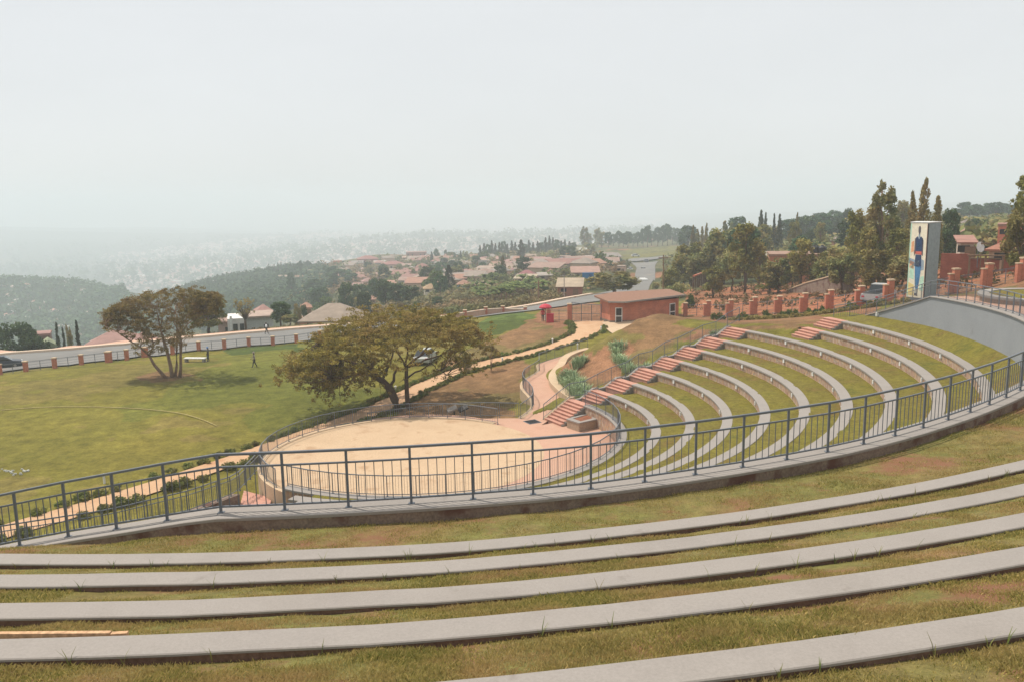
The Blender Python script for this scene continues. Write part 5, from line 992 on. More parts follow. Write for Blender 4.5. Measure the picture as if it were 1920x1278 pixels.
# --- low shrubs along the path
def shrub(seed, mat, elong=1.0, ht=0.55, w_=0.5, n=260, sz=0.055):
    r = np.random.default_rng(seed); e = empty("low_shrub", (0, 0, 0)); PROTOS.append(e); cs = []; rs = []
    for k in range(9): th = r.random() * 6.28; q = math.sqrt(r.random()) * w_ * 0.75; cs.append((q * math.cos(th), q * math.sin(th), r.uniform(0.3, 0.8) * ht * (1 - 0.4 * q / w_))); s_ = r.uniform(0.14, 0.22); rs.append((s_, s_, s_))
    V, rnd = cloud(cs, rs, n // 3, sz, r, 0.9, 0.3, elong); crown_obj(e, V, rnd, mat, "foliage"); mb = MB()
    for c in cs[:4]: branchy(mb, (0, 0, -0.05), c, 0.02, 0.008, r, 0.2, 2, 4)
    mb.build("stem", M['bark'], e); return e
SH = [shrub(k, M['fol_hedge']) for k in range(3)]; rs_ = np.random.default_rng(8)
def row(P, f0, f1, step, side, label, group, jit=0.12, sc=(0.8, 1.25), protos=SH, name="low_shrub", cat="shrub", gap=0.0, off=0.35):
    P = np.asarray(P); nr_ = side_normals(P); s = np.r_[0, np.cumsum(np.linalg.norm(np.diff(P[:, :2], axis=0), axis=1))]; q = s[-1] * f0; k = 0
    while q < s[-1] * f1:
        x = np.interp(q, s, P[:, 0]); y = np.interp(q, s, P[:, 1]); nx = np.interp(q, s, nr_[:, 0]); ny = np.interp(q, s, nr_[:, 1])
        if rs_.random() > gap:
            x2, y2 = x + nx * off * side + rs_.normal() * jit, y + ny * off * side + rs_.normal() * jit
            o = dup(protos[k % len(protos)], (x2, y2, gzs(x2, y2) - 0.02), rs_.random() * 6.28, rs_.uniform(*sc), label, group, cat); o.name = name
        q += step * (0.85 + 0.3 * rs_.random()); k += 1
def frac(P, px):                            # fraction along an edge at a bearing
    X_, _ = proj(np.asarray(P)); s = np.r_[0, np.cumsum(np.linalg.norm(np.diff(np.asarray(P)[:, :2], axis=0), axis=1))]; j = np.argmax(X_ > px); return s[j] / s[-1]
fu = [frac(PU, v) for v in (0, 500, 700, 1000)]; fl_ = [frac(PL, v) for v in (0, 490, 740, 1000, 1040)]
row(PU, frac(PU, -150), fu[1], 1.25, 1, "small clipped shrub on the lawn side of the left part of the path", "spaced shrubs on the lawn side of the path", gap=0.12)
row(PU, fu[1], fu[2], 0.55, 1, "low shrub in the thin hedge behind the stage, lawn side of the path", "hedge shrubs behind the stage", sc=(0.6, 0.85))
row(PU, fu[2], 0.985, 0.6, 1, "low shrub in the hedge on the far side of the path up to the gate", "hedge shrubs along the far side of the path", sc=(0.75, 1.05))
row(PL, frac(PL, -150), fl_[1], 1.15, -1, "small clipped shrub on the stage side of the left part of the path", "spaced shrubs on the stage side of the path", gap=0.15, sc=(0.85, 1.35))
row(PL, fl_[1], fl_[2], 0.8, -1, "low shrub between the path and the stage railing", "shrubs between the path and the stage", sc=(0.65, 0.95), off=0.5)
row(PL, fl_[2], fl_[3], 0.62, -1, "low shrub in the hedge on the near side of the path beside the dry lawn", "hedge shrubs along the near side of the path", sc=(0.65, 0.95), off=0.55)
row(PL, fl_[3], 0.95, 0.75, -1, "low hedge shrub on the near side of the path close to the guard house", "hedge shrubs near the guard house", sc=(0.6, 0.9))
# pale yellow edging plants in front of the right fence
YS = [shrub(31, M['fol_yellow'], 2.0, 0.4, 0.32, 150, 0.06), shrub(32, M['fol_yellow'], 2.0, 0.45, 0.3, 150, 0.06)]
YP = smooth_path([at(x, y, h) for x, y, h in ((1372, 602, 13.0), (1440, 602, 12.2), (1500, 598, 11.5), (1560, 591, 10.9), (1620, 581, 10.1), (1666, 574, 9.5), (1705, 566, 9.0))], 0.5, 2)
row(YP, 0, 1, 0.55, 1, "pale yellow tufted plant in the edging row before the right-hand brick pillars", "pale edging plants by the brick pillars", 0.08, (0.8, 1.2), YS, "edging_plant", "plant", off=0.0)
for x, h in ((1338, 13.9), (1350, 13.8), (1386, 13.5), (1394, 13.4), (1437, 12.9), (1465, 12.6), (1478, 12.4), (1490, 12.2), (1515, 11.8), (1528, 11.6), (1540, 11.4), (1590, 10.6), (1601, 10.5), (1630, 10.1), (1645, 9.9), (1655, 9.8)):
    p = at(x, 597 - max(0, x - 1500) * 0.12, h); d_ = math.hypot(p[0], p[1]); o = dup(T['bush'], (p[0], p[1], gzs(p[0], p[1])), x, rs_.uniform(0.06, 0.10), "dark green shrub at the foot of the right-hand brick pillars", "shrubs at the foot of the pillars", "shrub"); o.name = "shrub"
# tall blue-green grass clumps by the steps and on the bank
def tuft(seed):
    r = np.random.default_rng(seed); e = empty("grass_clump", (0, 0, 0)); PROTOS.append(e); V = []; rn_ = []
    for k in range(150):
        th = r.random() * 6.28; q = r.random() * 0.6; b = np.array([q * math.cos(th), q * math.sin(th), 0]); ln = r.uniform(0.6, 1.2); out_ = r.uniform(0.1, 0.55); d_ = np.array([math.cos(th), math.sin(th), 0])
        s_ = np.array([-d_[1], d_[0], 0]) * 0.026; m_ = b + d_ * out_ * 0.35 + np.array([0, 0, ln * 0.7]); t_ = b + d_ * out_ + np.array([0, 0, ln * r.uniform(0.7, 1)]); V += [b - s_, b + s_, m_ + s_, m_ - s_, m_ - s_, m_ + s_, t_ + s_ * 0.2, t_ - s_ * 0.2]; c_ = r.random(); rn_ += [c_, c_]
    mesh_np("leaves", np.array(V), np.arange(len(V)).reshape(-1, 4), M['fol_blue'], e, rnd=np.array(rn_)); MB().lathe([(0.3, -0.05), (0.26, 0.1), (0.1, 0.22)], 8).build("root_ball", M['soil'], e); return e
TF = [tuft(1), tuft(2)]
for k, (x, y, h, s_) in enumerate(((1060, 715, 15.4, 1.2), (1070, 722, 15.3, 1.4), (1080, 716, 15.2, 1.4), (1074, 705, 15.3, 1.3), (1064, 701, 15.4, 1.2), (1086, 728, 15.1, 1.3), (1095, 732, 15.0, 1.2), (1076, 735, 15.3, 1.3), (1088, 716, 15.1, 1.1), (1056, 706, 15.5, 1.0), (1092, 742, 15.1, 1.1), (1082, 682, 15.2, 1.3), (1088, 678, 15.1, 1.2), (1094, 672, 15.1, 1.0),
                                   (1160, 672, 13.9, 1.2), (1168, 680, 13.8, 1.3), (1156, 658, 14.0, 1.1), (1163, 648, 14.0, 1.2), (1178, 690, 13.6, 1.2), (1150, 646, 14.1, 0.9), (1200, 695, 13.3, 1.1), (1210, 692, 13.2, 1.2), (1222, 690, 13.1, 1.0), (1340, 627, 11.4, 0.9), (1352, 624, 11.2, 0.9), (1362, 622, 11.1, 0.8))):
    p = hit(x, y + 6); o = dup(TF[k % 2], (p[0], p[1], p[2] - 0.03), k * 1.3, (s_ * 0.85, s_ * 0.85, s_ * 0.66), "tall blue-green grass clump on the bank between the walkway and the stair railing", "blue-green grass clumps on the bank", "grass clump"); o.name = "grass_clump"

# ------------------------------------------------------------------ houses
def region_pts(n, poly, dmin, dmax, seed):
    r = np.random.default_rng(seed); m = n * 60; px0, px1 = min(p[0] for p in poly), max(p[0] for p in poly); q = np.array([ray(v, 520) for v in (px0, px1)]); a0, a1 = np.arctan2(q[:, 0], q[:, 1]); a = a0 + (a1 - a0) * r.random(m); d = np.exp(np.log(dmin) + (np.log(dmax) - np.log(dmin)) * r.random(m)); x, y = d * np.sin(a), d * np.cos(a); z = gz(x, y); gx, gy = proj(np.c_[x, y, z]); ok = inpoly(gx, gy, poly); P = np.c_[x, y, z][ok][:n]; return P
def house(label, px, ytop, yeave, ybase, wpx, d, rc, wc, kind='hip', dep=0.8, yaw=0.0, wins=True, group=None, name="house", cat="house"):
    if d > 170:
        g_ = hit(px, ybase); dg = math.hypot(g_[0], g_[1]); d = dg if 0.66 * d < dg < 1.6 * d else d
    b = atd(px, ybase, d); ca = b[1] / math.hypot(b[0], b[1]); k = d / F_PX * ca; W_ = wpx * k * ca; Dp = max(4.0, W_ * dep); wh = max(1.6, (ybase - yeave) * k); tilt = (Z0 - b[2]) / d
    rise = min(max(0.5, (yeave - ytop) * k - 0.5 * Dp * tilt), 0.3 * min(W_, Dp) + 0.2); az_ = math.atan2(b[0], b[1]); e = empty(name, b, label, cat, group, -az_ + yaw); ov = 0.35 if kind != 'block' else 0.0
    x0, x1, y0, y1 = -W_ / 2 + ov, W_ / 2 - ov, 0, Dp
    MB().box(x0, y0, -3.5, x1, y1, wh, 0).build("wall", paint(wc), e)
    mb = MB(); X0, X1, Y0, Y1 = x0 - ov, x1 + ov, y0 - ov, y1 + ov
    if kind == 'hip':
        rl = max(0.12, (X1 - X0 - (Y1 - Y0) * 0.95) / 2); cx = (X0 + X1) / 2; cy = (Y0 + Y1) / 2
        mb.add([(X0, Y0, wh), (X1, Y0, wh), (X1, Y1, wh), (X0, Y1, wh), (cx - rl, cy, wh + rise), (cx + rl, cy, wh + rise), (X0, Y0, wh - 0.18), (X1, Y0, wh - 0.18), (X1, Y1, wh - 0.18), (X0, Y1, wh - 0.18)],
               [(0, 1, 5, 4), (1, 2, 5), (2, 3, 4, 5), (3, 0, 4), (6, 7, 1, 0), (7, 8, 2, 1), (8, 9, 3, 2), (9, 6, 0, 3), (9, 8, 7, 6)])
    elif kind == 'gable':
        cy = (Y0 + Y1) / 2; mb.add([(X0, Y0, wh), (X1, Y0, wh), (X1, Y1, wh), (X0, Y1, wh), (X0, cy, wh + rise), (X1, cy, wh + rise), (X0, Y0, wh - 0.15), (X1, Y0, wh - 0.15), (X1, Y1, wh - 0.15), (X0, Y1, wh - 0.15)],
               [(0, 1, 5, 4), (2, 3, 4, 5), (1, 2, 5), (3, 0, 4), (6, 7, 1, 0), (8, 9, 3, 2), (7, 8, 2, 1), (9, 6, 0, 3), (9, 8, 7, 6)])
    elif kind == 'front':                    # gable facing the viewer
        cx = (X0 + X1) / 2; mb.add([(X0, Y0, wh), (X1, Y0, wh), (X1, Y1, wh), (X0, Y1, wh), (cx, Y0, wh + rise), (cx, Y1, wh + rise), (X0, Y0, wh - 0.15), (X1, Y0, wh - 0.15), (X1, Y1, wh - 0.15), (X0, Y1, wh - 0.15)],
               [(0, 1, 4), (1, 2, 5, 4), (2, 3, 5), (3, 0, 4, 5), (6, 7, 1, 0), (8, 9, 3, 2), (7, 8, 2, 1), (9, 6, 0, 3), (9, 8, 7, 6)])
    elif kind == 'shed':
        mb.add([(X0, Y0, wh), (X1, Y0, wh), (X1, Y1, wh + rise), (X0, Y1, wh + rise), (X0, Y0, wh - 0.12), (X1, Y0, wh - 0.12), (X1, Y1, wh + rise - 0.12), (X0, Y1, wh + rise - 0.12)],
               [(0, 1, 2, 3), (7, 6, 5, 4), (4, 5, 1, 0), (5, 6, 2, 1), (6, 7, 3, 2), (7, 4, 0, 3)])
    else: mb.box(X0 - 0.1, Y0 - 0.1, wh + 0.002, X1 + 0.1, Y1 + 0.1, wh + 0.35)
    mb.build("roof", roof(rc), e)
    if wins and wh * F_PX / d > 4.5:
        n = max(2, min(7, int(W_ / 3.2))); st = max(1, int(wh / 2.9))
        wm = MB().box(-0.55, -0.05, 0, 0.55, 0.04, min(1.2, wh * 0.42)); me = None
        for s in range(st):
            for q in range(n):
                xx = x0 + (q + 0.5) * (x1 - x0) / n; loc = (xx, y0, s * wh / st + wh / st * 0.36)
                if s == 0 and q == n // 2:
                    MB().box(-0.5, -0.06, 0, 0.5, 0.04, min(2.0, wh * 0.72)).build("door", M['wood_pole'], e, (xx, y0, 0)); continue
                if me is None: o = wm.build("window", M['dark_glass'], e, loc); me = o.data
                else: link("window", me, [], e, loc)
    return e
PK, RD, OR, TN, GY, CR, PE, BR = (196, 128, 118), (176, 84, 76), (198, 124, 92), (205, 172, 148), (150, 140, 130), (172, 72, 82), (216, 164, 136), (148, 128, 112)
WP, WT, WG, WW, WB = (205, 172, 150), (196, 170, 146), (160, 155, 148), (222, 216, 208), (120, 80, 62)
HS = [("pink hipped roof below the road at the left, behind the thin lawn acacia", 212, 620, 652, 668, 128, 146, PK, WP, 'hip'), ("small pink hipped roof just right of the large pink roof by the acacia", 278, 620, 644, 655, 46, 150, PK, WP, 'hip'),
      ("small green roof beside the big dark left-edge tree", 94, 642, 657, 668, 34, 146, (150, 176, 120), WG, 'front'), ("brown flat-roofed building behind the big left-edge tree", 80, 624, 629, 650, 32, 160, PK, (120, 96, 84), 'block'),
      ("brown tiled house with a broad hipped roof beyond the road, above the lawn fence", 620, 567, 602, 618, 126, 152, (176, 152, 130), (206, 150, 124), 'hip'), ("pink roof behind the dark full tree by the white house", 498, 573, 590, 600, 34, 165, PK, WP, 'hip'), ("orange-pink roof between thin tree and small dark tree left of the brown roof", 576, 567, 578, 590, 22, 190, OR, WP, 'hip'),
      
      ("orange hipped house between the dark trees right of the brown roof", 697, 553, 562, 571, 17, 215, OR, WP, 'hip'), ("pink hipped house on the hill above the tan patch", 589, 517, 526, 531, 24, 470, PK, WP, 'hip'), ("tan flat-roofed house left of the pink hipped one on the hill", 534, 516, 520, 528, 19, 500, TN, (150, 110, 98), 'shed'),
      ("low orange house between the tan flat roof and the pink hip on the hill", 563, 516, 521, 527, 20, 490, OR, WT, 'gable'), ("long tan shed on the hill behind the pink hipped house", 594, 506, 510, 516, 36, 540, TN, (130, 112, 105), 'shed'), ("orange two-storey house on the crest left of the big red building", 632, 487, 490, 498, 15, 680, OR, OR, 'block'),
      ("low red-roofed hall left of the big red building", 658, 490, 495, 499, 18, 660, RD, (170, 130, 120), 'hip'), ("big red building with a red hipped roof on the crest", 691, 479, 486, 496, 40, 620, RD, (160, 92, 82), 'hip'), ("white flat sheds in front of the big red building", 712, 489, 491, 497, 24, 580, (226, 220, 214), WG, 'shed'),
      ("flat pink-roofed house below the pink cluster, left of the forked tree", 670, 531, 534, 541, 20, 300, PK, WT, 'shed'), ("pink-roofed house cluster below the red building", 693, 521, 528, 534, 26, 350, PK, WP, 'hip'), ("long two-storey block of tan flats with a red roof", 739, 489, 496, 507, 43, 540, RD, (188, 160, 140), 'hip'),
      ("red-brown building on the skyline above the tan flats", 781, 470, 474, 482, 38, 760, (160, 100, 86), (150, 104, 92), 'block'), ("long pink roof with a pale wall under the red-brown skyline building", 775, 480, 483, 490, 44, 640, PE, WT, 'gable'), ("orange-pink hall right of the long pink roof", 798, 480, 487, 492, 20, 600, OR, WP, 'hip'),
      ("wide pink hipped house on the skyline left of the spire tree", 838, 478, 488, 494, 30, 540, (206, 140, 112), WT, 'hip'), ("red hipped house with pale walls left of the round dark tree", 793, 494, 501, 512, 26, 430, RD, WW, 'hip'), ("little pink house left of the red hipped house with pale walls", 762, 504, 509, 514, 14, 420, PK, WP, 'hip'),
      ("stack of white balconied house behind the little pink one", 771, 500, 502, 512, 9, 440, WW, WW, 'block'), ("orange-topped two-storey house left of the yellow hipped house", 780, 520, 526, 538, 16, 290, OR, (206, 180, 160), 'hip'), ("yellow-orange hipped house with a white front below the round dark tree", 808, 529, 543, 551, 29, 240, (214, 164, 104), (228, 214, 196), 'hip'),
      ("orange hipped house with light blue walls right of the lone tall conifer", 869, 525, 534, 543, 27, 270, OR, (150, 182, 196), 'hip'), ("flat pink roofs in a row right of the blue-walled house", 906, 532, 538, 545, 40, 255, PK, WT, 'shed'), ("red hipped roof behind the flat pink roofs", 906, 510, 521, 527, 32, 320, (196, 110, 100), WP, 'hip'),
      ("white gabled house behind the red hipped roof", 893, 503, 508, 515, 20, 370, TN, WW, 'front'), ("grey multi-storey block above the red hipped roof", 907, 489, 490, 506, 20, 430, GY, (176, 172, 168), 'block'), ("pale house beside the grey multi-storey block", 926, 494, 499, 508, 20, 410, PE, WW, 'gable'), ("long pale pink roof in front of the pine wood", 918, 484, 490, 496, 40, 480, PE, WT, 'gable'),
      ("dark-walled pale-roofed shed left of the white gabled house", 882, 496, 499, 504, 24, 420, TN, (110, 100, 96), 'shed'), ("small white house on the slope right of the pink skyline hip", 850, 493, 497, 503, 15, 460, PK, WW, 'hip'), ("orange wall house peeping between round tree and tall conifer", 826, 511, 516, 522, 12, 340, OR, OR, 'block'),
      ("orange-pink house left of the bush below the flats", 713, 507, 513, 518, 14, 420, OR, WP, 'hip'), ("pink house below the tan flats", 728, 513, 519, 524, 14, 390, PK, WP, 'hip'), ("pink house left of the orange-topped two-storey one", 749, 520, 526, 532, 13, 330, PK, WP, 'hip'),
      ("crimson hipped house with a cream veranda roof above the banana grove", 986, 506, 521, 529, 45, 225, CR, (150, 110, 100), 'hip'), ("cream sheet roof in front of the crimson hipped house", 983, 519, 526, 532, 42, 212, (226, 206, 168), (170, 140, 120), 'shed'), ("second dark red roof left of the crimson hipped house", 963, 500, 510, 516, 18, 270, (190, 118, 118), WP, 'hip'),
      ("long peach-roofed school block in front of the pine wood", 1020, 486, 492, 497, 56, 430, PE, (206, 170, 148), 'gable'), ("white three-storey block right of the long peach roof", 1059, 480, 482, 501, 20, 360, (198, 160, 142), (206, 200, 198), 'block'), ("grey concrete house left of the white block", 1000, 495, 500, 512, 28, 320, GY, (158, 150, 144), 'block'),
      ("pink hipped roofs right of the white block", 1090, 487, 499, 505, 52, 280, PK, WP, 'hip'), ("flat pink-roofed shops with blue doors above the tan-roofed shed", 1098, 501, 511, 526, 56, 215, (206, 146, 126), (160, 140, 128), 'shed'), ("tan-roofed brick shed beside the road, left of the round olive tree", 1068, 527, 542, 553, 52, 162, (222, 196, 160), (158, 112, 94), 'shed'),
      ("orange hut left of the shops with blue doors", 1030, 506, 511, 518, 12, 270, OR, OR, 'hip'), ("low grey-roofed sheds right of the crimson house", 1024, 514, 519, 526, 30, 225, (196, 184, 172), (140, 118, 106), 'shed'), ("pale sheds with broken roofs on the ridge right of the pine wood", 1107, 480, 483, 489, 24, 420, (216, 190, 180), (130, 100, 100), 'shed'),
      ("green metal shed roof on the ridge end, under the tall airy tree", 1090, 466, 472, 476, 40, 520, (206, 214, 196), (120, 150, 130), 'shed'), ("pinkish wall house behind the round dark roadside tree", 1164, 498, 501, 512, 14, 290, TN, (206, 172, 150), 'block'), ("beige gabled house right of the layered tree", 1447, 467, 485, 500, 48, 172, (206, 196, 172), (170, 150, 136), 'gable'),
      ("orange flat-roofed house carrying two black water tanks", 1500, 478, 481, 516, 118, 138, (196, 140, 110), (176, 122, 92), 'block'), ("pink two-storey house with a dull hipped roof behind the water tanks", 1578, 440, 451, 474, 46, 190, (160, 140, 122), (206, 140, 122), 'hip'), ("red tiled house with a big hipped roof at the right edge", 1898, 450, 476, 500, 110, 92, (196, 104, 72), (196, 166, 140), 'hip'),
      ("long grey-brown hipped roof behind the round green tree, far right", 1828, 416, 434, 442, 92, 215, (142, 126, 116), (150, 130, 116), 'hip'), ("small pale hut with a pinkish roof left of the red tiled house", 1812, 467, 473, 484, 40, 96, (196, 120, 100), (190, 176, 160), 'shed'), ("salmon house hidden in the right-edge tree", 1895, 428, 436, 448, 50, 128, (206, 130, 110), (206, 120, 100), 'block'), ("low stall with red roof among bushes right of the billboard", 1800, 442, 444, 456, 50, 150, (190, 130, 106), (140, 110, 90), 'shed')]
rb2 = np.random.default_rng(55)
for k_, px, yt, d_, w_, lb in (('broad_euc', 1458, 484, 119, 58, "spreading olive tree before the left half of the orange flat house"), ('broad_olive', 1532, 474, 118, 56, "yellowish-green tree before the right half of the orange flat house"), ('broad_euc', 1562, 462, 124, 60, "taller grey-green tree right of the orange flat house"), ('euc2', 1420, 462, 140, 50, "thin leafy tree between the layered tree and the beige gable"), ('broad_olive', 1336, 500, 128, 50, "low olive tree in front of the dark post fence"), ('bush', 1800, 486, 104, 60, "green bush behind the brick ruin, right of the billboard tower")):
    tree(k_, px, yt, d_, lb, w_)
for q in range(46):
    px = rb2.uniform(1275, 1700); d_ = rb2.uniform(150, 360); g_ = onaz(px, d_); ht = rb2.uniform(6, 11); ytop_ = float(proj(g_ + np.array([0, 0, ht]))[1])
    tree(('broad_euc', 'broad_olive', 'broad_blue', 'euc2', 'broad_dark')[q % 5], px, ytop_, d_, "leafy tree of the green belt behind the right-hand houses", None, "trees of the green belt on the right")
for q in range(60):
    px = rb2.uniform(600, 1130); d_ = rb2.uniform(230, 620); g_ = onaz(px, d_); ht = rb2.uniform(4, 8); ytop_ = float(proj(g_ + np.array([0, 0, ht]))[1])
    tree(('broad_blue', 'bush', 'broad_dark', 'broad_euc', 'bush_olive')[q % 5], px, ytop_, d_, "leafy garden tree among the small town houses", None, "garden trees among the town houses")
for q, hh in enumerate(HS):
    house(hh[0], *hh[1:10], yaw=((q * 37) % 21 - 10) * 0.02)
rh = np.random.default_rng(21); cols = [PK, (150, 140, 134), OR, TN, (170, 150, 134), (186, 140, 122), (176, 104, 92)]
_pp = region_pts(120, [(640, 500), (700, 492), (860, 484), (1000, 490), (1150, 492), (1140, 508), (1000, 522), (860, 545), (760, 548), (680, 540), (600, 530)], 240, 720, 77)
for q, p_ in enumerate(_pp):
    gx_, gy_ = proj(p_); d_ = math.hypot(p_[0], p_[1]); wp_ = rh.uniform(7, 12) / d_ * F_PX; hp_ = rh.uniform(2.4, 3.2) / d_ * F_PX; c_ = cols[int(rh.integers(7))]
    house("small low tin-roofed house packed among trees in the middle of the town", float(gx_), float(gy_) - hp_ * 1.5 - 1, float(gy_) - hp_, float(gy_), wp_, d_, c_, (WP, WT, WG)[q % 3], ('shed', 'gable', 'hip', 'shed')[q % 4], yaw=rh.uniform(-0.5, 0.5), wins=False, group="small houses packed in the town")
# white modern house, two joined volumes
e = empty("house", atd(470, 630, 146), "white modern two-part house with dark windows, beyond the road behind the pollarded tree", "house"); o0 = np.array(e.location)
kx = 146 / F_PX * math.cos(math.atan2(o0[0], o0[1])) ** 2; e.rotation_euler = (0, 0, -math.atan2(o0[0], o0[1])); X_ = lambda px: (px - 470) * kx
MB().box(X_(428), 0, -3, X_(461), 7, 3.1).build("wall", paint((214, 210, 206)), e); MB().box(X_(433), -0.6, -3, X_(437), 0.5, 3.6).build("pier", M['white'], e); MB().box(X_(410), 1, -3, X_(427.5), 6, 2.3).build("wall", paint((176, 150, 140)), e)
MB().box(X_(461.2), 2, -3, X_(516), 9, 2.8).build("wall", paint((190, 192, 188)), e); MB().box(X_(459), 1.4, 2.82, X_(518), 9.5, 3.1).build("roof", roof((214, 180, 160)), e); MB().box(X_(461.5), 1.7, -0.2, X_(517), 2.4, 0.0).build("canopy", paint((150, 150, 146)), e); MB().box(X_(407), 0.6, 2.32, X_(431), 6.5, 2.6).build("roof", roof((200, 150, 136)), e)
for a_, b_, z0, z1, yy in ((438.5, 447, 0.9, 2.2, -0.06), (451, 459, 0.4, 2.2, -0.06), (423, 430.5, -0.6, 1.6, 0.93), (483, 489, -2, 0.0 - 0.4, 1.93), (497, 506, 0.5, 1.6, 1.93)): MB().box(X_(a_), yy, z0, X_(b_), yy + 0.1, z1).build("window", M['dark_glass'], e)
# water tanks standing on the orange house
for k, px in enumerate((1526.5, 1541.5)):
    p = atd(px, 476.5, 141); o = MB().lathe([(0.62, -0.5), (0.65, -0.2), (0.65, 1.0), (0.5, 1.2), (0.2, 1.3), (0.2, 1.42)], 14).build("water_tank", M['black'], None, p); tag(o, "black plastic water tank on the orange flat roof, %s of the pair" % ("left" if k == 0 else "right"), "water tank", "black water tanks")
# blue wall panel of the shops
p = atd(1103, 525, 213); e = empty("shop_front", p, "bright blue painted shop front under the flat pink roof", "shop front", rz=-math.atan2(p[0], p[1])); MB().box(-1.5, -0.8, -0.4, 1.5, -0.3, 1.9).build("panel", paint((40, 110, 160)), e); MB().box(-4.2, -0.8, -0.4, -1.55, -0.35, 0.5).build("low_panel", paint((50, 100, 150)), e); MB().box(0.2, -0.85, -0.4, 0.9, -0.78, 1.5).build("door", paint((30, 80, 130)), e)
# brick ruin and retaining wall on the right
p = atd(1762, 517, 88); e = empty("brick_ruin", p, "unfinished brick shell with bare posts right of the billboard tower", "ruin", rz=-math.atan2(p[0], p[1])); k = 88 / F_PX
for a_, b_, y_, z_ in ((0, 2.4, 2.5, 1.9), (5.2, 7.2, 2.0, 1.75)): MB().box(a_, y_, -2, b_, y_ + 0.25, z_).build("wall", M['brick_red'], e)
MB().box(2.42, 4.0, -2, 5.18, 4.25, 1.3).build("wall", M['brick_red'], e)
for x_ in (2.4, 3.7, 5.1, 7.3): MB().box(x_ - 0.08, 1.2, -2, x_ + 0.08, 1.36, 1.8).build("post", M['wood_pole'], e)
MB().box(2.2, 1.15, 1.8, 7.5, 1.4, 1.92).build("beam", M['wood_pole'], e); MB().box(2.4, 3.85, 1.32, 5.1, 4.05, 1.44).build("beam", M['wood_pole'], e)
RWL = [atd(x, y, d) for x, y, d in ((1478, 545, 119), (1515, 531, 114), (1560, 519, 108), (1598, 511, 104))]
e = empty("stone_wall", RWL[0], "long brown stone retaining wall with a pale coping, right of the olive trees", "retaining wall"); mb = MB(); Q = np.array(RWL) - RWL[0]; sweep(mb, Q, side_normals(Q), [(-0.2, -2.2), (0.2, -2.2), (0.2, 0), (-0.2, 0)]); mb.build("wall_body", M['concrete_dark'], e); mb = MB(); sweep(mb, Q, side_normals(Q), [(-0.28, 0.002), (0.28, 0.002), (0.28, 0.14), (-0.28, 0.14)]); mb.build("coping", M['pale_stone'], e)
p = hit(1563, 541); e = empty("kiosk", p, "small black tarpaulin-covered stall on the bank left of the eucalyptus", "stall", rz=-0.4); MB().add([(-1, -0.8, 0.1), (1, -0.8, 0.1), (1, 0.8, 0.1), (-1, 0.8, 0.1), (-1.1, -0.9, 1.5), (1.1, -0.8, 1.4), (1.1, 0.9, 1.8), (-1.1, 0.8, 1.9)], [(0, 1, 5, 4), (1, 2, 6, 5), (2, 3, 7, 6), (3, 0, 4, 7), (4, 5, 6, 7)]).build("tarpaulin", M['black'], e)
for a_ in (-0.95, 0.95): MB().tube([(a_, -0.85, -0.1), (a_, -0.85, 1.45)], 0.05, 5).build("post", M['wood_pole'], e)
# dark post fence across the road
pf = [atd(x, y, d) for x, y, d in ((1300, 529, 150), (1318, 522, 156), (1345, 511, 168))]; pf = resample(np.array(pf), 1.3); e = empty("post_fence", pf[0], "rustic fence of dark upright posts with a clay-coloured rail across the road", "fence")
for q in pf: MB().tube([q - pf[0] - np.array([0, 0, 1.2]), q - pf[0] + np.array([0, 0, 0.9])], 0.16, 6).build("post", M['bark'], e)
mb = MB(); sweep(mb, pf - pf[0], side_normals(pf), [(-0.15, 0.9), (0.15, 0.9), (0.15, 1.15), (-0.15, 1.15)]); mb.build("rail", M['brick'], e)

# ------------------------------------------------------------------ guard house, gate, brick pillars, wire fences
A_, B_ = at(1144, 607, 15.2), at(1272, 596, 15.0); ctr = (A_ + B_) / 2; ch = B_ - A_; L_ = np.linalg.norm(ch[:2]); u = ch / L_; n_ = np.array([u[1], -u[0], 0])
e = empty("guard_house", ctr, "round-fronted red brick guard house with a tilted brown roof at the park gate", "guard house"); arcp = []
for f in np.linspace(0, 1, 24): s_ = (f - 0.5) * L_; bul = 0.95 * (1 - (2 * f - 1) ** 2); arcp.append(u * s_ + n_ * bul)
back = [arcp[-1] - n_ * 3.2, arcp[0] - n_ * 3.2]; poly = [(p[0], p[1]) for p in arcp] + [(p[0], p[1]) for p in back]
MB().prism(poly, -0.6, 2.55).build("wall", M['brick'], e, smooth=False); MB().prism([(p[0] * 1.004 + n_[0] * 0.03, p[1] * 1.004 + n_[1] * 0.03) for p in arcp] + [(p[0], p[1]) for p in back], -0.62, 0.28).build("plinth", M['concrete_dark'], e)
rp = [(-L_ / 2 - 0.55, 0.6, 2.75), (-L_ / 2 + 1.2, 1.6, 2.66), (L_ / 2 + 0.45, 0.7, 2.92), (L_ / 2 + 0.3, -3.2, 3.1), (-L_ / 2 + 2.5, -4.4, 3.2), (-L_ / 2 - 0.7, -3.4, 3.0)]
_c = np.linalg.lstsq(np.array([(a, b, 1) for a, b, c in rp]), np.array([c for a, b, c in rp]), rcond=None)[0]
rp = [(a, b, _c[0] * a + _c[1] * b + _c[2] + 0.12) for a, b, c in rp]; rv = [u * a + n_ * b + np.array([0, 0, c]) for a, b, c in rp]; nn_ = len(rv)
cl = [(p - n_ * 0.2) * 0.97 for p in arcp] + [p * 0.97 for p in back]; mb = MB(); k_ = len(cl)
mb.add([(p[0], p[1], 2.552) for p in cl] + [(p[0], p[1], max(2.56, _c[0] * (p @ u) + _c[1] * (p @ n_) + _c[2] - 0.1)) for p in cl], [tuple(range(k_ - 1, -1, -1)), tuple(range(k_, 2 * k_))] + [(i, (i + 1) % k_, k_ + (i + 1) % k_, k_ + i) for i in range(k_)]); mb.build("clerestory", M['black'], e)
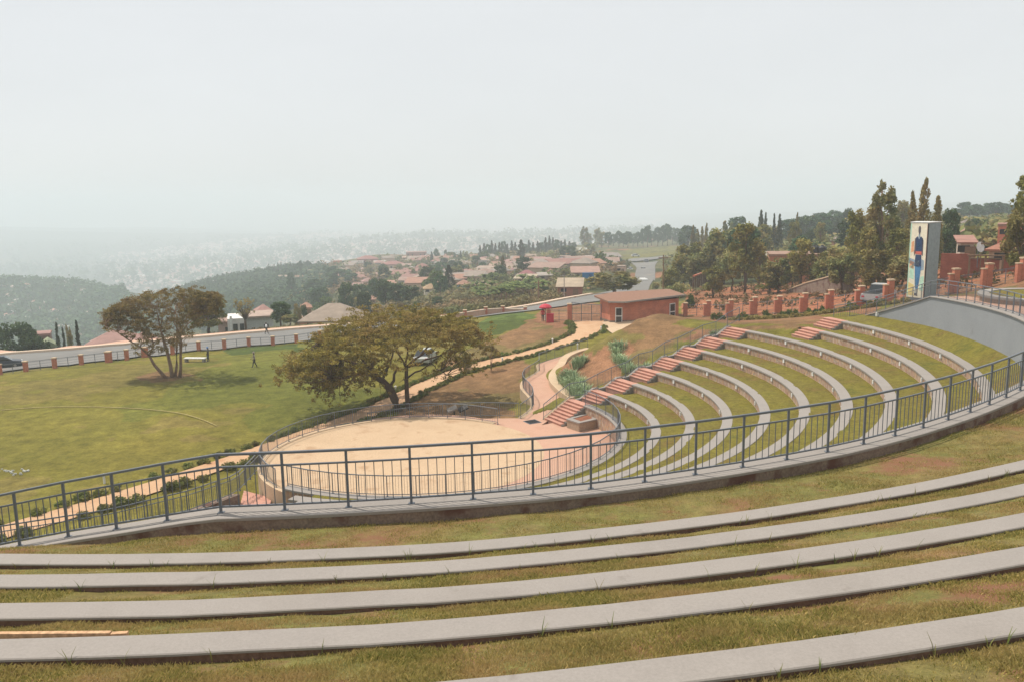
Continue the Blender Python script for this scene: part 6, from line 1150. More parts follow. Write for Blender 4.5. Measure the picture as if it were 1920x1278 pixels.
MB().add(rv + [v - np.array([0, 0, 0.2]) for v in rv], [tuple(range(nn_))[::-1]] + [tuple(nn_ + i for i in range(nn_))] + [(i, (i + 1) % nn_, nn_ + (i + 1) % nn_, nn_ + i) for i in range(nn_)]).build("roof", flat('roof_sheet', srgb(136, 102, 84), 0.88), e)
MB().tube([v + np.array([0, 0, -0.1]) + (n_ * 0.06) for v in rv[:3]], 0.13, 4).build("fascia", M['concrete'], e)
for f, nm, wd in ((0.105, "door", 0.85), (0.885, "door", 0.95)):
    s_ = (f - 0.5) * L_; q = u * s_ + n_ * (0.95 * (1 - (2 * f - 1) ** 2) + 0.03); sl_ = 0.95 * 4 * (1 - 2 * f) / L_; rz = math.atan2((u + n_ * sl_)[1], (u + n_ * sl_)[0])
    d_ = MB().box(-wd / 2, -0.02, -0.02 if f < 0.5 else 0.02, wd / 2, 0.06, 1.95).build("door", M['white'], e, q); d_.rotation_euler = (0, 0, rz)
    for z0, z1 in ((0.12, 0.85), (0.98, 1.85)): MB().box(-wd / 2 + 0.1, -0.05, z0, wd / 2 - 0.1, 0.02, z1).build("pane", M['dark_glass'], d_)
PIL = {}
def pillar(px, ybase, ht, w_, d, label, group, double=False, h=None):
    p = at(px, ybase, h) if h is not None else atd(px, ybase, d); e = empty("brick_pillar", p, label, "brick pillar", group); hw = w_ / 2
    MB().box(-hw, -hw, -0.8, hw, hw, ht - 0.12).build("shaft", M['brick'], e); MB().box(-hw - 0.05, -hw - 0.05, ht - 0.118, hw + 0.05, hw + 0.05, ht).build("cap", M['pale_stone'], e)
    if double: MB().box(-hw - 0.36, -hw + 0.05, -0.8, -hw - 0.004, hw - 0.03, ht * 0.76).build("low_shaft", M['brick'], e); MB().box(-hw - 0.40, -hw, ht * 0.76 + 0.002, -hw - 0.004, hw, ht * 0.76 + 0.09).build("low_cap", M['pale_stone'], e); MB().box(-hw - 0.44, -hw - 0.1, -0.8, hw + 0.1, hw + 0.1, 0.12).build("plinth", M['concrete_dark'], e)
    return p, ht
def wire_fence(a, b, ht, label, group, nw=4, posts=1):
    e = empty("wire_fence", a, label, "wire fence", group); v = b - a; mb = MB()
    for k in range(nw): z = ht * (k + 0.6) / nw; mb.tube([np.array([0, 0, z]), v + np.array([0, 0, z])], 0.016, 4)
    mb.tube([np.array([0, 0, ht * 0.98]), v + np.array([0, 0, ht * 0.98])], 0.03, 4); mb.build("wires", M['rail'], e)
    for k in range(posts): f = (k + 1) / (posts + 1); MB().tube([v * f - np.array([0, 0, 0.3]), v * f + np.array([0, 0, ht])], 0.035, 5).build("post", M['rail'], e)
LPIL = [(-52, 709, 18.4), (0, 702, 18.4), (49, 696, 18.4), (103, 689, 18.4), (153, 683, 18.4), (204, 677, 18.4), (238, 673, 18.4), (272, 668, 18.4), (324, 663, 18.4), (373, 657, 18.4), (421, 653, 18.4), (467, 649, 18.4), (512, 647, 18.4), (556, 643, 18.4), (600, 636, 18.2), (645, 630, 18.0)]
prev = None
for k, (px, y, h) in enumerate(LPIL):
    wide = px in (204, 272)
    p, ht = pillar(px, y, 1.22, 0.62 if wide else 0.4, None, ("wide brick pillar of the lawn fence, behind the thin acacia" if px == 272 else "wide brick pillar of the lawn fence, left of the thin acacia") if wide else "slim brick pillar in the wire fence along the far edge of the lawn", "brick pillars of the lawn fence", h=h)
    if prev is not None: wire_fence(prev, p, 1.12, "wire fence bay between slim brick pillars at the far edge of the lawn", "wire fence bays along the lawn")
    prev = p
for k, (px, y) in enumerate(((820, 605), (872, 596), (911, 590), (943, 588), (985, 590))):
    d_ = (118, 121, 124, 126, 126)[k]; p, ht = pillar(px, y, 1.2, 0.5, d_, "low brick pillar of the fence half hidden behind the grassy mound", "brick pillars behind the mound")
    if k: e = empty("boundary_wall", prev, "low pale boundary wall bay behind the grassy mound", "boundary wall", "low wall bays behind the mound"); v = p - prev; mb = MB(); sweep(mb, np.array([v * 0.03, v * 0.97]), side_normals(np.array([v * 0.03, v * 0.97])), [(-0.12, -0.8), (0.12, -0.8), (0.12, 0.7), (-0.12, 0.7)]); mb.build("wall_body", M['pavement'], e); mb = MB(); sweep(mb, np.array([v * 0.03, v * 0.97]), side_normals(np.array([v * 0.03, v * 0.97])), [(-0.2, 0.702), (0.2, 0.702), (0.2, 0.85), (-0.2, 0.85)]); mb.build("coping", M['kerb'], e)
    prev = p
g1, _ = pillar(1068, 604, 2.35, 0.52, None, "tall brick gate pillar left of the gate", "gate pillars", h=15.35); g2, _ = pillar(1029, 602, 1.6, 0.5, None, "shorter brick pillar beside the red figure, left of the gate", "gate pillars", h=15.5); wire_fence(g2, g1, 1.5, "short wire fence bay between the two gate pillars", None, 4, 1)
gb = at(1131, 604, 15.2); e = empty("gate", g1, "wide grey metal gate with upright bars beside the guard house", "gate"); v = gb - g1 - (gb - g1) / np.linalg.norm(gb - g1) * 0.25; st_ = (gb - g1) / np.linalg.norm(gb - g1) * 0.3; mb = MB()
for z in (0.12, 1.05): mb.tube([st_ + np.array([0, 0, z]), v + np.array([0, 0, z])], 0.035, 5)
tp = [st_ + (v - st_) * f + np.array([0, 0, 2.15 + 0.35 * (1 - f) ** 2]) for f in np.linspace(0, 1, 8)]; mb.tube(tp, 0.035, 5); mb.build("frame", M['rail'], e)
for f in np.linspace(0.0, 1, 4): MB().tube([st_ + (v - st_) * f, st_ + (v - st_) * f + np.array([0, 0, 2.15 + 0.35 * (1 - f) ** 2])], 0.05, 6).build("stile", M['rail'], e)
mb = MB()
for f in np.linspace(0.03, 0.97, 22): mb.tube([st_ + (v - st_) * f + np.array([0, 0, 0.12]), st_ + (v - st_) * f + np.array([0, 0, 2.12 + 0.35 * (1 - f) ** 2])], 0.02, 4)
mb.build("bars", M['rail'], e)
RP = [(1285, 593, 1.7, 14.9, 0), (1328, 594, 2.0, 14.6, 1), (1370, 595, 2.1, 14.1, 1), (1415, 591, 2.1, 13.6, 1), (1461, 588, 2.0, 13.1, 1), (1509, 587, 2.15, 12.5, 1), (1557, 583, 2.2, 11.9, 1), (1614, 577, 2.1, 10.7, 1), (1668, 571, 2.2, 9.6, 1), (1725, 561, 2.2, 9.1, 1), (1790, 551, 2.2, 8.7, 1), (1852, 542, 2.2, 8.2, 1), (1917, 533, 2.2, 7.6, 1), (1985, 524, 2.2, 7.2, 1)]
RL = ["dark brick pillar touching the guard house", "first", "second", "third", "fourth", "fifth", "sixth", "pillar in front of the silver pickup, left", "pillar beside the silver pickup, right", "pillar hidden behind the billboard tower", "first pillar right of the billboard tower", "second pillar right of the billboard tower", "pillar at the right edge by the round planter", "pillar past the right edge"]
prev = None
for k, (px, y, ht, h, db) in enumerate(RP):
    lb = RL[k] if k == 0 else ("stepped brick fence pillar, %s to the right of the guard house" % RL[k] if k < 7 else "stepped brick " + RL[k] if RL[k].startswith("pillar") else RL[k].replace("pillar", "stepped brick pillar"))
    p, _ = pillar(px, y, ht, 0.46, None, lb, "stepped brick pillars of the right fence", bool(db), h)
    if prev is not None: wire_fence(prev, p, 1.5, "see-through wire fence bay between stepped brick pillars on the right", "wire fence bays on the right", 5, 1)
    prev = p

# ------------------------------------------------------------------ billboard tower with a painted standing figure
bb = at(1716, 566, 9.2); kk_ = np.hypot(bb[0], bb[1]) / F_PX; az_ = math.atan2(bb[0], bb[1])
pl, pm, pr = np.array([-0.0, 0.0]), None, None
e = empty("billboard_tower", bb, "tall grey three-sided advertising tower showing a painted standing figure", "billboard tower", rz=-az_)
kk_ *= math.cos(az_) ** 2; xa, xb, xc = (1699 - 1716) * kk_, (1742 - 1716) * kk_, (1755 - 1716) * kk_
FL_, FR_, BK = np.array([xa, 0.55]), np.array([(1733 - 1716) * kk_, -0.35]), np.array([xc, 1.2])
zt = topz(1716, 418, np.hypot(bb[0], bb[1])) - bb[2]
MB().prism([FL_, FR_, BK, np.array([xa + 0.5, 1.9])], 0.35, zt).build("body", flat('tower_grey', srgb(140, 152, 156), 0.6), e); MB().prism([FL_ * 0.9, FR_ * 0.9, BK * 0.9, np.array([xa + 0.6, 1.7])], -0.9, 0.35).build("base", M['rail'], e)
def face(q0, q1):
    v = q1 - q0; L_ = np.linalg.norm(v); v /= L_; n2 = np.array([v[1], -v[0]]); return q0, v, n2, L_
q0, v, n2, LF = face(FL_, FR_)
def onface(s, z, dpt): p = q0 + v * s * LF + n2 * dpt; return (p[0], p[1], z)
def panel(poly, dpt, mi, mb): mb.add([onface(s, 0.35 + z * (zt - 0.35), dpt) for s, z in poly] + [onface(s, 0.35 + z * (zt - 0.35), dpt - 0.012) for s, z in poly], [tuple(range(len(poly))), tuple(range(2 * len(poly) - 1, len(poly) - 1, -1))] + [(i, len(poly) + i, len(poly) + (i + 1) % len(poly), (i + 1) % len(poly)) for i in range(len(poly))], mi)
pal = [flat('poster_cream', srgb(236, 228, 206), 0.6, var=0.12, scale=3), flat('poster_navy', srgb(44, 66, 104), 0.6), flat('poster_blue', srgb(78, 130, 176), 0.6), flat('poster_red', srgb(206, 104, 92), 0.6), flat('poster_skin', srgb(92, 88, 96), 0.6), flat('poster_grey', srgb(150, 168, 184), 0.6), flat('poster_yellow', srgb(226, 206, 140), 0.6), flat('poster_mint', srgb(190, 226, 204), 0.6), flat('poster_peach', srgb(232, 172, 132), 0.6)]
mb = MB(); panel([(0, 0), (0.92, 0), (0.92, 0.995), (0, 0.995)], 0.02, 0, mb)
for poly, mi in (([(0, 0), (0.06, 0), (0.05, 0.5), (0.07, 0.99), (0, 0.99)], 7), ([(0.05, 0.03), (0.4, 0.02), (0.36, 0.17), (0.06, 0.2)], 6), ([(0.08, 0.26), (0.34, 0.24), (0.3, 0.44), (0.1, 0.42)], 7), ([(0.06, 0.40), (0.3, 0.38), (0.32, 0.47), (0.08, 0.5)], 8), ([(0.66, 0.36), (0.86, 0.38), (0.84, 0.5), (0.7, 0.52)], 5), ([(0.68, 0.1), (0.9, 0.1), (0.9, 0.3), (0.7, 0.28)], 7), ([(0.1, 0.6), (0.26, 0.62), (0.24, 0.76), (0.1, 0.74)], 8), ([(0.0, 0.46), (0.34, 0.42), (0.4, 0.5), (0.02, 0.53)], 5)):
    panel(poly, 0.026, mi, mb)
for poly, mi in (([(0.44, 0.93), (0.48, 0.955), (0.54, 0.955), (0.575, 0.93), (0.57, 0.88), (0.53, 0.84), (0.49, 0.84), (0.45, 0.88)], 4), ([(0.47, 0.85), (0.55, 0.85), (0.56, 0.79), (0.46, 0.79)], 5), ([(0.28, 0.79), (0.36, 0.80), (0.36, 0.6), (0.28, 0.55)], 4), ([(0.66, 0.8), (0.75, 0.77), (0.76, 0.56), (0.69, 0.58)], 4), ([(0.33, 0.80), (0.42, 0.82), (0.5, 0.78), (0.6, 0.82), (0.72, 0.79), (0.70, 0.62), (0.36, 0.62)], 1), ([(0.42, 0.74), (0.58, 0.74), (0.6, 0.66), (0.42, 0.66)], 2),
                 ([(0.26, 0.63), (0.74, 0.62), (0.72, 0.575), (0.28, 0.585)], 3), ([(0.36, 0.575), (0.68, 0.575), (0.72, 0.4), (0.34, 0.42)], 1), ([(0.38, 0.5), (0.6, 0.5), (0.58, 0.42), (0.36, 0.45)], 5), ([(0.36, 0.42), (0.71, 0.42), (0.66, 0.24), (0.6, 0.12), (0.44, 0.12), (0.4, 0.26)], 2), ([(0.42, 0.3), (0.47, 0.3), (0.5, 0.05), (0.45, 0.05)], 5), ([(0.56, 0.3), (0.63, 0.3), (0.58, 0.05), (0.53, 0.05)], 1), ([(0.42, 0.06), (0.52, 0.06), (0.5, 0.025), (0.42, 0.03)], 4), ([(0.5, 0.06), (0.58, 0.06), (0.6, 0.02), (0.52, 0.025)], 4)):
    panel(poly, 0.032, mi, mb)
mb.build("poster", pal, e); mb = MB(); panel([(0.92, 0), (0.935, 0), (0.935, 0.99), (0.92, 0.99)], 0.024, 0, mb); panel([(0.935, 0), (1.0, 0), (1.0, 0.985), (0.935, 0.985)], 0.024, 1, mb); mb.build("edge_strip", [flat('strip_red', srgb(150, 60, 66), 0.6), M['black']], e)
mb = MB(); mb.prism([FL_ + np.array([-0.05, -0.03]), FR_ + np.array([0.02, -0.06]), BK + np.array([0.06, 0.04]), np.array([xa + 0.45, 1.95])], zt + 0.002, zt + 0.07); mb.build("top_cap", M['white'], e)
# round planter at the right edge
p = at(1962, 552, 6.2); e = empty("round_planter", p, "round raised lawn bed with a stone wall and pale coping at the right edge", "planter"); Rr_ = 3.6
MB().lathe([(Rr_ - 0.1, -1.6), (Rr_ - 0.1, -0.14)], 40).build("stone_wall", M['stone_edge'], e); mb = MB()
for k in range(48):
    a, b = 2 * math.pi * k / 48, 2 * math.pi * (k + 1) / 48; q = [(r_ * math.cos(t), r_ * math.sin(t)) for r_, t in ((Rr_ - 0.6, a), (Rr_ + 0.05, a), (Rr_ + 0.05, b), (Rr_ - 0.6, b))]; mb.prism(q, -0.138, 0.0)
mb.build("coping", M['concrete'], e); MB().lathe([(Rr_ - 0.58, -0.1), (Rr_ - 0.58, -0.05), (1.5, 0.1), (0.2, 0.14)], 32).build("grass_fill", M['turf'], e)

# ------------------------------------------------------------------ people
SK, BLK, GRY, OLV, DRK, BLU = flat('skin', (0.07, 0.04, 0.028), 0.6), flat('dark_trousers', (0.03, 0.03, 0.035), 0.8), flat('grey_shirt', (0.28, 0.235, 0.20), 0.85), flat('olive_cloth', (0.10, 0.09, 0.06), 0.85), flat('dark_shirt', (0.05, 0.055, 0.07), 0.85), flat('blue_cap', (0.10, 0.20, 0.42), 0.7)
def person(p, label, facing, joints, mats, hat=None, ht=1.7):
    """joints: skin skeleton in metres, facing +x; mats: trousers, shirt, skin"""
    e = empty("person", p, label, "person", rz=facing); V = [j[0] for j in joints]; E_ = [(j[2], i) for i, j in enumerate(joints) if j[2] is not None]
    me = bpy.data.meshes.new("body"); me.from_pydata(V, E_, []); o = link("body", me, list(mats) , e)
    md = o.modifiers.new("skin", 'SKIN'); md.use_smooth_shade = True
    for i, j in enumerate(joints): me.skin_vertices[0].data[i].radius = (j[1], j[1]); me.skin_vertices[0].data[i].use_root = (i == 0)
    sb = o.modifiers.new("sub", 'SUBSURF'); sb.levels = 1; sb.render_levels = 1
    bpy.context.view_layer.update(); dg = bpy.context.evaluated_depsgraph_get(); m2 = bpy.data.meshes.new_from_object(o.evaluated_get(dg)); o.modifiers.clear(); o.data = m2
    if len(m2.materials) == 0:
        for m_ in mats: m2.materials.append(m_)
    zs = [0.0] * len(m2.polygons)
    for f in m2.polygons:
        c = f.center; arm = abs(c[1]) > 0.21
        f.material_index = 2 if (c[2] > 1.43 or (arm and c[2] < 0.98 and c[2] > 0.7)) else (1 if c[2] > 0.93 else (0 if c[2] > 0.07 else 0)); f.use_smooth = True
    if hat: MB().lathe([(0.155, 1.60), (0.13, 1.63), (0.115, 1.70), (0.06, 1.74)], 10, joints[-1][0] if False else (joints[4][0][0], joints[4][0][1], 0)).build("hat", hat, e)
    return e
def skel(stride=0.0, armf=0.25, lean=0.0):
    return [((0, 0, 0.95), 0.14, None), ((lean * 0.4, 0, 1.15), 0.135, 0), ((lean, 0, 1.38), 0.15, 1), ((lean, 0, 1.49), 0.06, 2), ((lean + 0.02, 0, 1.60), 0.105, 3), ((lean + 0.02, 0, 1.68), 0.075, 4),
            ((0, 0.09, 0.88), 0.10, 0), ((stride * 0.5 + 0.04, 0.1, 0.48), 0.07, 6), ((stride, 0.1, 0.07), 0.05, 7), ((stride + 0.15, 0.11, 0.03), 0.04, 8), ((0, -0.09, 0.88), 0.10, 0), ((-stride * 0.3 + 0.04, -0.1, 0.48), 0.07, 10), ((-stride, -0.1, 0.09), 0.05, 11), ((-stride + 0.14, -0.11, 0.03), 0.04, 12),
            ((lean, 0.2, 1.36), 0.065, 2), ((lean - armf * 0.3, 0.26, 1.10), 0.05, 14), ((lean + armf * 0.5, 0.24, 0.88), 0.04, 15), ((lean + armf * 0.7, 0.23, 0.79), 0.035, 16), ((lean, -0.2, 1.36), 0.065, 2), ((lean + armf * 0.3, -0.26, 1.10), 0.05, 18), ((lean + armf * 1.0, -0.23, 0.93), 0.04, 19), ((lean + armf * 1.2, -0.22, 0.86), 0.035, 20)]
p = hit(478, 688); person(p, "person in a grey shirt and dark trousers with a cap, walking across the lawn", R(200), skel(0.24, 0.3, 0.03), (BLK, GRY, SK), GRY)
p = hit(391, 677.5); person(p, "person in dark clothes and a blue cap standing at the end of the white bench", R(180), skel(0.05, 0.15), (DRK, OLV, SK), BLU)
p = at(500, 630, 18.85); p[2] += 0.3; person(p, "person in dark clothes with a white bag walking along the road by the pale kerb", R(10), skel(0.22, 0.25), (BLK, DRK, SK)); 
o = MB().lathe([(0.10, -0.18), (0.17, -0.1), (0.16, 0.12), (0.05, 0.2)], 10).build("bag", M['white'], None, p + np.array([0.12, -0.32, 1.2])); tag(o, "white bag slung on the person walking along the road", "bag")
p = at(308, 652, 19.0); p[2] += 0.2; person(p, "person in pale clothes by the road behind the thin acacia trunks", R(90), skel(0.1, 0.2), (DRK, M['white'], SK))
p = hit(1017, 600); p = atd(1018, 603, 106); e = person(p, "person under the red parasol left of the gate", R(-90), skel(0.05, 0.2), (BLK, flat('red_shirt', (0.45, 0.04, 0.05), 0.8), SK))
e = empty("parasol", p + np.array([0.35, 0.3, 0]), "bright red promotional parasol over a little red stand left of the gate", "parasol"); redm = flat('parasol_red', (0.50, 0.035, 0.06), 0.7)
MB().lathe([(0.8, 1.7), (0.8, 1.85), (0.55, 2.1), (0.05, 2.25)], 12).build("canopy", redm, e); MB().tube([(0, 0, -0.2), (0, 0, 2.36)], 0.04, 6).build("pole", M['rail'], e)
o = MB().box(-0.45, -0.3, -0.1, 0.45, 0.3, 1.0).box(-0.5, -0.35, 1.002, 0.5, 0.35, 1.06).build("vendor_stand", redm, None, p + np.array([0.9, -0.4, 0])); tag(o, "small red vendor stand under the red parasol", "stand")
# bench slab on the lawn
bl, br_ = hit(347, 678), hit(386, 677.5); c = (bl + br_) / 2; e = empty("lawn_bench", c, "long white slab bench on the far side of the lawn", "bench", rz=math.atan2((br_ - bl)[1], (br_ - bl)[0])); L_ = np.linalg.norm((br_ - bl)[:2]) / 2
MB().box(-L_, -0.3, 0.36, L_, 0.3, 0.48).build("seat", M['white'], e)
for x_ in (-L_ + 0.2, L_ - 0.2): MB().box(x_ - 0.12, -0.25, -0.05, x_ + 0.12, 0.25, 0.358).build("leg", M['concrete'], e)

# ------------------------------------------------------------------ vehicles
def car(p, rz, col, label, kind='sedan', cat="car", group=None):
    e = empty("parked_car" if kind != 'truck' else "truck", p, label, cat, group, rz); bm_ = _metal('car_paint', col, 0.35, 0.0)
    def loftx(secs, mat, nm, par):           # secs: x, [(y,z)...]
        mb = MB(); k = len(secs[0][1]); mb.v = [(x, y, z) for x, c in secs for y, z in c]
        for i in range(len(secs) - 1):
            for j in range(k): mb.f.append([i * k + j, i * k + (j + 1) % k, (i + 1) * k + (j + 1) % k, (i + 1) * k + j]); mb.m.append(0)
        mb.f += [list(range(k - 1, -1, -1)), [(len(secs) - 1) * k + j for j in range(k)]]; mb.m += [0, 0]; return mb.build(nm, mat, par, smooth=False)
    box_ = lambda y, z0, z1: [(-y, z0), (y, z0), (y * 1.02, (z0 + z1) / 2), (y * 0.94, z1), (-y * 0.94, z1), (-y * 1.02, (z0 + z1) / 2)]
    if kind == 'sedan':
        loftx([(-2.2, box_(0.72, 0.35, 0.72)), (-2.05, box_(0.84, 0.24, 0.86)), (-1.2, box_(0.88, 0.2, 0.92)), (1.0, box_(0.88, 0.2, 0.9)), (1.95, box_(0.84, 0.22, 0.76)), (2.2, box_(0.7, 0.32, 0.62))], bm_, "body", e)
        cb = loftx([(-1.7, box_(0.74, 0.88, 0.93)), (-0.95, box_(0.72, 0.88, 1.36)), (0.1, box_(0.72, 0.88, 1.42)), (0.55, box_(0.72, 0.88, 1.34)), (1.15, box_(0.76, 0.86, 0.92))], M['dark_glass'], "window", e); MB().box(-0.9, -0.6, 1.37, 0.4, 0.6, 1.45).build("roof", bm_, e); wx = (-1.35, 1.35)
    elif kind == 'pickup':
        loftx([(-2.5, box_(0.84, 0.4, 0.95)), (-0.4, box_(0.86, 0.35, 0.98)), (1.1, box_(0.88, 0.35, 1.02)), (2.3, box_(0.84, 0.38, 0.92)), (2.5, box_(0.78, 0.45, 0.8))], bm_, "body", e); loftx([(-0.55, box_(0.76, 0.96, 1.02)), (-0.4, box_(0.74, 0.96, 1.6)), (0.7, box_(0.74, 0.96, 1.64)), (1.35, box_(0.76, 0.96, 1.04))], M['dark_glass'], "window", e); MB().box(-0.4, -0.64, 1.6, 0.7, 0.64, 1.68).build("roof", bm_, e)
        MB().box(-2.4, -0.7, 0.985, -0.7, 0.7, 1.0).build("load_bed", M['black'], e); wx = (-1.5, 1.6)
    else:
        MB().box(-3.2, -1.05, 0.75, 1.2, 1.05, 3.0).build("cargo_box", bm_, e); MB().box(1.25, -1.0, 0.55, 2.6, 1.0, 2.35).build("cab", bm_, e); MB().box(2.58, -0.85, 1.35, 2.64, 0.85, 2.15).build("windscreen", M['dark_glass'], e); MB().box(2.55, -0.9, 0.45, 2.72, 0.9, 0.75).build("bumper", M['black'], e); MB().box(1.3, -0.95, 2.352, 2.3, 0.95, 2.9).build("wind_deflector", bm_, e); MB().box(-3.2, -0.5, 0.45, 2.5, 0.5, 0.74).build("chassis", M['black'], e); wx = (-2.2, 1.9)
    for x_ in wx:
        for s_ in (-1, 1):
            y_ = s_ * (0.78 if kind != 'truck' else 0.92); r_ = 0.32 if kind != 'truck' else 0.45
            t_ = MB(); prof = [(y_ - 0.11, r_ * 0.8), (y_ - 0.11, r_), (y_ + 0.11, r_), (y_ + 0.11, r_ * 0.8)]; vs = []
            for yy, rr_ in prof: vs += [(rr_ * math.cos(a), yy, rr_ * math.sin(a)) for a in np.linspace(0, 2 * math.pi, 14, endpoint=False)]
            fs = [(i * 14 + j, i * 14 + (j + 1) % 14, (i + 1) * 14 + (j + 1) % 14, (i + 1) * 14 + j) for i in range(3) for j in range(14)] + [tuple(range(13, -1, -1)), tuple(42 + j for j in range(14))]
            wl = t_.add(vs, fs).build("wheel", M['black'], e, (x_, 0, r_ - 0.02)); MB().lathe([(r_ * 0.55, -0.01), (r_ * 0.5, 0.03)], 10).build("rim", M['concrete'], wl, (0, y_ + s_ * 0.1, 0)).rotation_euler = (-s_ * math.pi / 2, 0, 0)
    for s_ in (-1, 1):
        fx = {'sedan': 2.12, 'pickup': 2.44, 'truck': 2.62}[kind]; MB().box(-0.05, -0.14, -0.07, 0.06, 0.14, 0.07).build("headlight", M['white'], e, (fx, s_ * 0.6, 0.66 if kind != 'truck' else 0.95)); rx = {'sedan': -2.14, 'pickup': -2.48, 'truck': -3.22}[kind]
        MB().box(-0.05, -0.12, -0.07, 0.04, 0.12, 0.07).build("tail_light", redm, e, (rx, s_ * 0.62, 0.7))
    return e
k1 = side_normals(np.array(K1)); road_az = lambda px: math.atan2(*(np.array(onaz(px + 40, 108)) - np.array(onaz(px - 40, 108)))[[1, 0]])
p = at(4, 690, 18.9); p[2] += 0.05; car(p, road_az(10), (0.015, 0.02, 0.035), "dark blue saloon car on the road at the left edge", 'sedan')
p = hit(798, 677); car(p, 1.42, (0.42, 0.44, 0.42), "white car seen through the big acacia, standing behind it on the lawn", 'sedan')
p = atd(1648, 566, 84); car(p, R(48), (0.5, 0.5, 0.5), "silver pickup parked behind the right-hand brick pillars", 'pickup')
def onroad(px, d, label, col, kind='sedan', cat="car", rz=-1.5): q = onaz(px, d); q[2] += 0.17; return car(q, rz, col, label, kind, cat)
onroad(1207, 262, "white box truck coming up the main road above the guard house", (0.62, 0.62, 0.6), 'truck', "truck"); onroad(1206, 332, "grey car behind the white truck on the main road", (0.25, 0.25, 0.26)); onroad(1181, 336, "white car on the left side track beside the main road", (0.6, 0.6, 0.6)); onroad(1211, 392, "dark van-like car at the far bend of the main road", (0.05, 0.05, 0.06)); onroad(1191, 430, "white car on the far cross road below the yellow field", (0.65, 0.65, 0.64), rz=0.1)

# ------------------------------------------------------------------ poles, lamps, hose, small things
for px, yt, yb, d_, r_, lb, mt in ((1010, 526, 568, 150, 0.17, "pale utility pole standing in front of the banana grove", M['bark_pale']), (1058, 513, 562, 148, 0.09, "thin grey utility pole beside the tan-roofed shed", M['concrete']), (1243, 478, 556, 122, 0.10, "tall thin brown pole right of the guard house roof", M['wood_pole']), (1167, 492, 516, 300, 0.12, "thin pole by the side track left of the main road", M['concrete']), (1833, 448, 480, 90, 0.05, "thin mast beside the satellite dish", M['wood_pole'])):
    q = onaz(px, d_); zt_ = topz(px, yt, d_) - q[2]; e = empty("utility_pole", q, lb, "pole"); MB().tube([(0, 0, -0.6), (0.0, 0, zt_)], [r_, r_ * 0.75], 8).build("shaft", mt, e); MB().box(-0.7, -0.05, zt_ - 0.5, 0.7, 0.05, zt_ - 0.38).build("cross_arm", mt, e)
p = atd(1834, 472, 90); e = empty("satellite_dish", p, "white satellite dish on a hut left of the red tiled roof", "satellite dish"); MB().lathe([(0.5, 0.16), (0.36, 0.06), (0.02, 0.0)], 14).build("dish", M['white'], e, (0, -0.1, 0.42)).rotation_euler = (R(80), 0, R(20)); MB().tube([(0, 0, -1.5), (0, 0, 0.42)], 0.04, 6).build("stand", M['rail'], e)
for k, (px, y) in enumerate(((742, 735), (942, 681), (1036, 645), (1022, 600), (506, 640), (196, 905), (1083, 655), (1127, 622))):
    p = hit(px, y); e = empty("path_light", p, "short white bollard light beside the sandy path", "bollard light", "white path bollards"); MB().tube([(0, 0, -0.05), (0, 0, 0.5)], 0.07, 8).build("post", M['white'], e); MB().lathe([(0.1, 0.5), (0.1, 0.6), (0.03, 0.66)], 10).build("head", M['white'], e)
for k, (px, y) in enumerate(((852, 782), (872, 781))):
    p = at(px, y, 16.3); e = empty("floodlight", p, "black and grey stage floodlight behind the far railing, %s of two" % ("left" if k == 0 else "right"), "floodlight", "stage floodlights"); MB().tube([(0, 0, -0.6), (0, 0, 0.55)], 0.06, 6).build("post", M['black'], e); l_ = MB().box(-0.38, -0.28, -0.06, 0.38, 0.28, 0.08).build("head", M['concrete'] if k == 0 else M['black'], e, (-0.15, 0, 0.66)); l_.rotation_euler = (0.25, -0.35, 0.3); MB().box(-0.12, -0.03, -0.14, 0.12, 0.03, 0.0).build("bracket", M['black'], l_, (0, 0, -0.05))
hp = smooth_path([hit(*q) + np.array([0, 0, 0.06]) for q in ((2, 770), (60, 765), (130, 763), (200, 764), (280, 768), (340, 775), (380, 787), (406, 799))], 0.4, 2); hp[:, 2] = gz(hp[:, 0], hp[:, 1]) + 0.07
o = MB().tube(list(hp), 0.04, 5).build("garden_hose", flat('hose_yellow', (0.34, 0.27, 0.09), 0.6)); tag(o, "long thin yellow hose lying in a curve on the lawn", "hose")
p = hit(20, 884); mb = MB(); r = np.random.default_rng(3)
for k in range(22): a_ = r.random(2) * np.array([1.5, 1.1]) - 0.7; mb.box(a_[0] * 1.4, a_[1] * 1.4, -0.06, a_[0] * 1.4 + r.uniform(0.06, 0.22), a_[1] * 1.4 + r.uniform(0.05, 0.18), 0.0 + k * 0.002)
o = mb.build("litter", flat('pale_litter', (0.42, 0.42, 0.38), 0.9), None, p + np.array([0, 0, 0.05])); tag(o, kind='stuff')
# low grass tufts growing beside the seat walls
TFL = np.random.default_rng(77)
Vt = []; rt_ = []
for k in range(5):
    for a in np.arange(-97, -60, 0.2):
        if TFL.random() < 0.14:
            p0 = pol(a + TFL.random() * 0.2, f_r(k, a) + FW_ + 0.02, FH[k] + 0.08)
            for b in range(int(TFL.integers(2, 6))):
                th = TFL.random() * 6.28; l_ = TFL.uniform(0.08, 0.2); d_ = np.array([math.cos(th), math.sin(th), 0]); s_ = np.array([-d_[1], d_[0], 0]) * 0.004; t_ = p0 + d_ * l_ * 0.5 + np.array([0, 0, l_]); m_ = p0 + d_ * l_ * 0.2 + np.array([0, 0, l_ * 0.6]); Vt += [p0 - s_, p0 + s_, m_ + s_, m_ - s_, m_ - s_, m_ + s_, t_ + s_ * 0.3, t_ - s_ * 0.3]; c_ = TFL.random(); rt_ += [c_, c_]
o = mesh_np("weeds", np.array(Vt), np.arange(len(Vt)).reshape(-1, 4), M['fol_hedge'], rnd=np.array(rt_)); tag(o, kind='stuff')

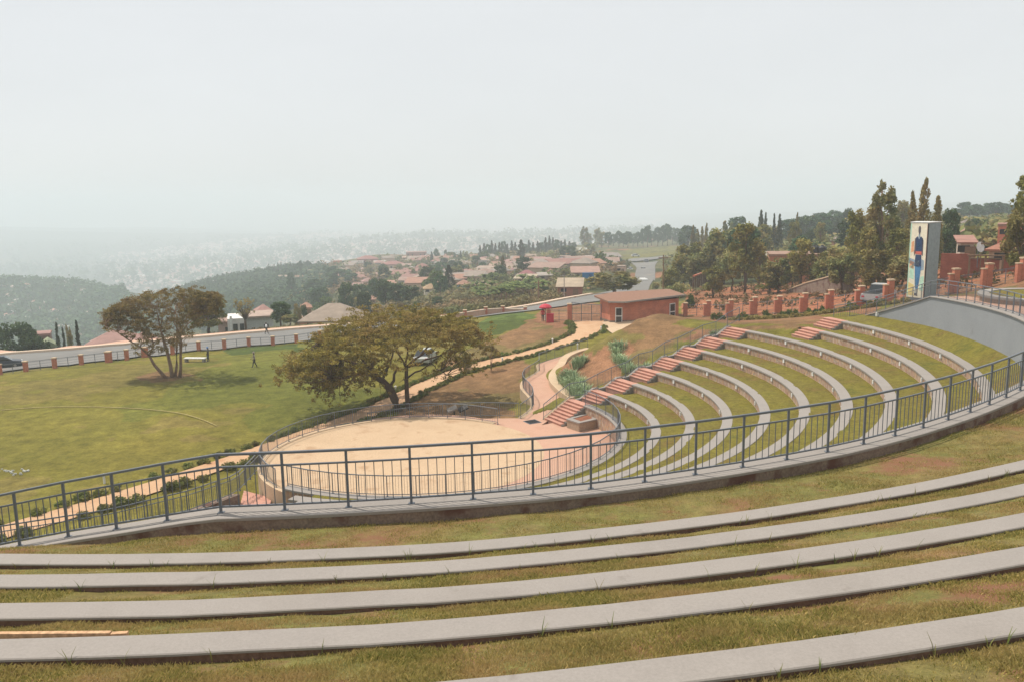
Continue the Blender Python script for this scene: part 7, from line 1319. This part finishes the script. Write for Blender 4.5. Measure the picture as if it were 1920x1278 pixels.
# ------------------------------------------------------------------ far vegetation and the far city, each one mass
def scatter_mass(name, pts, size, mat, seed, nq=26, flat_=0.9):
    r = np.random.default_rng(seed); pts = np.asarray(pts); sz = np.asarray(size); c = pts + np.c_[np.zeros((len(pts), 2)), sz * 0.5]
    N_ = len(pts); idx = np.repeat(np.arange(N_), nq); d = r.normal(size=(len(idx), 3)); d /= np.linalg.norm(d, axis=1)[:, None]
    p = c[idx] + d * (r.random(len(idx)) ** 0.4 * sz[idx] * 0.55)[:, None] * np.array([1, 1, flat_]); nr_ = d + r.normal(size=d.shape) * 0.5 + np.array([0, 0, 0.4]); nr_ /= np.linalg.norm(nr_, axis=1)[:, None]
    a = np.cross(nr_, r.normal(size=d.shape)); a /= np.linalg.norm(a, axis=1)[:, None]; b = np.cross(nr_, a); s = (sz[idx] * 0.17 * (0.6 + 0.8 * r.random(len(idx))))[:, None]
    V = np.stack([p - a * s, p - b * s * 0.7, p + a * s, p + b * s * 0.7], 1).reshape(-1, 3); o = mesh_np(name, V, np.arange(len(V)).reshape(-1, 4), mat, rnd=np.clip(0.5 * r.random(N_)[idx] + 0.5 * r.random(len(idx)), 0, 1)); return tag(o, kind='stuff')
P = region_pts(5200, [(-300, 530), (0, 520), (130, 522), (230, 540), (300, 640), (250, 680), (-300, 720)], 580, 1080, 1); scatter_mass("hillside_woods", P, np.random.default_rng(1).uniform(3, 9, len(P)), M['fol_far'], 2, 16)
P = region_pts(3800, [(262, 556), (330, 530), (410, 518), (510, 505), (600, 500), (640, 520), (600, 560), (560, 600), (440, 625), (280, 620)], 380, 800, 3); scatter_mass("hillside_woods", P, np.random.default_rng(2).uniform(2.2, 6.5, len(P)), M['fol_far'], 4, 16)
P = region_pts(2400, [(600, 500), (700, 488), (900, 484), (1100, 478), (1180, 500), (1140, 540), (1000, 566), (900, 580), (760, 590), (640, 600), (560, 610), (560, 540)], 165, 760, 5); scatter_mass("scrub", P - np.array([0, 0, 0.5]), np.random.default_rng(3).uniform(1.2, 4.2, len(P)) * np.clip(np.hypot(P[:, 0], P[:, 1]) / 300, 0.6, 1.6), M['fol_scrub'], 6, 22)
P = region_pts(900, [(640, 606), (820, 592), (1000, 572), (1100, 550), (1080, 530), (900, 560), (700, 585)], 140, 260, 7); scatter_mass("scrub", P - np.array([0, 0, 0.3]), np.random.default_rng(4).uniform(0.5, 1.8, len(P)), M['fol_scrub'], 8, 20)
P = region_pts(650, [(1280, 585), (1300, 545), (1400, 535), (1500, 520), (1700, 505), (1960, 480), (1960, 525), (1850, 535), (1660, 560), (1550, 572), (1400, 580)], 72, 150, 9); scatter_mass("scrub", P - np.array([0, 0, 0.2]), np.random.default_rng(5).uniform(0.25, 1.25, len(P)), M['fol_dry'], 10, 20)
P = region_pts(1500, [(1240, 490), (1300, 462), (1400, 452), (1560, 440), (1720, 425), (1960, 415), (1960, 480), (1700, 500), (1500, 515), (1300, 530), (1260, 530)], 130, 560, 11); scatter_mass("scrub", P - np.array([0, 0, 0.5]), np.random.default_rng(6).uniform(1.6, 5.0, len(P)), M['fol_euc'], 12, 26)
P = region_pts(260, [(0, 668), (320, 640), (640, 613), (640, 600), (320, 625), (0, 650)], 112, 150, 13); scatter_mass("scrub", P - np.array([0, 0, 0.3]), np.random.default_rng(7).uniform(0.25, 0.7, len(P)), M['fol_dry'], 14, 20)
P = region_pts(3600, [(-100, 470), (200, 462), (600, 440), (1000, 420), (1250, 412), (1250, 455), (900, 470), (560, 500), (260, 560), (200, 530), (-100, 530)], 1500, 7000, 15); scatter_mass("far_woods", P, np.random.default_rng(8).uniform(10, 34, len(P)), M['fol_far'], 16, 10)
P = region_pts(9000, [(215, 530), (190, 480), (420, 452), (600, 440), (1000, 418), (1250, 412), (1250, 452), (900, 468), (640, 494), (500, 506), (300, 552), (262, 556)], 1500, 6500, 17)
Pz = region_pts(160, [(0, 525), (40, 512), (200, 530), (150, 660), (0, 660)], 600, 1700, 18); P = np.vstack([P, Pz]); r = np.random.default_rng(9); N_ = len(P); dz = np.hypot(P[:, 0], P[:, 1]); sx, sy, sz_ = r.uniform(6, 15, N_) * np.clip(dz / 2500, 0.5, 1.8), r.uniform(6, 12, N_) * np.clip(dz / 2500, 0.5, 1.8), r.uniform(3, 6, N_) * np.clip(dz / 3000, 0.6, 1.8); an = r.random(N_) * 3.14; ca, sa = np.cos(an), np.sin(an)
cor = np.array([(-1, -1, 0), (1, -1, 0), (1, 1, 0), (-1, 1, 0), (-1, -1, 1), (1, -1, 1), (1, 1, 1), (-1, 1, 1), (0, -0.0, 1.5), (0, 0.0, 1.5)]); lx = cor[None, :, 0] * sx[:, None] / 2; ly = cor[None, :, 1] * sy[:, None] / 2
V = np.stack([P[:, None, 0] + lx * ca[:, None] - ly * sa[:, None], P[:, None, 1] + lx * sa[:, None] + ly * ca[:, None], P[:, None, 2] + cor[None, :, 2] * sz_[:, None] - 0.5], 2).reshape(-1, 3)
fq = np.array([(0, 1, 5, 4), (1, 2, 6, 5), (2, 3, 7, 6), (3, 0, 4, 7), (4, 5, 9, 8), (6, 7, 8, 9), (5, 6, 9, 9), (7, 4, 8, 8)]); fq[6] = (5, 6, 9, 8); fq[7] = (7, 4, 8, 9)
F = (fq[None] + (np.arange(N_) * 10)[:, None, None]).reshape(-1, 4); rw = np.tile(np.r_[np.zeros(4), np.ones(4)], N_) * 0.5 + np.repeat(r.random(N_), 8) * 0.5
m, n, b = nodes("far_town"); a_ = n.nodes.new("ShaderNodeAttribute"); a_.attribute_name = "rnd"; rr_ = ramp(n, a_.outputs["Fac"], [(0.0, (0.34, 0.27, 0.23)), (0.25, (0.55, 0.48, 0.43)), (0.49, (0.42, 0.31, 0.25)), (0.5, (0.45, 0.21, 0.16)), (0.7, (0.52, 0.30, 0.23)), (0.86, (0.6, 0.5, 0.43)), (0.985, (0.75, 0.73, 0.7))]); n.links.new(rr_.outputs[0], b.inputs["Base Color"]); b.inputs["Roughness"].default_value = 0.8
o = mesh_np("distant_city", V, F, m, rnd=rw); tag(o, kind='stuff')

drop_protos()
# ------------------------------------------------------------------ haze: one box of even air round everything
m = bpy.data.materials.new("haze"); m.use_nodes = True; n = m.node_tree; n.nodes.clear(); mo = n.nodes.new("ShaderNodeOutputMaterial"); pv = n.nodes.new("ShaderNodeVolumePrincipled")
pv.inputs["Color"].default_value = (0.87, 0.95, 1.0, 1); pv.inputs["Density"].default_value = 0.00062; pv.inputs["Anisotropy"].default_value = 0.0; pv.inputs["Density Attribute"].default_value = ""
n.links.new(pv.outputs[0], mo.inputs["Volume"])
try: m.cycles.homogeneous_volume = True
except Exception: pass
zlo = float(GZ.min()) - 1.0; zhi = 70.0
o = MB().box(-20500, -60, zlo, 20500, 20500, zhi).build("haze", m); tag(o, kind='stuff')
